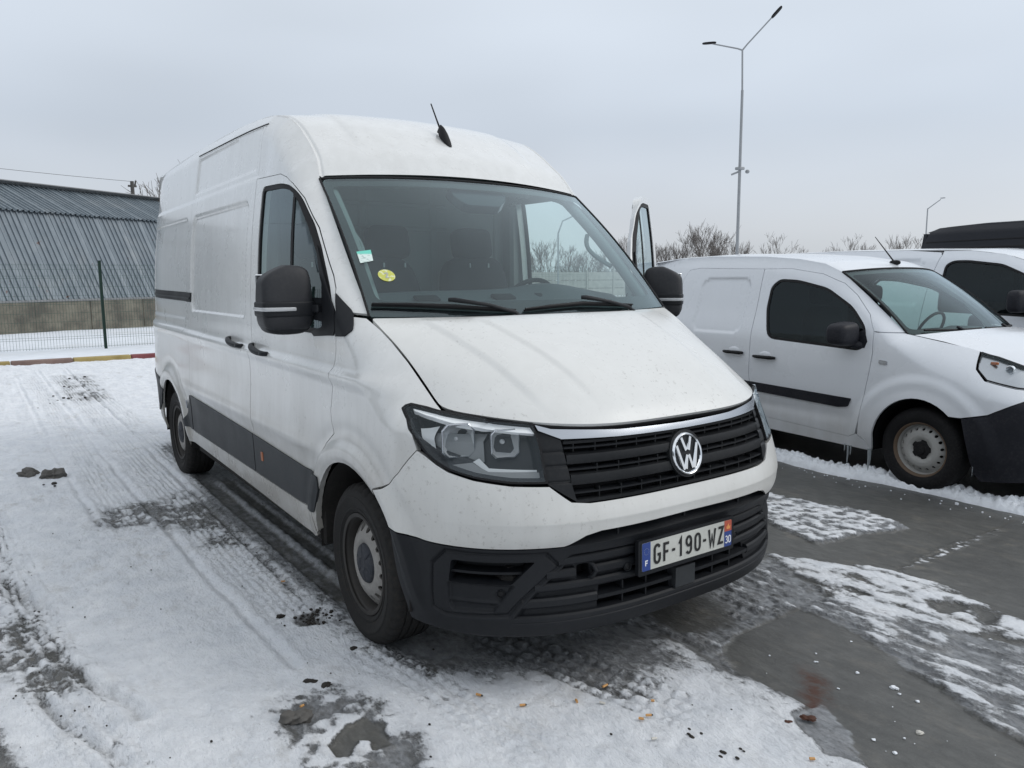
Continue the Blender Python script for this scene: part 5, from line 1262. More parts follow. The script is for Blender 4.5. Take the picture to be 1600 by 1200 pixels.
# wide terrain out to the horizon: flat snow field that dips a little behind the kerb
m,t,b=mat_base('snow_field',(.74,.77,.82),.8);geo=N('ShaderNodeNewGeometry',t);f=noise(t,.25,6,.6,vec=geo.outputs['Position']);f_=noise(t,3,6,.6,vec=geo.outputs['Position'])
t.links.new(mixc(t,rng(t,f,.5,.75,0,.5),mixc(t,rng(t,f_,.3,.7),(.64,.68,.73),(.76,.79,.83)),(.50,.50,.48)),b.inputs['Base Color']);bump(t,b,f_,.5,.05);M['snowfield']=m
tx=np.concatenate([-np.geomspace(900,22,30),np.linspace(-21,-14.6,24)]);
xs=np.array(sorted(set([-900,-600,-400,-250,-160,-110,-80,-60,-48]+list(np.arange(-40,-14.45,.5))+[-14.40])));ys=np.array([-900,-500,-250,-120,-60]+list(np.arange(-30,31,.75))+[60,120,250,500,900])
XX,YY=np.meshgrid(xs,ys,indexing='ij');xf,yf=XX.ravel(),YY.ravel()
zf=-.02+.10*sstep(-14.4,-15.0,xf)*sstep(-30,-18,xf)-.10*sstep(-24,-33,xf)*sstep(-1,6,yf)-.08*sstep(-15.2,-17,xf)+.0*yf+.05*fbm(xf,yf,.5,3,101)*(xf>-40)*sstep(-14.5,-16,xf)
n0,n1=len(xs),len(ys);idx=np.arange(n0*n1).reshape(n0,n1);q=np.stack([idx[:-1,:-1],idx[1:,:-1],idx[1:,1:],idx[:-1,1:]],-1).reshape(-1,4)
o=mesh('snow_field',np.stack([xf,yf,zf],1),q,M['snowfield']);tag(o,'snow covered open ground behind the kerb and fence','ground',kind='structure')
# the rest of the lot and land on the other sides
mb=MB();R_=900
for a in ((-14.40,9.4,R_,R_,-.02),(8.9,-R_,R_,9.4,-.02),(-14.40,-R_,8.9,-8.9,-.02)):
    x0,y0,x1,y1,z=a;mb.add([(x0,y0,z),(x1,y0,z),(x1,y1,z),(x0,y1,z)],[(0,1,2,3)])
o=mb.build('lot_ground',M['snowfield'],None,fix=False);tag(o,'rest of the snowy lot around the parked vans','ground',kind='structure')
# ================================================================ PARKED VEHICLES
M['cwhite']=paint('parked_van_white',(.72,.75,.79),dirt=.40,low=.25,high=.75,specks=.08)
M['black_paint']=plastic('black_bodywork',(.008,.010,.015),.4,.05,.05)
M['bumper_dark']=plastic('dark_bumper',(.009,.010,.015),.55,.15,.25)
M['tint']=thin_glass('tinted_side_glass',(.30,.35,.36),.8,.0,k=.9)
M['screen2']=thin_glass('small_van_screen',(.64,.78,.75),.9,.008,k=1.3)
class Body:
    """side skin of a vehicle: half-width table, upper edge polyline (x,y,z), roll radii, front taper"""
    def __init__(s,half,edge,ro,x0,xf,rear,yexp=2.4,wheels=(),feat=None):
        s.h=smooth_tab(half);s.E=np.array(edge,float);s.ro=ro;s.x0=x0;s.xf=xf;s.rear=rear;s.e=yexp;s.w=wheels;s.f=feat
    def y(s,x,z):
        x=np.asarray(x,float);z=np.asarray(z,float);x,z=np.broadcast_arrays(x,z);sh=x.shape;x=x.ravel();z=z.ravel()
        y=np.interp(z,s.h[:,0],s.h[:,1]);t=np.clip((x-s.x0)/(s.xf-s.x0),0,.999);y=y*(1-t**s.e)**(1/s.e)
        y=y-.12*np.clip((s.rear+.9-x)/.9,0,1)**2
        for cx,R0 in s.w:
            r=np.hypot(x-cx,z-.31);up=sstep(.2,.4,z);y=y+up*(.022*sstep(R0+.215,R0+.13,r)+.010*sstep(R0+.10,R0,r))
        if s.f:y=y+s.f(x,z)
        D=np.full(x.shape,9.);yb=np.zeros(x.shape);rr=np.ones(x.shape);SD=np.full(x.shape,9.)
        for i in range(len(s.E)-1):
            a=s.E[i];b=s.E[i+1];bx,bz=b[0]-a[0],b[2]-a[2];L=bx*bx+bz*bz+1e-9
            t=np.clip(((x-a[0])*bx+(z-a[2])*bz)/L,0,1);d=np.hypot(x-a[0]-t*bx,z-a[2]-t*bz);sg=np.where(bx*(z-a[2])-bz*(x-a[0])<0,1.,-1.);k=d<D
            D=np.where(k,d,D);SD=np.where(k,d*sg,SD);yb=np.where(k,a[1]+t*(b[1]-a[1]),yb);rr=np.where(k,s.ro[i]+t*(s.ro[i+1]-s.ro[i]),rr)
        g=np.minimum(np.clip(1-SD/rr,0,1.2)**2,1.3)
        return (y-np.maximum(y-yb,0)*g).reshape(sh)
    def fn(s,x,z):return np.stack([x,-s.y(x,z),z],-1)
    def edge(s,x,k):return np.interp(x,s.E[:,0],s.E[:,k])
def both(name,fn,poly,mat,parent,one=False,**k):
    V,F,Nn=skin_data(fn,poly,**k);a=mesh(name,V,F,mat,parent,nrm=Nn)
    if one:return a,a
    return a,mesh(name,V*[1,-1,1],[f[::-1] for f in F],mat,parent,nrm=Nn*[1,-1,1])
def lay(S,n0,n1):
    """loft: S(u,v) on a grid"""
    u=np.linspace(-1,1,n0);v=np.linspace(0,1,n1);UU,VV=np.meshgrid(u,v,indexing='ij');P=S(UU,VV).reshape(-1,3);i=np.arange(n0*n1).reshape(n0,n1)
    return P,np.stack([i[:-1,:-1],i[1:,:-1],i[1:,1:],i[:-1,1:]],-1).reshape(-1,4)
# ---------------------------------------------------------------- small white van on the right
def feat_k(x,z):
    f=.0*x;k=rrect(x,z,-2.38,-1.74,1.06,1.58,.10);f-=.015*sstep(0,.03,k)
    f+=.012*np.exp(-((z-.98+.05*(x+1.2))/.05)**2)*sstep(.3,0,x)*sstep(-1.6,-1.4,x)*0
    f-=.012*np.exp(-((z-.47)/.05)**2)*sstep(-.5,-.7,x)
    return f
KE=[(-3.35,.60,1.60),(-3.20,.62,1.745),(-2.84,.63,1.775),(-2.3,.63,1.785),(-1.67,.63,1.765),(-1.31,.635,1.735),(-1.04,.645,1.69),(-.86,.655,1.615),(-.60,.69,1.43),(-.40,.72,1.28),(-.22,.745,1.150),(.05,.72,1.105),(.35,.68,1.035),(.55,.60,.96),(.75,.45,.86),(.88,.36,.80)]
KR=[.1,.12,.12,.12,.13,.15,.16,.15,.10,.09,.10,.22,.25,.25,.2,.1]
KB=Body([(.15,.86),(.3,.885),(.5,.90),(.7,.905),(.9,.90),(1.05,.885),(1.3,.80),(1.6,.705),(1.8,.63)],KE,KR,.28,.90,-3.35,2.5,((0,.36),(-2.70,.36)),feat_k)
kv=thing('small_van','small white panel van with dark bumper and steel wheels parked right of the big van','van',(.20+.87*math.sin(math.radians(-4))*-1*-1*0,0,0),math.radians(-4))
th=math.radians(-4);kv.location=(.20-(-math.sin(th))*-.87*-1,3.348+.87*math.cos(th),0)
kv.location=(.20-.87*math.sin(th),3.348+.87*math.cos(th),0)
K=kv
dr=[(-.53,.315),(-1.545,.36),(-1.595,.74),(-1.60,.97),(-1.632,1.37),(-1.652,1.660)]
kdoor=[(-.57,.315),(-1.53,.355),(-1.595,.72),(-1.60,.97),(-1.625,1.37),(-1.645,1.655),(-1.36,1.655),(-1.02,1.605),(-.80,1.525),(-.66,1.43),(-.50,1.285),(-.42,1.16),(-.395,1.0),(-.41,.85),(-.44,.66),(-.47,.46),(-.50,.35)]
kwin=rounded([(-.52,1.005),(-1.42,1.045),(-1.515,1.30),(-1.52,1.50),(-1.44,1.565),(-1.24,1.555),(-.93,1.49),(-.66,1.345),(-.50,1.19),(-.455,1.05)],[.04,.08,.05,.05,.05,.06,.06,.06,.05,.04])
V,F,Nn=skin_data(KB.fn,inset(kdoor,.003),holes=[kwin],step=.025,lip=.03)
kd=mesh('front_door',V,F,M['cwhite'],K,nrm=Nn);mesh('front_door',V*[1,-1,1],[f[::-1] for f in F],M['cwhite'],K,nrm=Nn*[1,-1,1])
V,F,Nn=skin_data(KB.fn,inset(kwin,.002),holes=[inset(kwin,.022)],step=.03,off=-.003,lip=.01);mesh('window_seal',V,F,M['rubber'],kd,nrm=Nn);mesh('window_seal',V*[1,-1,1],[f[::-1] for f in F],M['rubber'],K,nrm=Nn*[1,-1,1])
V,F,Nn=skin_data(KB.fn,inset(kwin,.018),step=.06,off=-.010,lip=0);mesh('side_window',V,F,M['tint'],kd,nrm=Nn);mesh('side_window',V*[1,-1,1],[f[::-1] for f in F],M['tint_clear'] if 'tint_clear' in M else M['screen2'],K,nrm=Nn*[1,-1,1])
kslide=[(-1.535,.355),(-2.40,.37),(-2.45,.60),(-2.62,.72),(-2.655,1.3),(-2.655,1.57),(-2.60,1.655),(-2.46,1.675),(-1.645,1.655),(-1.625,1.37),(-1.60,.97),(-1.595,.72)]
ks,_=both('sliding_door',KB.fn,inset(kslide,.003),M['cwhite'],K,step=.025,lip=.03)
ka=[(-2.70+.355*math.cos(math.radians(a)),.31+.355*math.sin(math.radians(a))) for a in np.linspace(186,-3,22)]
kf=[(.355*math.cos(math.radians(a)),.31+.385*math.sin(math.radians(a))) for a in np.linspace(186,0,24)]
kframe=[(-3.35,.40)]+[(-3.12,.30)]+ka+[(-2.30,.26),(-.37,.235),(-.40,.30),(-.50,.35),(-.57,.315),(-1.53,.355),(-2.40,.37)]+kslide[2:9]+kdoor[6:11]+[(-.42,1.16)]+[(-.235,1.158)]+[(e[0],e[2]) for e in KE[:10]][::-1]
both('body_side',KB.fn,kframe,M['cwhite'],K,step=.03,lip=.015)
kwing=[(-.42,1.155),(-.230,1.153),(-.21,1.147),(.05,1.102),(.24,1.066),(.290,1.050),(.337,.935),(.414,.864),(.575,.822),(.70,.806),(.70,.80),(.64,.745),(.47,.64),(.315,.60)]+[p for p in kf[::-1] if p[1]>.32 and math.hypot(p[0]-.315,p[1]-.60)>.06 and (p[0]<.25)]+[(-.37,.235),(-.40,.30),(-.48,.35),(-.47,.46),(-.44,.66),(-.41,.85),(-.395,1.0)]
both('front_wing',KB.fn,inset(kwing,.002),M['cwhite'],K,step=.02,lip=.02)
both('rubbing_strip',KB.fn,rounded([(-2.30,.60),(-1.60,.575),(-.66,.545),(-.575,.558),(-.548,.625),(-1.55,.650),(-2.30,.672)],.012),M['bumper_dark'],K,step=.03,off=.014,lip=.02)
kb=[(.322,.595),(.47,.635),(.64,.742),(.70,.80),(.86,.80),(.88,.5),(.86,.24),(.70,.20),(.44,.17),(.40,.22),(.37,.40)]
both('front_bumper',KB.fn,kb,M['bumper_dark'],K,step=.02,off=.006,lip=.03)
mb=MB();V=[];n=17;zs=(.18,.24,.40,.60,.80,.90)
for z in zs:
    y0=float(KB.y(np.array(.86),np.array(min(z,.82))))+.012
    for k in range(n):
        y=-y0+2*y0*k/(n-1);V.append((.855+.075*(1-(y/y0)**2)+(.02 if .2<z<.6 else 0)-(.03 if z>.85 else 0),y,z))
mb.add(V,[(r*n+k,r*n+k+1,(r+1)*n+k+1,(r+1)*n+k) for r in range(len(zs)-1) for k in range(n-1)])
mb.build('bumper_front_panel',M['bumper_dark'],K)
mb=MB();[mb.box((.93,0,z),(.03,.62,.018),bev=.004) for z in (.30,.36,.42,.48)];mb.build('bumper_grille',M['dark'],K)['kind']='stuff'
both('headlight_surround',KB.fn,[(.66,.795),(.885,.795),(.885,.86),(.78,.87),(.78,.83)],M['bumper_dark'],K,step=.03,off=.002,lip=.02)
# headlamp: big swept-back lens
khl=[(.30,1.048),(.40,1.020),(.55,.962),(.80,.845),(.82,.80),(.70,.812),(.58,.828),(.42,.870),(.345,.935)]
a,b=both('headlight',KB.fn,inset(khl,.004),M['chrome_dull'],K,step=.015,off=-.02,lip=0)
both('headlight_lens',KB.fn,inset(khl,.003),M['lens'],a,one=True,step=.02,off=.004,lip=.02);both('headlight_seal',KB.fn,khl,M['rubber'],a,one=True,holes=[inset(khl,.004)],step=.02,off=.002,lip=.01)
for x_,z_,r_ in ((.66,.895,.05),(.49,.940,.028)):
    y_=float(KB.y(np.array(x_),np.array(z_)));mb=MB();mb.lathe([(r_,.0),(r_,.02),(r_*.85,.022),(r_*.7,.0),(r_*.3,-.02),(.001,-.02)],c=(x_,-y_+.03,z_),sg=-1,n=28);mb.build('reflector',M['reflector'],a)
mb=MB();y_=float(KB.y(np.array(.40),np.array(.975)));mb.box((.40,-y_+.018,.975),(.05,.02,.02),bev=.004);mb.build('indicator_bulb',M['amber'],a)
# bonnet
def khood(u,v):
    v=.035+v*.965;x=-.20+1.0*v;e=np.interp(x,KB.E[:,0],KB.E[:,1]);ez=np.interp(x,KB.E[:,0],KB.E[:,2]);k=1-np.abs(u)**2.2
    return np.stack([x+.195*k*(1-v)+.04*k*v,u*e,ez+(.035+.03*v)*k],-1)
P,F=lay(lambda u,v:khood(u,v*1.08),31,26);mesh('bonnet',P,[tuple(f)[::1] for f in F],M['cwhite'],K,sharp=60)
# roof
def kroof(u,v):
    x=-3.22+(3.22-.865)*v;e=np.interp(x,KB.E[:,0],KB.E[:,1]);ez=np.interp(x,KB.E[:,0],KB.E[:,2]);k=1-np.abs(u)**2
    return np.stack([x+.12*k*sstep(.6,1,v),u*e,ez+.032*k-.008*np.exp(-((1-np.abs(u))/.03)**2)],-1)
P,F=lay(kroof,41,60);mesh('roof',P,F,M['cwhite'],K,sharp=60)
def kscreen(u,v):
    e=.745+(.655-.745)*v;k=1-np.abs(u)**2.3;x=-.215-.65*v+(.20-.08*v)*k+.02*np.sin(np.pi*v);z=1.148+.470*v+(-.02+.05*v)*k+.02*np.sin(np.pi*v)
    return np.stack([x,u*e,z],-1)
P,F=lay(kscreen,25,14);mesh('windscreen',P,F,M['screen2'],K,sharp=60)
V,F,Nn=skin_data(kscreen,rectp(-1,1,0,1),holes=[rounded(rectp(-.95,.95,.07,.93),.05)],step=.05,dom=(.7,.8),off=-.006,lip=0);mesh('windscreen_border',V,F,M['frit'],K,nrm=Nn)
mb=MB();pts=[(-1.0,v) for v in np.linspace(0,1,20)]+[(u,1.0) for u in np.linspace(-1,1,24)]+[(1.0,v) for v in np.linspace(1,0,20)];mb.tube([kscreen(np.array(a),np.array(b)) for a,b in pts],.008,6);mb.build('windscreen_seal',M['rubber'],K)
def kcowl(u,v):
    a=kscreen(u,0*v+.02)-np.array([0,0,.02]);b=khood(u,0*v+.03)-np.array([0,0,.006]);return a*(1-v)[...,None]+b*v[...,None]
P,F=lay(kcowl,21,3);mesh('cowl_panel',P,F,M['bumper_dark'],K)
def ksc(u,v,o):
    P=kscreen(np.array(float(u)),np.array(float(v)));return P+np.array([.62,0,.78])*o
for A_,B_,C_ in (((-.85,.03),(-.1,.05),(-.35,-.03)),((-.02,.05),(.72,.03),(.5,-.03))):
    mb=MB();mb.tube([ksc(A_[0]+(B_[0]-A_[0])*t,A_[1]+(B_[1]-A_[1])*t,.02) for t in np.linspace(0,1,6)],.009,6);w_=mb.build('wiper',M['rubber'],K)
    mb=MB();mb.tube([ksc((A_[0]+B_[0])/2,.06,.035),ksc(*C_,.03)],.011,6);mb.build('wiper_arm',M['bumper_dark'],w_)
# door handles, side repeater, mirror, aerial
for x0,x1,z,p in ((-1.545,-1.30,.882,kd),(-1.90,-1.665,.90,ks)):
    y_=float(KB.y(np.array((x0+x1)/2),np.array(z)));mb=MB();mb.tube([(x0+(x1-x0)*t,-y_-.012-.022*math.sin(math.pi*t)**.5,z) for t in np.linspace(0,1,9)],[.010,.014,.015,.015,.015,.015,.016,.016,.011],8);mb.build('door_handle',M['rubber'],p)
    mb=MB();V,F=squad(((x0+x1)/2+.0,-y_+.004,z+.015),(.07,.012,.035),1,12);mb.add(V,F);mb.build('handle_bowl',M['cwhite'],p,sharp=60)
both('side_repeater',KB.fn,rounded([(-.335,.920),(-.268,.915),(-.268,.945),(-.335,.950)],.012),M['chrome_dull'],K,step=.02,off=.008,lip=.01)
for s in (-1,1):
    mb=MB();V,F=squad((-.60,s*.995,1.135),(.075,.125,.092),.55,18,lambda p:np.array([p[0]*(1+.3*(p[0]>0)),p[1],p[2]*(1-.12*p[1]*s)]));mb.add(V,F);mb.tube([(-.56,s*.93,1.06),(-.50,s*.86,1.04)],[.035,.03],8)
    mi=mb.build('door_mirror',M['bumper_dark'],K,sharp=60)
sail=[(-.47,1.03),(-.60,1.01),(-.56,1.14),(-.50,1.17),(-.455,1.08)]
both('mirror_base',KB.fn,sail,M['bumper_dark'],K,step=.02,off=.004,lip=.01)
rp=kroof(np.array(0.0),np.array(.965));mb=MB();V,F=squad((rp[0],0,rp[2]+.012),(.05,.02,.022),.8,10);mb.add(V,F);mb.tube([rp+[0,0,.01],rp+[-.20,0,.24]],[.007,.003],6);mb.build('aerial',M['rubber'],K)
# wheels with rusty rim edges
M['rust']=plastic('rusty_rim_edge',(.10,.068,.045),.6,.3,.6,(.06,.035,.02));M['ktyre']=plastic('black_tyre',(.007,.007,.008),.75,.2,.2);M['ktyre'].node_tree.nodes['Principled BSDF'].inputs['Specular IOR Level'].default_value=.25;M['rim2']=plastic('painted_steel_rim',(.30,.30,.29),.45,.1,.5,(.2,.16,.12))
def kwheel():
    r=bpy.data.objects.new('wheel',None);COL.objects.link(r)
    mb=MB();mb.lathe([(.195,.07),(.205,.088),(.23,.098),(.262,.100),(.285,.092),(.302,.075),(.310,.055),(.312,0),(.310,-.055),(.30,-.08),(.2,-.09)],sg=-1,n=72);mb.build('tyre',M['ktyre'],r,sharp=40)
    mb=MB();mb.lathe([(.190,.078),(.199,.086),(.2045,.085),(.2055,.080),(.200,.075),(.190,.068),(.184,.05)],sg=-1,n=64);mb.build('rim_edge',M['rust'],r,sharp=50)
    mb=MB();mb.lathe([(.186,.060),(.182,.045),(.176,.02),(.175,-.07)],sg=-1,n=64);mb.build('rim_barrel',M['rim2'],r,sharp=50)
    def df(a,b):
        q=np.hypot(a,b);h=np.interp(q,[0,.05,.068,.078,.10,.125,.142,.158,.170,.178],[.052,.052,.054,.064,.072,.068,.058,.046,.034,.03]);return np.stack([a,-h,b],-1)
    hol=[[(.152*math.cos(t)+.0115*math.cos(q),.152*math.sin(t)+.0115*math.sin(q)) for q in np.linspace(0,2*math.pi,12,endpoint=False)] for t in np.linspace(0,2*math.pi,18,endpoint=False)]
    V,F,Nn=skin_data(df,[(.177*math.cos(t),.177*math.sin(t)) for t in np.linspace(0,2*math.pi,64,endpoint=False)],holes=hol,step=.011,lip=.012);mesh('wheel_disc',V,F,M['rim2'],r,nrm=Nn)
    mb=MB();mb.lathe([(.0001,.02),(.176,.02)],sg=-1,n=40);mb.build('brake_shadow',M['dark'],r)
    mb=MB();V=[];F=[]
    for k in range(50):
        a=2*math.pi*k/50;q=.072 if k%10<5 else .060
        for rr,h in ((q,.048),(q,.062),(.036,.066),(.032,.078),(.0005,.080)):V.append((rr*math.cos(a),-h,rr*math.sin(a)))
    for k in range(50):
        for i in range(4):F.append((k*5+i,((k+1)%50)*5+i,((k+1)%50)*5+i+1,k*5+i+1))
    mb.add(V,F);mb.build('hub_cap',M['ktyre'],r,sharp=30)
    return r
kw=kwheel();kw.parent=K;kw.location=(0,-.775,.310);kw.rotation_euler=(0,.2,0)
for x,s in ((-2.70,-1),(0,1),(-2.70,1)):
    c=copy_tree(kw,K);c.location=(x,.775*s,.310);c.rotation_euler=(0,.5,0 if s<0 else math.pi)
for cx in (0,-2.70):
    for s in (-1,1):
        V=[];aa=np.linspace(-10,190,26)
        for r,y in ((.37,.86),(.375,.80),(.375,.50),(.02,.48)):
            for a in aa:V.append((cx+r*math.cos(math.radians(a)),s*y,.32+r*math.sin(math.radians(a))))
        n=len(aa);mb=MB();mb.add(V,[(j*n+i,j*n+i+1,(j+1)*n+i+1,(j+1)*n+i) for j in range(3) for i in range(n-1)]);mb.build('wheel_liner',M['dark'],K,fix=False)
mb=MB();mb.box((-1.35,0,.30),(1.9,1.6,.16),bev=.02);mb.box((-.1,0,.4),(1.3,1.1,.3),bev=.02);mb.build('underbody',M['dark'],K)
both('inner_shell',KB.fn,[(-3.25,.45),(-.45,.40),(-.45,1.1)]+[(-.60,1.36),(-.95,1.58),(-1.3,1.68),(-2.3,1.72),(-3.2,1.68)],M['dark'],K,holes=[inset(kwin,-.02)],step=.1,off=-.05,lip=0)
mb=MB();mb.box((-1.72,0,1.1),(.03,1.25,1.05));mb.build('bulkhead',M['trimdark'],K)
mb=MB();y0=.66
V=[];n=9
for x,z in ((-.12,1.10),(-.30,1.135),(-.50,1.13),(-.60,1.05),(-.62,.8)):
    for k in range(n):
        y=-y0+2*y0*k/(n-1);V.append((x,y,z+.03*math.exp(-((y-.36)/.16)**2)*(x<-.2)))
mb.add(V,[(r*n+k,r*n+k+1,(r+1)*n+k+1,(r+1)*n+k) for r in range(4) for k in range(n-1)]);mb.build('dashboard',M['trimdark'],K,sharp=50)
mb=MB();mb.tube([(-.70+.17*math.sin(a)*.45,.36+.17*math.cos(a),1.11+.17*math.sin(a)*.89) for a in np.linspace(0,2*math.pi,33)],.013,8,cap=False);mb.tube([(-.70,.20,1.11),(-.70,.52,1.11)],.015,6);mb.build('steering_wheel',M['rubber'],K)
for y in (-.36,.36):
    mb=MB()
    V,F=squad((-1.25,y,1.02),(.07,.22,.30),.4,14);mb.add(V,F);s_=mb.build('seat_back',M['cloth'],K,sharp=60)
    mb=MB();V,F=squad((-1.28,y,1.42),(.05,.13,.08),.5,12);mb.add(V,F);mb.build('headrest',M['cloth'],s_,sharp=60)
mb=MB();mb.prism([(-y,z) for y,z in ((.80,.35),(.80,.9),(.62,1.60))]+[(y,z) for y,z in ((.62,1.60),(.80,.9),(.80,.35))],-.02,.02,lambda a,b,c:(-3.33-c,a,b));mb.build('rear_door',M['cwhite'],K)
# icicles hanging from the sill
ICE=mat_base('clear_ice',(.55,.60,.62),.15,trans=.6)[0]
for i,(x,z,l,r) in enumerate(((-.57,.235,.155,.007),(-.545,.235,.07,.005),(-.385,.24,.165,.011),(-.372,.24,.12,.006),(-.60,.24,.05,.004),(.40,.56,.36,.006))):
    ic=MB();ic.tube([(x,-.885,z+.01),(x+.002,-.885,z-l*.35),(x-.001,-.886,z-l*.75),(x,-.886,z-l)],[r*1.2,r,r*.7,r*.15],7)
    o=ic.build('icicle',ICE,None,sharp=60);o.location=kv.location;o.rotation_euler=kv.rotation_euler
    tag(o,('long thin icicle under the small van sill, left one of the two long ones','short icicle just right of the left long one on the small van sill','thickest long icicle at the end of the small van sill beside the wheel','thin icicle hugging the thickest icicle by the front wheel','tiny icicle at the far left of the row on the small van sill','icicle hanging in front of the front wheel from the dark bumper edge')[i],'icicle','icicles on the small white van')
# ---------------------------------------------------------------- second white van behind it
E3=[(-4.3,.60,1.60),(-4.1,.70,1.85),(-3.8,.72,1.880),(-2.9,.72,1.885),(-2.0,.72,1.870),(-1.3,.72,1.845),(-.94,.73,1.790),(-.70,.74,1.705),(-.40,.78,1.49),(-.05,.82,1.22),(.20,.80,1.13),(.6,.74,1.03),(.9,.55,.92)]
R3_=[.12]*8+[.1,.12,.2,.25,.2]
def feat3(x,z):return -.014*sstep(0,.025,rrect(x,z,-2.80,-1.76,1.25,1.765,.08))-.014*sstep(0,.025,rrect(x,z,-3.95,-2.95,1.25,1.765,.08))
B3=Body([(.15,.90),(.3,.93),(.7,.95),(1.0,.945),(1.3,.91),(1.6,.84),(1.85,.76),(2.0,.70)],E3,R3_,.4,1.0,-4.3,2.5,((0,.36),(-3.1,.36)),feat3)
v3=thing('mid_van','white mid-size van with dark cab glass standing behind the small white van','van',(kv.location[0]+2.75*math.sin(-th),kv.location[1]+2.75*math.cos(th)+.03,0),th)
v3.location=(.20-.87*math.sin(th)+.0+(2.80)*math.sin(-th),3.348+.87*math.cos(th)+2.80*math.cos(th),0)
w3=rounded([(-.42,1.17),(-1.52,1.20),(-1.54,1.50),(-1.53,1.70),(-1.45,1.745),(-1.30,1.745),(-.95,1.70),(-.72,1.60),(-.45,1.38)],[.05,.05,.04,.05,.04,.04,.05,.05,.05])
sh3=[(-4.28,.42)]+[(-3.1+.37*math.cos(math.radians(a)),.31+.37*math.sin(math.radians(a))) for a in np.linspace(170,10,14)]+[(-1.71,.30)]+[(-1.71,1.0),(-1.66,1.55),(-1.60,1.80)]+[(-1.62,1.835)]+[(e[0],e[2]) for e in E3[1:5]][::-1]
both('body_side',B3.fn,inset(sh3,.003),M['cwhite'],v3,step=.04,lip=.02)
fr3=[(-1.71,.30),(-.36,.28)]+[(.37*math.cos(math.radians(a)),.31+.37*math.sin(math.radians(a))) for a in np.linspace(178,0,14)]+[(.40,.25),(.9,.25),(.95,.55),(.92,.88)]+[(e[0],e[2]) for e in E3[5:12]][::-1]+[(-1.60,1.85),(-1.60,1.80),(-1.66,1.55),(-1.71,1.0)]
V,F,Nn=skin_data(B3.fn,inset(fr3,.003),holes=[w3],step=.04,lip=.03);mesh('front_door',V,F,M['cwhite'],v3,nrm=Nn);mesh('front_door',V*[1,-1,1],[f[::-1] for f in F],M['cwhite'],v3,nrm=Nn*[1,-1,1])
both('window_seal',B3.fn,inset(w3,.002),M['rubber'],v3,holes=[inset(w3,.022)],step=.04,off=-.003,lip=.01);both('side_window',B3.fn,inset(w3,.018),M['tint'],v3,step=.08,off=-.012,lip=0)
def r3(u,v):
    x=-4.12+(4.12-.71)*v;e=np.interp(x,B3.E[:,0],B3.E[:,1]);ez=np.interp(x,B3.E[:,0],B3.E[:,2]);k=1-np.abs(u)**2;return np.stack([x+.1*k*sstep(.6,1,v),u*e,ez+.03*k],-1)
P,F=lay(r3,21,40);mesh('roof',P,F,M['cwhite'],v3,sharp=60)
def s3(u,v):
    e=.82+(.74-.82)*v;k=1-np.abs(u)**2.3;return np.stack([-.05-.65*v+(.25-.15*v)*k,u*e,1.22+.485*v+(-.02+.05*v)*k+.02*np.sin(np.pi*v)],-1)
P,F=lay(s3,15,8);mesh('windscreen',P,F,M['tint'],v3,sharp=60)
def h3(u,v):
    x=-.05+.97*v;e=np.interp(x,B3.E[:,0],B3.E[:,1]);ez=np.interp(x,B3.E[:,0],B3.E[:,2]);k=1-np.abs(u)**2.2;return np.stack([x+.22*k*(1-v),u*e,ez+.05*k],-1)
P,F=lay(lambda u,v:h3(u,v*1.03),15,12);mesh('bonnet',P,F,M['cwhite'],v3,sharp=60)
V=[];n=17;zs=(.25,.40,.60,.80,.95,1.0)
for z in zs:
    y0=float(B3.y(np.array(.93),np.array(min(z,.85))))+.012
    for k in range(n):
        y=-y0+2*y0*k/(n-1);V.append((.925+.08*(1-(y/y0)**2)-(.04 if z>.9 else 0),y,z))
mb=MB();mb.add(V,[(r*n+k,r*n+k+1,(r+1)*n+k+1,(r+1)*n+k) for r in range(len(zs)-1) for k in range(n-1)]);mb.build('front_panel',M['bumper_dark'],v3)
both('headlight',B3.fn,rounded([(.45,.98),(.80,.90),(.90,.82),(.86,.74),(.60,.80),(.47,.88)],.03),M['chrome_dull'],v3,step=.04,off=.006,lip=.02)
mb=MB();V,F=squad((-.62,-1.06,1.33),(.08,.13,.12),.5,14);mb.add(V,F);V,F=squad((-.62,1.06,1.33),(.08,.13,.12),.5,14);mb.add(V,F)
mb=MB();V,F=squad((-.66,-1.05,1.33),(.07,.12,.11),.5,14);mb.add(V,F);mb.tube([(-.62,-.98,1.24),(-.55,-.90,1.20)],.03,8);mb.build('door_mirror',M['bumper_dark'],v3,sharp=60)
mb=MB();mb.box((-1.8,0,.32),(4.2,1.6,.2),bev=.03);mb.build('underbody',M['dark'],v3)
mb=MB();mb.box((-1.62,0,1.1),(.05,1.5,1.2));mb.build('bulkhead',M['trimdark'],v3)
mb=MB();V,F=squad((-1.2,-.40,1.15),(.09,.24,.40),.4,12);mb.add(V,F);V,F=squad((-1.25,-.40,1.62),(.05,.12,.09),.5,10);mb.add(V,F);mb.build('seat_back',M['cloth'],v3,sharp=60)
for x,s in ((0,-1),(-3.1,-1),(0,1),(-3.1,1)):
    c=copy_tree(kw,v3);c.location=(x,.82*s,.31);c.rotation_euler=(0,.4,0 if s<0 else math.pi)
both('inner_shell',B3.fn,[(-4.2,.5),(-.45,.5),(-.45,1.1),(-.9,1.6),(-1.4,1.78),(-4.0,1.8)],M['dark'],v3,holes=[inset(w3,-.02)],step=.2,off=-.06,lip=0)
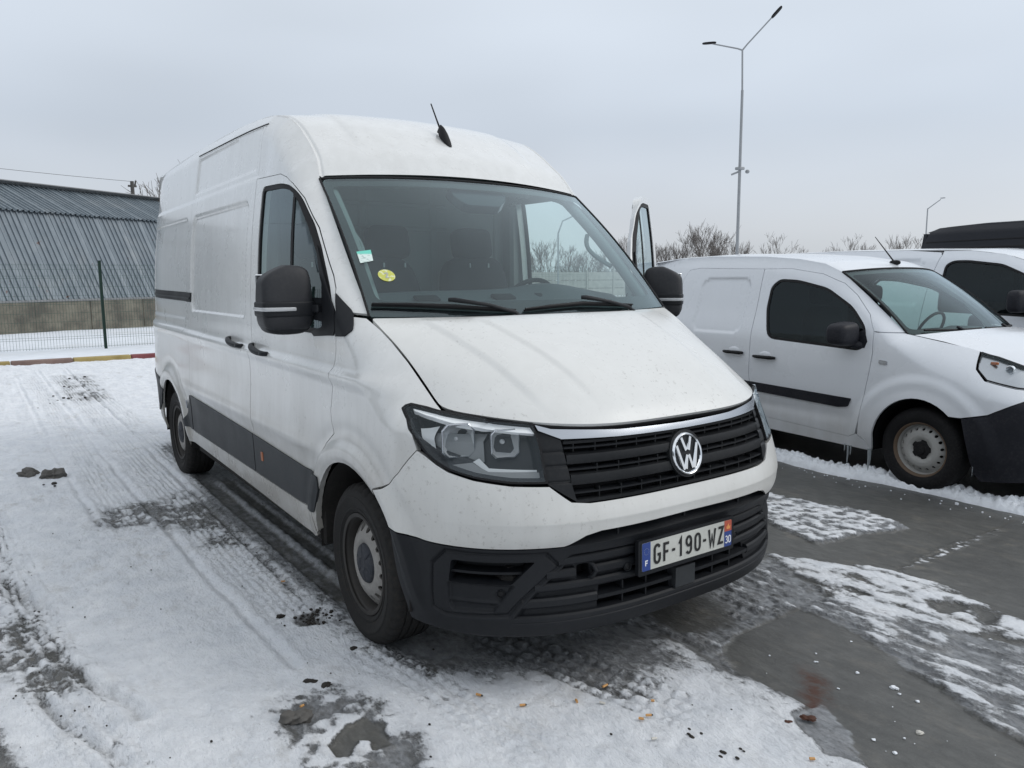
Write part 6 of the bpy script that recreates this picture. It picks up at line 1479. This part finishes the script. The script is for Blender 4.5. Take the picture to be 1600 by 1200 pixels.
# ---------------------------------------------------------------- tall black van, only its roof shows
v4=thing('black_high_van','tall black van of which only the ribbed roof shows above the white vans','van',(v3.location[0]+2.85*math.sin(-th),v3.location[1]+2.85*math.cos(th),0),th)
def side4(x,z):
    y=np.interp(z,[.2,.5,1.2,1.9,1.96,1.975,2.2,2.30],[.93,.98,.98,.95,.945,.925,.86,.76]);y=y-.10*np.clip((-3.0-x)/.6,0,1)**2;return np.stack([x,-y+0*x,z],-1)
p4=[(-3.62,.4),(2.2,.4),(2.42,.8),(2.3,1.1),(1.3,1.9),(.9,2.22),(-1.5,2.30),(-2.7,2.30),(-3.30,2.27),(-3.42,2.22),(-3.52,1.95)]
both('body_side',side4,p4,M['black_paint'],v4,step=.06,lip=.02)
def r4(u,v):
    x=-3.46+(3.46+.9)*v;k=1-np.abs(u)**2;ez=np.interp(x,[-3.5,-3.42,-3.30,-2.7,-1.5,.9],[2.20,2.22,2.27,2.30,2.30,2.22]);e=np.interp(ez,[2.2,2.3],[.86,.76])-.10*np.clip((-3.0-x)/.6,0,1)**2
    return np.stack([x,u*e,ez+.03*k+.006*np.sin(u*22)],-1)
P,F=lay(r4,60,50);mesh('roof',P,F,M['black_paint'],v4,sharp=60)
mb=MB();mb.prism([(-.85,.4),(.85,.4),(.82,1.9),(.72,2.2),(-.72,2.2),(-.82,1.9)],0,.05,lambda a,b,c:(-3.5+c-.06*(b-1.2),a,b));mb.build('rear_door',M['black_paint'],v4)
for s in (-1,1):
    for z0,w_ in ((1.955,.02),(2.06,.012)):
        q=[(-3.45,z0),(1.15 if z0<2 else 1.0,z0+.02),(1.15 if z0<2 else 1.0,z0+.02+w_),(-3.45,z0+w_)]
        V,F,Nn=skin_data(side4,q,step=.1,off=.006,lip=.012);mesh('gutter',V*[1,-s,1],F if s<0 else [f[::-1] for f in F],M['rubber'],v4,nrm=Nn*[1,-s,1])
for x,s in ((1.4,-1),(-2.4,-1),(1.4,1),(-2.4,1)):
    c=copy_tree(kw,v4);c.location=(x,.85*s,.31);c.rotation_euler=(0,.4,0 if s<0 else math.pi)
prof4=[(.9,2.22),(1.3,1.9),(2.3,1.1),(2.42,.8),(2.2,.4)]
for (a0,a1,nm,mt) in ((0,1,'cab_roof','black_paint'),(1,2,'windscreen','tint'),(2,3,'bonnet','black_paint'),(3,4,'front_bumper','bumper_dark')):
    V=[]
    for q in (prof4[a0],prof4[a1]):
        y0=-float(side4(np.array([q[0]]),np.array([q[1]]))[0][1])
        for k in range(9):y=-y0+2*y0*k/8;V.append((q[0]+.10*(1-(y/y0)**2),y,q[1]+(.03*(1-(y/y0)**2) if a0<2 else 0)))
    mb=MB();mb.add(V,[(k,k+1,9+k+1,9+k) for k in range(8)]);mb.build(nm,M[mt],v4)
both('side_window',side4,[(1.2,1.15),(2.1,1.15),(1.35,1.78),(1.2,1.78)],M['tint'],v4,step=.1,off=.004,lip=0)
mb=MB();mb.box((-.6,0,.35),(5.2,1.7,.2));mb.build('underbody',M['dark'],v4)
# ================================================================ SURROUNDINGS
# ---- snow ridge between the lanes
def ridge():
    n=420;m=26;V=[];r=np.random.RandomState(3)
    xs=np.linspace(-1.7,2.6,n);w=np.linspace(-1,1,m)
    XX,WW=np.meshgrid(xs,w,indexing='ij')
    cen=3.41-.0*XX+.035*np.sin(XX*1.9)+.02*np.sin(XX*5.3+1);wd=.105+.03*fbm(XX,0*XX,1.3,2,201)+.02*fbm(XX,0*XX,7,2,202)
    YY=cen-.02*(XX-.3)+WW*wd
    b=np.clip(1-WW**2,0,1)**.6
    l1=np.abs(fbm(XX,YY,14,3,203));l2=fbm(XX,YY,34,3,205)
    Z=b*(.062+.065*l1+.022*l2+.03*fbm(XX,YY,4,2,207))-.004
    YY=YY+.03*fbm(XX,YY,18,2,209)*(b)
    P=np.stack([XX,YY,Z],-1).reshape(-1,3);i=np.arange(n*m).reshape(n,m)
    q=np.stack([i[:-1,:-1],i[1:,:-1],i[1:,1:],i[:-1,1:]],-1).reshape(-1,4)
    mm,t,b_=mat_base('heaped_snow',(.80,.83,.87),.75);f=noise(t,60,5,.65);t.links.new(mixc(t,rng(t,f,.55,.75,0,.4),(.80,.83,.87),(.62,.63,.63)),b_.inputs['Base Color']);bump(t,b_,f,.6,.01);M['heap']=mm
    o=mesh('snow_ridge',P,q,mm);tag(o,'ridge of lumpy ploughed snow in front of the small white van','snow ridge',kind='stuff')
ridge()
# loose crumbs of snow
mb=MB();r=np.random.RandomState(5)
for k in range(60):
    x=r.uniform(-1,2.3);y=3.26-.02*x-abs(r.normal(0,.10)) if k<60 else r.uniform(1.9,3.1);s=r.uniform(.003,.008)*(1.9 if k%9==0 else 1)
    V,F=squad((x,y,s*.5),(s,s*r.uniform(.7,1.2),s*.7),.9,3);mb.add(V,F)
o=mb.build('snow_crumbs',M['heap'],None,sharp=40);tag(o,'loose crumbs of snow strewn on the bare slab','snow crumbs',kind='stuff')
# ---- litter
def blob(x,y,s,mat,name,label,cat,group,seed,flat=.6,zz=.012):
    r=np.random.RandomState(seed);ph=r.rand(6)*6
    def wp(p):
        k=1+.20*math.sin(3.1*p[0]+ph[0])+.18*math.sin(2.7*p[1]+ph[1])+.13*math.sin(6*p[2]+5*p[0]+ph[2])+.09*math.sin(9*p[1]+ph[3])+.06*math.sin(15*p[0]+11*p[1]+ph[4])
        return p*k
    V,F=squad((0,0,0),(s,s*.8,s*flat),.8,14,wp);mb=MB();mb.add(V,F);o=mb.build(name,mat,None,sharp=50);o.location=(x,y,zz+s*flat*.45);o.rotation_euler=(0,0,seed*1.3);tag(o,label,cat,group);return o
M['clod']=plastic('dirty_ice_clod',(.09,.085,.078),.8,.8,.6,(.24,.24,.23));M['mud']=plastic('dark_mud',(.022,.019,.016),.7,.5,.2);M['leaf']=plastic('reddish_leaf_mush',(.06,.022,.012),.8,.5,.3)
cl=['grey clod of dirty ice left of its darker twin beside the tyre lane','dark clod of dirty ice just right of the grey one beside the tyre lane','lump of brown slush beside the puddle in front of the front wheel','reddish brown clump at the foot of the rust stain, left one','reddish brown clump at the foot of the rust stain, right one']
for i,(x,y) in enumerate(GT['clod']):
    blob(x,y,(.075,.085,.042,.014,.020)[i],(M['clod'],M['clod'],M['clod'],M['leaf'],M['leaf'])[i],'ice_clod' if i<3 else 'leaf_clump',cl[i],'clod' if i<3 else 'leaf clump',None,i+11,.55 if i<3 else .3)
i0=0
lab=['beside the charred patch left of the front wheel','left of the pair above the frozen puddle','right of the pair above the frozen puddle','alone between front wheel and the charred patch']
mb=MB();r=np.random.RandomState(9)
for i,(x,y) in enumerate(GT['dark']):
    if i in (0,1,2,3):
        blob(x,y,(.020,.022,.022,.015)[i],M['mud'],'mud_lump','small black mud lump '+lab[i],'mud lump','black mud lumps on the snow',i+31,.35,.014)
for i,(x,y) in enumerate(GT['dark'][4:]):
    for k in range(3):
        s=.0045*r.uniform(.6,1.8) if x>-2 else .022*r.uniform(.4,1.1);V,F=squad((x+r.normal(0,.02 if x>-2 else .10),y+r.normal(0,.02 if x>-2 else .08),.018 if x>-2 else .03),(s*1.5,s,s*.5),.9,4);mb.add(V,F)
for k in range(150):                       # crumbs of dirt in the charred patch and around
    if k<55:x,y,s=-.31+r.normal(0,.05),-1.08+r.normal(0,.045),.005*r.uniform(.5,2)
    else:x,y,s=r.uniform(-2.5,1.9),r.uniform(-2.3,-.1),.0030*r.uniform(.5,1.8)
    V,F=squad((x,y,.018),(s*1.4,s,s*.6),.9,3);mb.add(V,F)
o=mb.build('dirt_crumbs',M['mud'],None,sharp=40);tag(o,'tiny dark crumbs of dirt scattered over the packed snow','dirt crumbs',kind='stuff')
M['filter']=plastic('cigarette_filter',(.50,.27,.10),.7,.2,.3);M['paper']=plastic('cigarette_paper',(.55,.53,.48),.7,.2,.3);M['ash']=mat_base('ash',(.03,.03,.03),.9)[0]
bl=['leftmost orange cigarette end of the row in front of the bumper, charred tip right','second cigarette end from the left, lying flat with dark tip','bent cigarette end between the flat one and the tyre marks','crushed pale cigarette end on the edge of the tyre marks','slanting cigarette end lying on the tread marks','small cigarette end furthest right near the tread marks','left one of the two cigarette ends lying together','right one of the two cigarette ends lying together','pale flattened cigarette end below the pair','orange cigarette end beside the frozen puddle','lone yellowish cigarette end on snow left of the front wheel','orange cigarette end near the right edge of the snow']
ang=[-.5,.1,1.4,-.8,.7,-.2,-.6,.05,.2,.8,.1,-.1]
for i,(x,y) in enumerate(GT['butt']):
    root=thing('cigarette_end',bl[i],'cigarette end',(x,y,.0235),ang[i]+.95,'cigarette ends on the snow')
    L=(.026,.024,.018,.018,.030,.014,.020,.024,.018,.018,.022,.02)[i];rr=.0048
    bent=.3 if i in (2,3,6) else .05
    mb=MB();mb.tube([(-L/2,0,0),(0,bent*.01,0),(L*.35,bent*.02,.0)],[rr,rr*1.02,rr*.95],8);mb.build('filter',M['filter'] if i not in (3,8) else M['paper'],root,sharp=60)
    mb=MB();mb.tube([(L*.35,bent*.02,0),(L*.6,bent*.03,0)],[rr*.9,rr*.5],8);mb.build('burnt_tip',M['ash'] if i in (0,1,4,7,9) else M['paper'],root,sharp=60)
sl=['white crumb of ice on the upper bare slab','white crumb of ice just below the topmost one on the slab','crumb of ice right of the rust stain','largest white ice crumb of the cluster on the bare slab','second ice crumb of the cluster on the bare slab','flat ice crumb under the cluster on the bare slab','pale tan scrap lying on the bare slab near the bottom','pale flat scrap left of the tan one on the bare slab','thin translucent flake near the bottom of the slab','thin white shard left of the ice cluster','bright white shard on the icy strip at the right','white shard at the right edge of the icy strip','white speck near the upper edge of the bare slab','dark rimmed ice crumb on the snow band']
mb=MB();r=np.random.RandomState(4)
for i,(x,y) in enumerate(GT['bits']):
    s=.005+.003*((i*7)%3)/2
    if i in (3,6):s=.013
    o=blob(x,y,s,M['heap'] if i!=6 else M['paper'],'ice_crumb' if i not in (6,7) else 'paper_scrap',sl[i],'ice crumb' if i not in (6,7) else 'scrap','crumbs on the bare slab',i+60,.35,.002)
for k in range(45):
    x,y=r.uniform(1.0,2.3),r.uniform(.1,1.7);s=.0028*r.uniform(.4,1)**1.0*(2.2 if k%11==0 else 1);V,F=squad((x,y,.004),(s,s,s*.6),.9,3);mb.add(V,F)
o=mb.build('ice_grit',M['heap'],None,sharp=40);tag(o,'fine white ice grit on the bare slab','ice grit',kind='stuff')
# ---- painted kerb
M['ky']=plastic('kerb_yellow',(.27,.205,.07),.7,.4,.8,(.30,.28,.24));M['kr']=plastic('kerb_red',(.15,.035,.04),.7,.4,.7,(.28,.22,.19));M['kb']=plastic('kerb_faded_red',(.15,.10,.085),.75,.4,.8,(.27,.24,.2))
kerb=thing('painted_kerb','low kerb painted in alternating yellow and red along the lot edge','kerb',(-14.35,0,0))
y=-9.08;k=0
while y<13:
    mt=[M['ky'],M['kr']][k%2]
    if -1.9<y+.1<-1.6:mt=M['kb']
    mb=MB();mb.box((0,y+.52,.035),(.20,1.03,.13),bev=.014);mb.build('kerb_stone',mt,kerb,smooth=False);y+=1.04;k+=1
# snow lying against the kerb
# ---- wire mesh fence
M['fg']=plastic('green_fence_post',(.006,.022,.016),.5,.1,.1);M['wire']=mat_base('fence_wire',(.035,.075,.060),.5)[0]
fence=thing('mesh_fence','green wire mesh fence with thin posts in front of the hangar','fence',(-17.5,.224,0))
for j in range(-4,6):
    mb=MB();mb.box((0,j*2.52,1.02),(.06,.06,2.1));mb.box((0,j*2.52,2.08),(.066,.066,.02));mb.build('fence_post',M['fg'],fence,smooth=False)
    y0=j*2.52+.03;mb=MB();rw=.0026
    for q in range(41):
        yy=y0+.03+q*.0605;P=[(.03,yy,.07),(.03,yy,2.0)];mb.box((.035,yy,1.03),(rw*2,rw*2,1.96))
    for z in (.08,.28,.33,.48,.68,.88,1.08,1.13,1.28,1.48,1.68,1.73,1.88,1.98):mb.box((.038,y0+1.24,z),(rw*2,2.46,rw*2))
    mb.build('wire_panel',M['wire'],fence,smooth=False)['kind']='stuff'
# ---- corrugated hangar
def corr(name,base,tint,rust):
    m,t,b=mat_base(name,base,.5);b.inputs['Metallic'].default_value=.35
    n1=noise(t,.9,6,.6);tcx=N('ShaderNodeTexCoord',t);mpx=N('ShaderNodeMapping',t);mpx.inputs['Scale'].default_value=(2.5,3.5,.35);t.links.new(tcx.outputs['Object'],mpx.inputs[0]);n2=noise(t,1.5,6,.65,vec=mpx.outputs[0])
    c=mixc(t,rng(t,n2,.35,.7),base,tint);c=mixc(t,mth(t,'MULTIPLY',rng(t,n1,.52,.72),.3),c,(.27,.28,.28));n3=noise(t,2.6,7,.7);c=mixc(t,mth(t,'MULTIPLY',rng(t,n3,.64,.69),rust),c,(.09,.035,.022));t.links.new(c,b.inputs['Base Color']);return m
M['corr']=corr('corrugated_steel',(.125,.152,.175),(.175,.205,.23),1.0);M['corr2']=corr('corrugated_roof',(.14,.172,.195),(.20,.235,.26),.2)
M['ridgecap']=plastic('ridge_cap',(.17,.175,.18),.6,.1,.3);M['conc']=plastic('old_concrete',(.155,.145,.115),.9,.6,1.0,(.070,.066,.058))
hgr=thing('corrugated_hangar','grey corrugated metal hangar with leaning walls on a concrete base','building',(-26.9,-1.67,0),math.radians(31))
# local frame: x outward (towards the lot), y along the wall to the right
def sheet(y0,w,a,b,thk,mat,name,pitch=.198):
    """trapezoid-ribbed sheet between lower edge a=(x,z) and upper edge b=(x,z)"""
    a=np.array(a);b=np.array(b);d=(b-a)/np.hypot(*(b-a));n=np.array([d[1],-d[0]])
    prof=[];y=0
    while y<w-.001:
        prof+=[(y,0),(y+pitch*.52,0),(y+pitch*.62,thk),(y+pitch*.88,thk)];y+=pitch
    prof.append((w,0));V=[];m=len(prof)
    for e in (a,b):
        for yy,h in prof:p=e+n*h;V.append((p[0],y0+yy,p[1]))
    F=[(i,i+1,m+i+1,m+i) for i in range(m-1)];mb=MB();mb.add(V,F);return mb.build(name,mat,hgr,fix=False,smooth=False)
tilt=np.random.RandomState(2)
for j in range(-4,22):
    y0=j*.99;t_=tilt.uniform(-.012,.012)
    sheet(y0,1.0,(0+t_,.99),(-1.62+t_,4.14),.045,M['corr'],'wall_sheet')
    sheet(y0,1.0,(-1.46,4.08+t_),(-4.2,5.30),.055,M['corr2'],'roof_sheet')
mb=MB();mb.box((-4.05,8.5,5.315),(.42,26,.04),R=Matrix.Rotation(-.40,3,'Y'));mb.V=[(v[0],v[1],v[2]) for v in mb.V];mb.build('ridge_cap',M['ridgecap'],hgr)
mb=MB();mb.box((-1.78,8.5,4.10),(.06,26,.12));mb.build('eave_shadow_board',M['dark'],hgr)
mb=MB();mb.box((.02,8.5,.965),(.12,26,.07),bev=.01);mb.build('base_flashing',M['ridgecap'],hgr)
mb=MB();mb.add([(-4.2,-4,5.36),(-4.2,21,5.36),(-8.5,21,3.9),(-8.5,-4,3.9),(-8.5,21,-.3),(-8.5,-4,-.3)],[(0,1,2,3),(3,2,4,5)]);mb.build('rear_roof',M['corr2'],hgr,fix=False)
mb=MB();mb.add([(0,-4,-.3),(0,-4,.95),(-1.7,-4,4.1),(-4.2,-4,5.36),(-8.5,-4,3.9),(-8.5,-4,-.3)],[(0,1,2,3,4,5)]);mb.add([(0,21.7,-.3),(0,21.7,.95),(-1.7,21.7,4.1),(-4.2,21.7,5.36),(-8.5,21.7,3.9),(-8.5,21.7,-.3)],[(0,1,2,3,4,5)]);mb.build('gable_wall',M['corr'],hgr)
r=np.random.RandomState(8);y=-4.0
while y<21:
    w=r.uniform(1.9,2.7) if not -.2<y<.5 else 1.0;mb=MB();mb.box((-.10+r.uniform(-.02,.02),y+w/2,.30),(.34,w-.012,1.28),bev=.015);mb.build('foundation_block',M['conc'],hgr,smooth=False);y+=w
# utility pole behind the hangar
M['galv']=plastic('galvanised_steel',(.27,.28,.29),.5,.1,.1);M['woodp']=plastic('weathered_pole',(.07,.065,.06),.8,.2,.2)
up=thing('utility_pole','distant dark utility pole top sticking up behind the hangar roof','pole',(-51.3,6.5,0))
mb=MB();mb.tube([(0,0,-1),(0,0,7.9)],[.16,.11],8);mb.build('pole_shaft',M['woodp'],up);mb=MB();mb.box((0,0,7.6),(.1,.5,.12));mb.tube([(0,.15,7.6),(0,.22,7.95)],.05,6);mb.build('crossarm',M['woodp'],up)
mb=MB();P=[];
for t in np.linspace(0,1,30):P.append((-51+3*t,6.5-33*t,7.85+2.7*t-1.1*4*t*(1-t)*.5))
mb.tube(P,.012,5);o=mb.build('overhead_wire',M['woodp'],None);tag(o,'thin overhead wire crossing the sky above the hangar','wire')
# ---- street lamps
lamp=thing('street_lamp','tall galvanised lamp post with two arms forming an uneven Y','street lamp',(-15.8,21.12,0))
mb=MB();mb.tube([(0,0,-.1),(0,0,8.3)],[.066,.048],12);mb.build('pole_shaft',M['galv'],lamp);mb=MB();mb.tube([(0,0,8.25),(-.03,-.03,9.70)],[.034,.032],10);mb.build('upper_pole',M['galv'],lamp)
for ax_,ay_,az_,n_ in ((-1.05,-.87,10.07,'l'),(.98,.75,11.02,'r')):
    mb=MB();a=np.array([-.03,-.03,9.68]);b=np.array([ax_,ay_,az_]);mb.tube([a,a+(b-a)*.12+[0,0,.02],a+(b-a)*.80],[.030,.027,.024],8);arm=mb.build('lamp_arm',M['galv'],lamp)
    d=(b-a)/np.linalg.norm(b-a);fl=d.copy();fl[2]*=.55;c=a+(b-a)*.88
    mb=MB();V,F=squad((0,0,0),(.25,.085,.035),.6,12);q=Vector((1,0,0)).rotation_difference(Vector(d if n_=='r' else (d[0],d[1],.0))).to_matrix();mb.add([q@Vector(v)+Vector(c) for v in V],F);mb.build('lamp_head',M['rubber'],arm,sharp=60)
mb=MB();mb.box((0,0,5.55),(.26,.26,.10),bev=.02);mb.tube([(-.02,-.02,5.44),(-.24,-.18,5.34)],.035,8);V,F=squad((.20,.18,5.43),(.08,.07,.07),.9,10);mb.add(V,F);mb.build('camera_bracket',M['galv'],lamp)
lamp2=thing('far_street_lamp','small far lamp post with one bent arm beside the black van roof','street lamp',(-37.8,77.95,0))
mb=MB();mb.tube([(0,0,0),(0,0,8.45)],[.09,.06],8);mb.build('pole_shaft',M['galv'],lamp2);mb=MB();mb.tube([(0,0,8.4),(1.0,.51,9.3)],[.05,.04],8);V,F=squad((1.15,.58,9.42),(.25,.12,.05),.6,8);mb.add(V,F);mb.build('lamp_arm',M['galv'],lamp2)
# lamp seen through the cab
def atd(az,d):return (3.003+d*math.cos(math.radians(az)),-2.255+d*math.sin(math.radians(az)))
x,y=atd(141.6,45);l3=thing('curved_street_lamp','thin curved lamp post seen through the big van cab above the shrubs','street lamp',(x,y,0))
mb=MB();mb.tube([(0,0,0),(0,0,4.2),(.15,.2,4.9),(.7,.9,5.3)],[.06,.05,.045,.04],8);mb.build('pole_shaft',M['galv'],l3);mb=MB();V,F=squad((.85,1.1,5.33),(.2,.2,.04),.6,8);mb.add(V,F);mb.build('lamp_head',M['rubber'],l3,sharp=60)
# ---- concrete panel wall seen through the cab
M['wallc']=plastic('panel_wall_concrete',(.30,.29,.27),.9,.3,.5,(.2,.18,.15))
a=np.array(atd(146,44));b=np.array(atd(126,60));pw=thing('panel_wall','low pale concrete panel wall in front of the bare shrubs','wall',(a[0],a[1],0),math.atan2(b[1]-a[1],b[0]-a[0]));L=np.hypot(*(b-a));n_=int(L/2.1)
for k in range(n_):
    for r_ in range(4):
        mb=MB();mb.box((k*2.1+1.05,0,.26+r_*.5),(1.98,.07,.47),bev=.01);mb.build('wall_panel',M['wallc'],pw,smooth=False)
    mb=MB();mb.box((k*2.1,0,1.05),(.13,.14,2.15));mb.build('wall_post',M['wallc'],pw,smooth=False)
# ---- bare trees and shrubs
M['bark']=plastic('bare_branches',(.15,.135,.125),.9,.1,.1)
def bare_tree(h,seed,spread=.45,stems=1,dens_=1.0,levels=5,twig=.011):
    r=np.random.RandomState(seed);T=MB();Cc=MB()
    def seg(mb,a,b,r0,r1,n=4):
        mb.tube([a,(np.array(a)+b)/2+r.normal(0,.01*np.linalg.norm(np.array(b)-a),3),b],[r0,(r0+r1)/2,r1],n,cap=False)
    def grow(p,d,L,rad,lv):
        q=p+d*L;seg(T if lv>=levels-1 else Cc,p,q,rad,rad*.68,5 if lv>=levels-1 else 3)
        if lv<=0:return
        k=r.randint(2,4) if lv>1 else r.randint(3,5)
        k=int(k*dens_+.5)
        for i in range(k):
            t=r.uniform(.35,1.0) if i else 1.0;s=p+d*L*t
            nd=d+r.normal(0,spread,3);nd[2]+=.28;nd/=np.linalg.norm(nd)
            grow(s,nd,L*r.uniform(.58,.82),max(rad*.60,twig*.75),lv-1)
    for s_ in range(stems):
        d=np.array([r.normal(0,.16),r.normal(0,.16),1.]) if stems>1 else np.array([r.normal(0,.04),r.normal(0,.04),1.]);d/=np.linalg.norm(d)
        grow(np.array([r.normal(0,.25*(stems>1)),r.normal(0,.25*(stems>1)),-.1]),d,h*.34,h*.013 if stems==1 else h*.008,levels)
    return T,Cc
protos=[]
for i,(h,st,sp,dn) in enumerate(((5.0,3,.34,1.0),(4.4,4,.36,1.0),(5.6,2,.38,1.05),(3.6,5,.42,1.0))):
    T,Cc=bare_tree(h,100+i,sp,st,dn,5);protos.append((T,Cc))
def place_tree(i,az,d,s,label,group,rz,first,name='bare_tree',z=0):
    x,y=atd(az,d);root=thing(name,label,'tree' if name=='bare_tree' else 'shrub',(x,y,z),rz,group);root.scale=(s,s,s)
    if i in first:
        for nm,me_ in first[i]:link(nm,me_,root)
    else:
        T,Cc=protos[i];a=T.build('trunk',M['bark'],root,fix=False,sharp=80);b=Cc.build('crown',M['bark'],root,fix=False,sharp=80);first[i]=[('trunk',a.data),('crown',b.data)]
first={};rt=np.random.RandomState(12)
ORD=['first','second','third','fourth','fifth','sixth','seventh','eighth','ninth','tenth','eleventh','twelfth','thirteenth','fourteenth','fifteenth','sixteenth','seventeenth','eighteenth','nineteenth','twentieth']
left=[(136.9,52,0.90),(136.4,54,1.03),(135.8,55,0.95),(135.2,58,0.99),(134.6,57,0.82),(134.1,60,0.86),(133.5,58,0.88),(132.9,61,0.93),(132.4,60,0.88),(131.9,59,1.10),(131.4,60,1.20),(131.0,58,1.22),(130.5,61,1.12),(130.0,60,0.98),(129.6,62,1.00),(129.1,60,0.95),(128.7,58,0.88),(128.4,64,0.73)]
cabt=[(145.6,50,.80),(144.8,52,.85),(144.0,50,.78),(143.2,52,.88),(142.4,50,.98),(141.7,52,1.02),(141.0,50,.95),(140.3,53,.85),(139.5,52,.8),(138.7,53,.82),(137.8,53,.85)]
for k,(az,d,s) in enumerate(left):
    place_tree(k%4,az,d,s,ORD[k]+' bare tree from the open door in the clump left of the lamp post','bare trees behind the lot',rt.rand()*6,first)
for k,(az,d,s) in enumerate(cabt):
    place_tree((k+1)%4,az,d,s*.88,ORD[k]+' bare tree from left in the row seen through the big van cab','bare trees behind the pale wall',rt.rand()*6,first)
place_tree(1,125.95,75,1.22,'lone pale bare tree right of the lamp post above the small van roof',None,1.0,first)
for k,(az,d,s,lb) in enumerate(((122.6,80,.9,'low bare shrub, left one of the far group behind the white van roofs'),(121.6,80,1.2,'tallest bare tree of the far group behind the white van roofs'),(120.7,82,1.02,'bare tree right of the tallest in the far group'),(119.0,78,1.02,'bare tree behind the aerial of the small van'),(118.2,78,1.12,'bare tree left of the far street lamp'),(117.5,80,1.15,'bare tree touching the black van roof'))):
    place_tree(k%4,az,d,s,lb,'far bare trees above the parked vans',rt.rand()*6,first)
for k,(az,d,s,lb) in enumerate(((167.3,42,1.50,'bare treetop showing above the roof edge of the big van'),(169.4,44,1.40,'low bare treetop between hangar ridge and the big van'),(150.5,60,1.5,'bare tree hidden behind the big van body'))):
    place_tree((k+2)%4,az,d,s,lb,None,rt.rand()*6,first)
# low distant scrub line at the horizon
mb=MB();r=np.random.RandomState(77)
for k in range(900):
    az=r.uniform(112,150);d=r.uniform(85,120);x,y=atd(az,d);hh=r.uniform(1.2,2.8)
    for q in range(3):
        a=r.normal(0,.5,2);mb.tube([(x,y,0),(x+a[0]*.5,y+a[1]*.5,hh*.6),(x+a[0],y+a[1],hh)],[.05,.03,.015],3,cap=False)
o=mb.build('distant_scrub',M['bark'],None,fix=False);tag(o,'thin brown line of far scrub along the horizon','scrub',kind='stuff')

# unseen building, guessed from a reflection and sized to darken the van's right flank
M['facade']=plastic('unseen_facade',(.13,.135,.14),.8,.2,.4);M['fglass']=mat_base('unseen_window',(.03,.035,.04),.1)[0]
wh=thing('unseen_warehouse','long dull grey building, added out of view to darken the right flank of the van','building',(-12,-19.5,0))
mb=MB();mb.box((0,-5,3.6),(62,10,7.2),bev=.05);mb.build('wall',M['facade'],wh);mb=MB();mb.box((0,-5,7.3),(63,10.6,.25),bev=.05);mb.build('roof',M['ridgecap'],wh)
for k in range(12):
    mb=MB();mb.box((-28+k*5,.02,4.6),(2.6,.1,1.3),bev=.02);mb.build('window',M['fglass'],wh)
for k in range(4):
    mb=MB();mb.box((-22+k*15,.03,1.9),(3.6,.12,3.7),bev=.02);mb.build('roller_door',M['ridgecap'],wh)
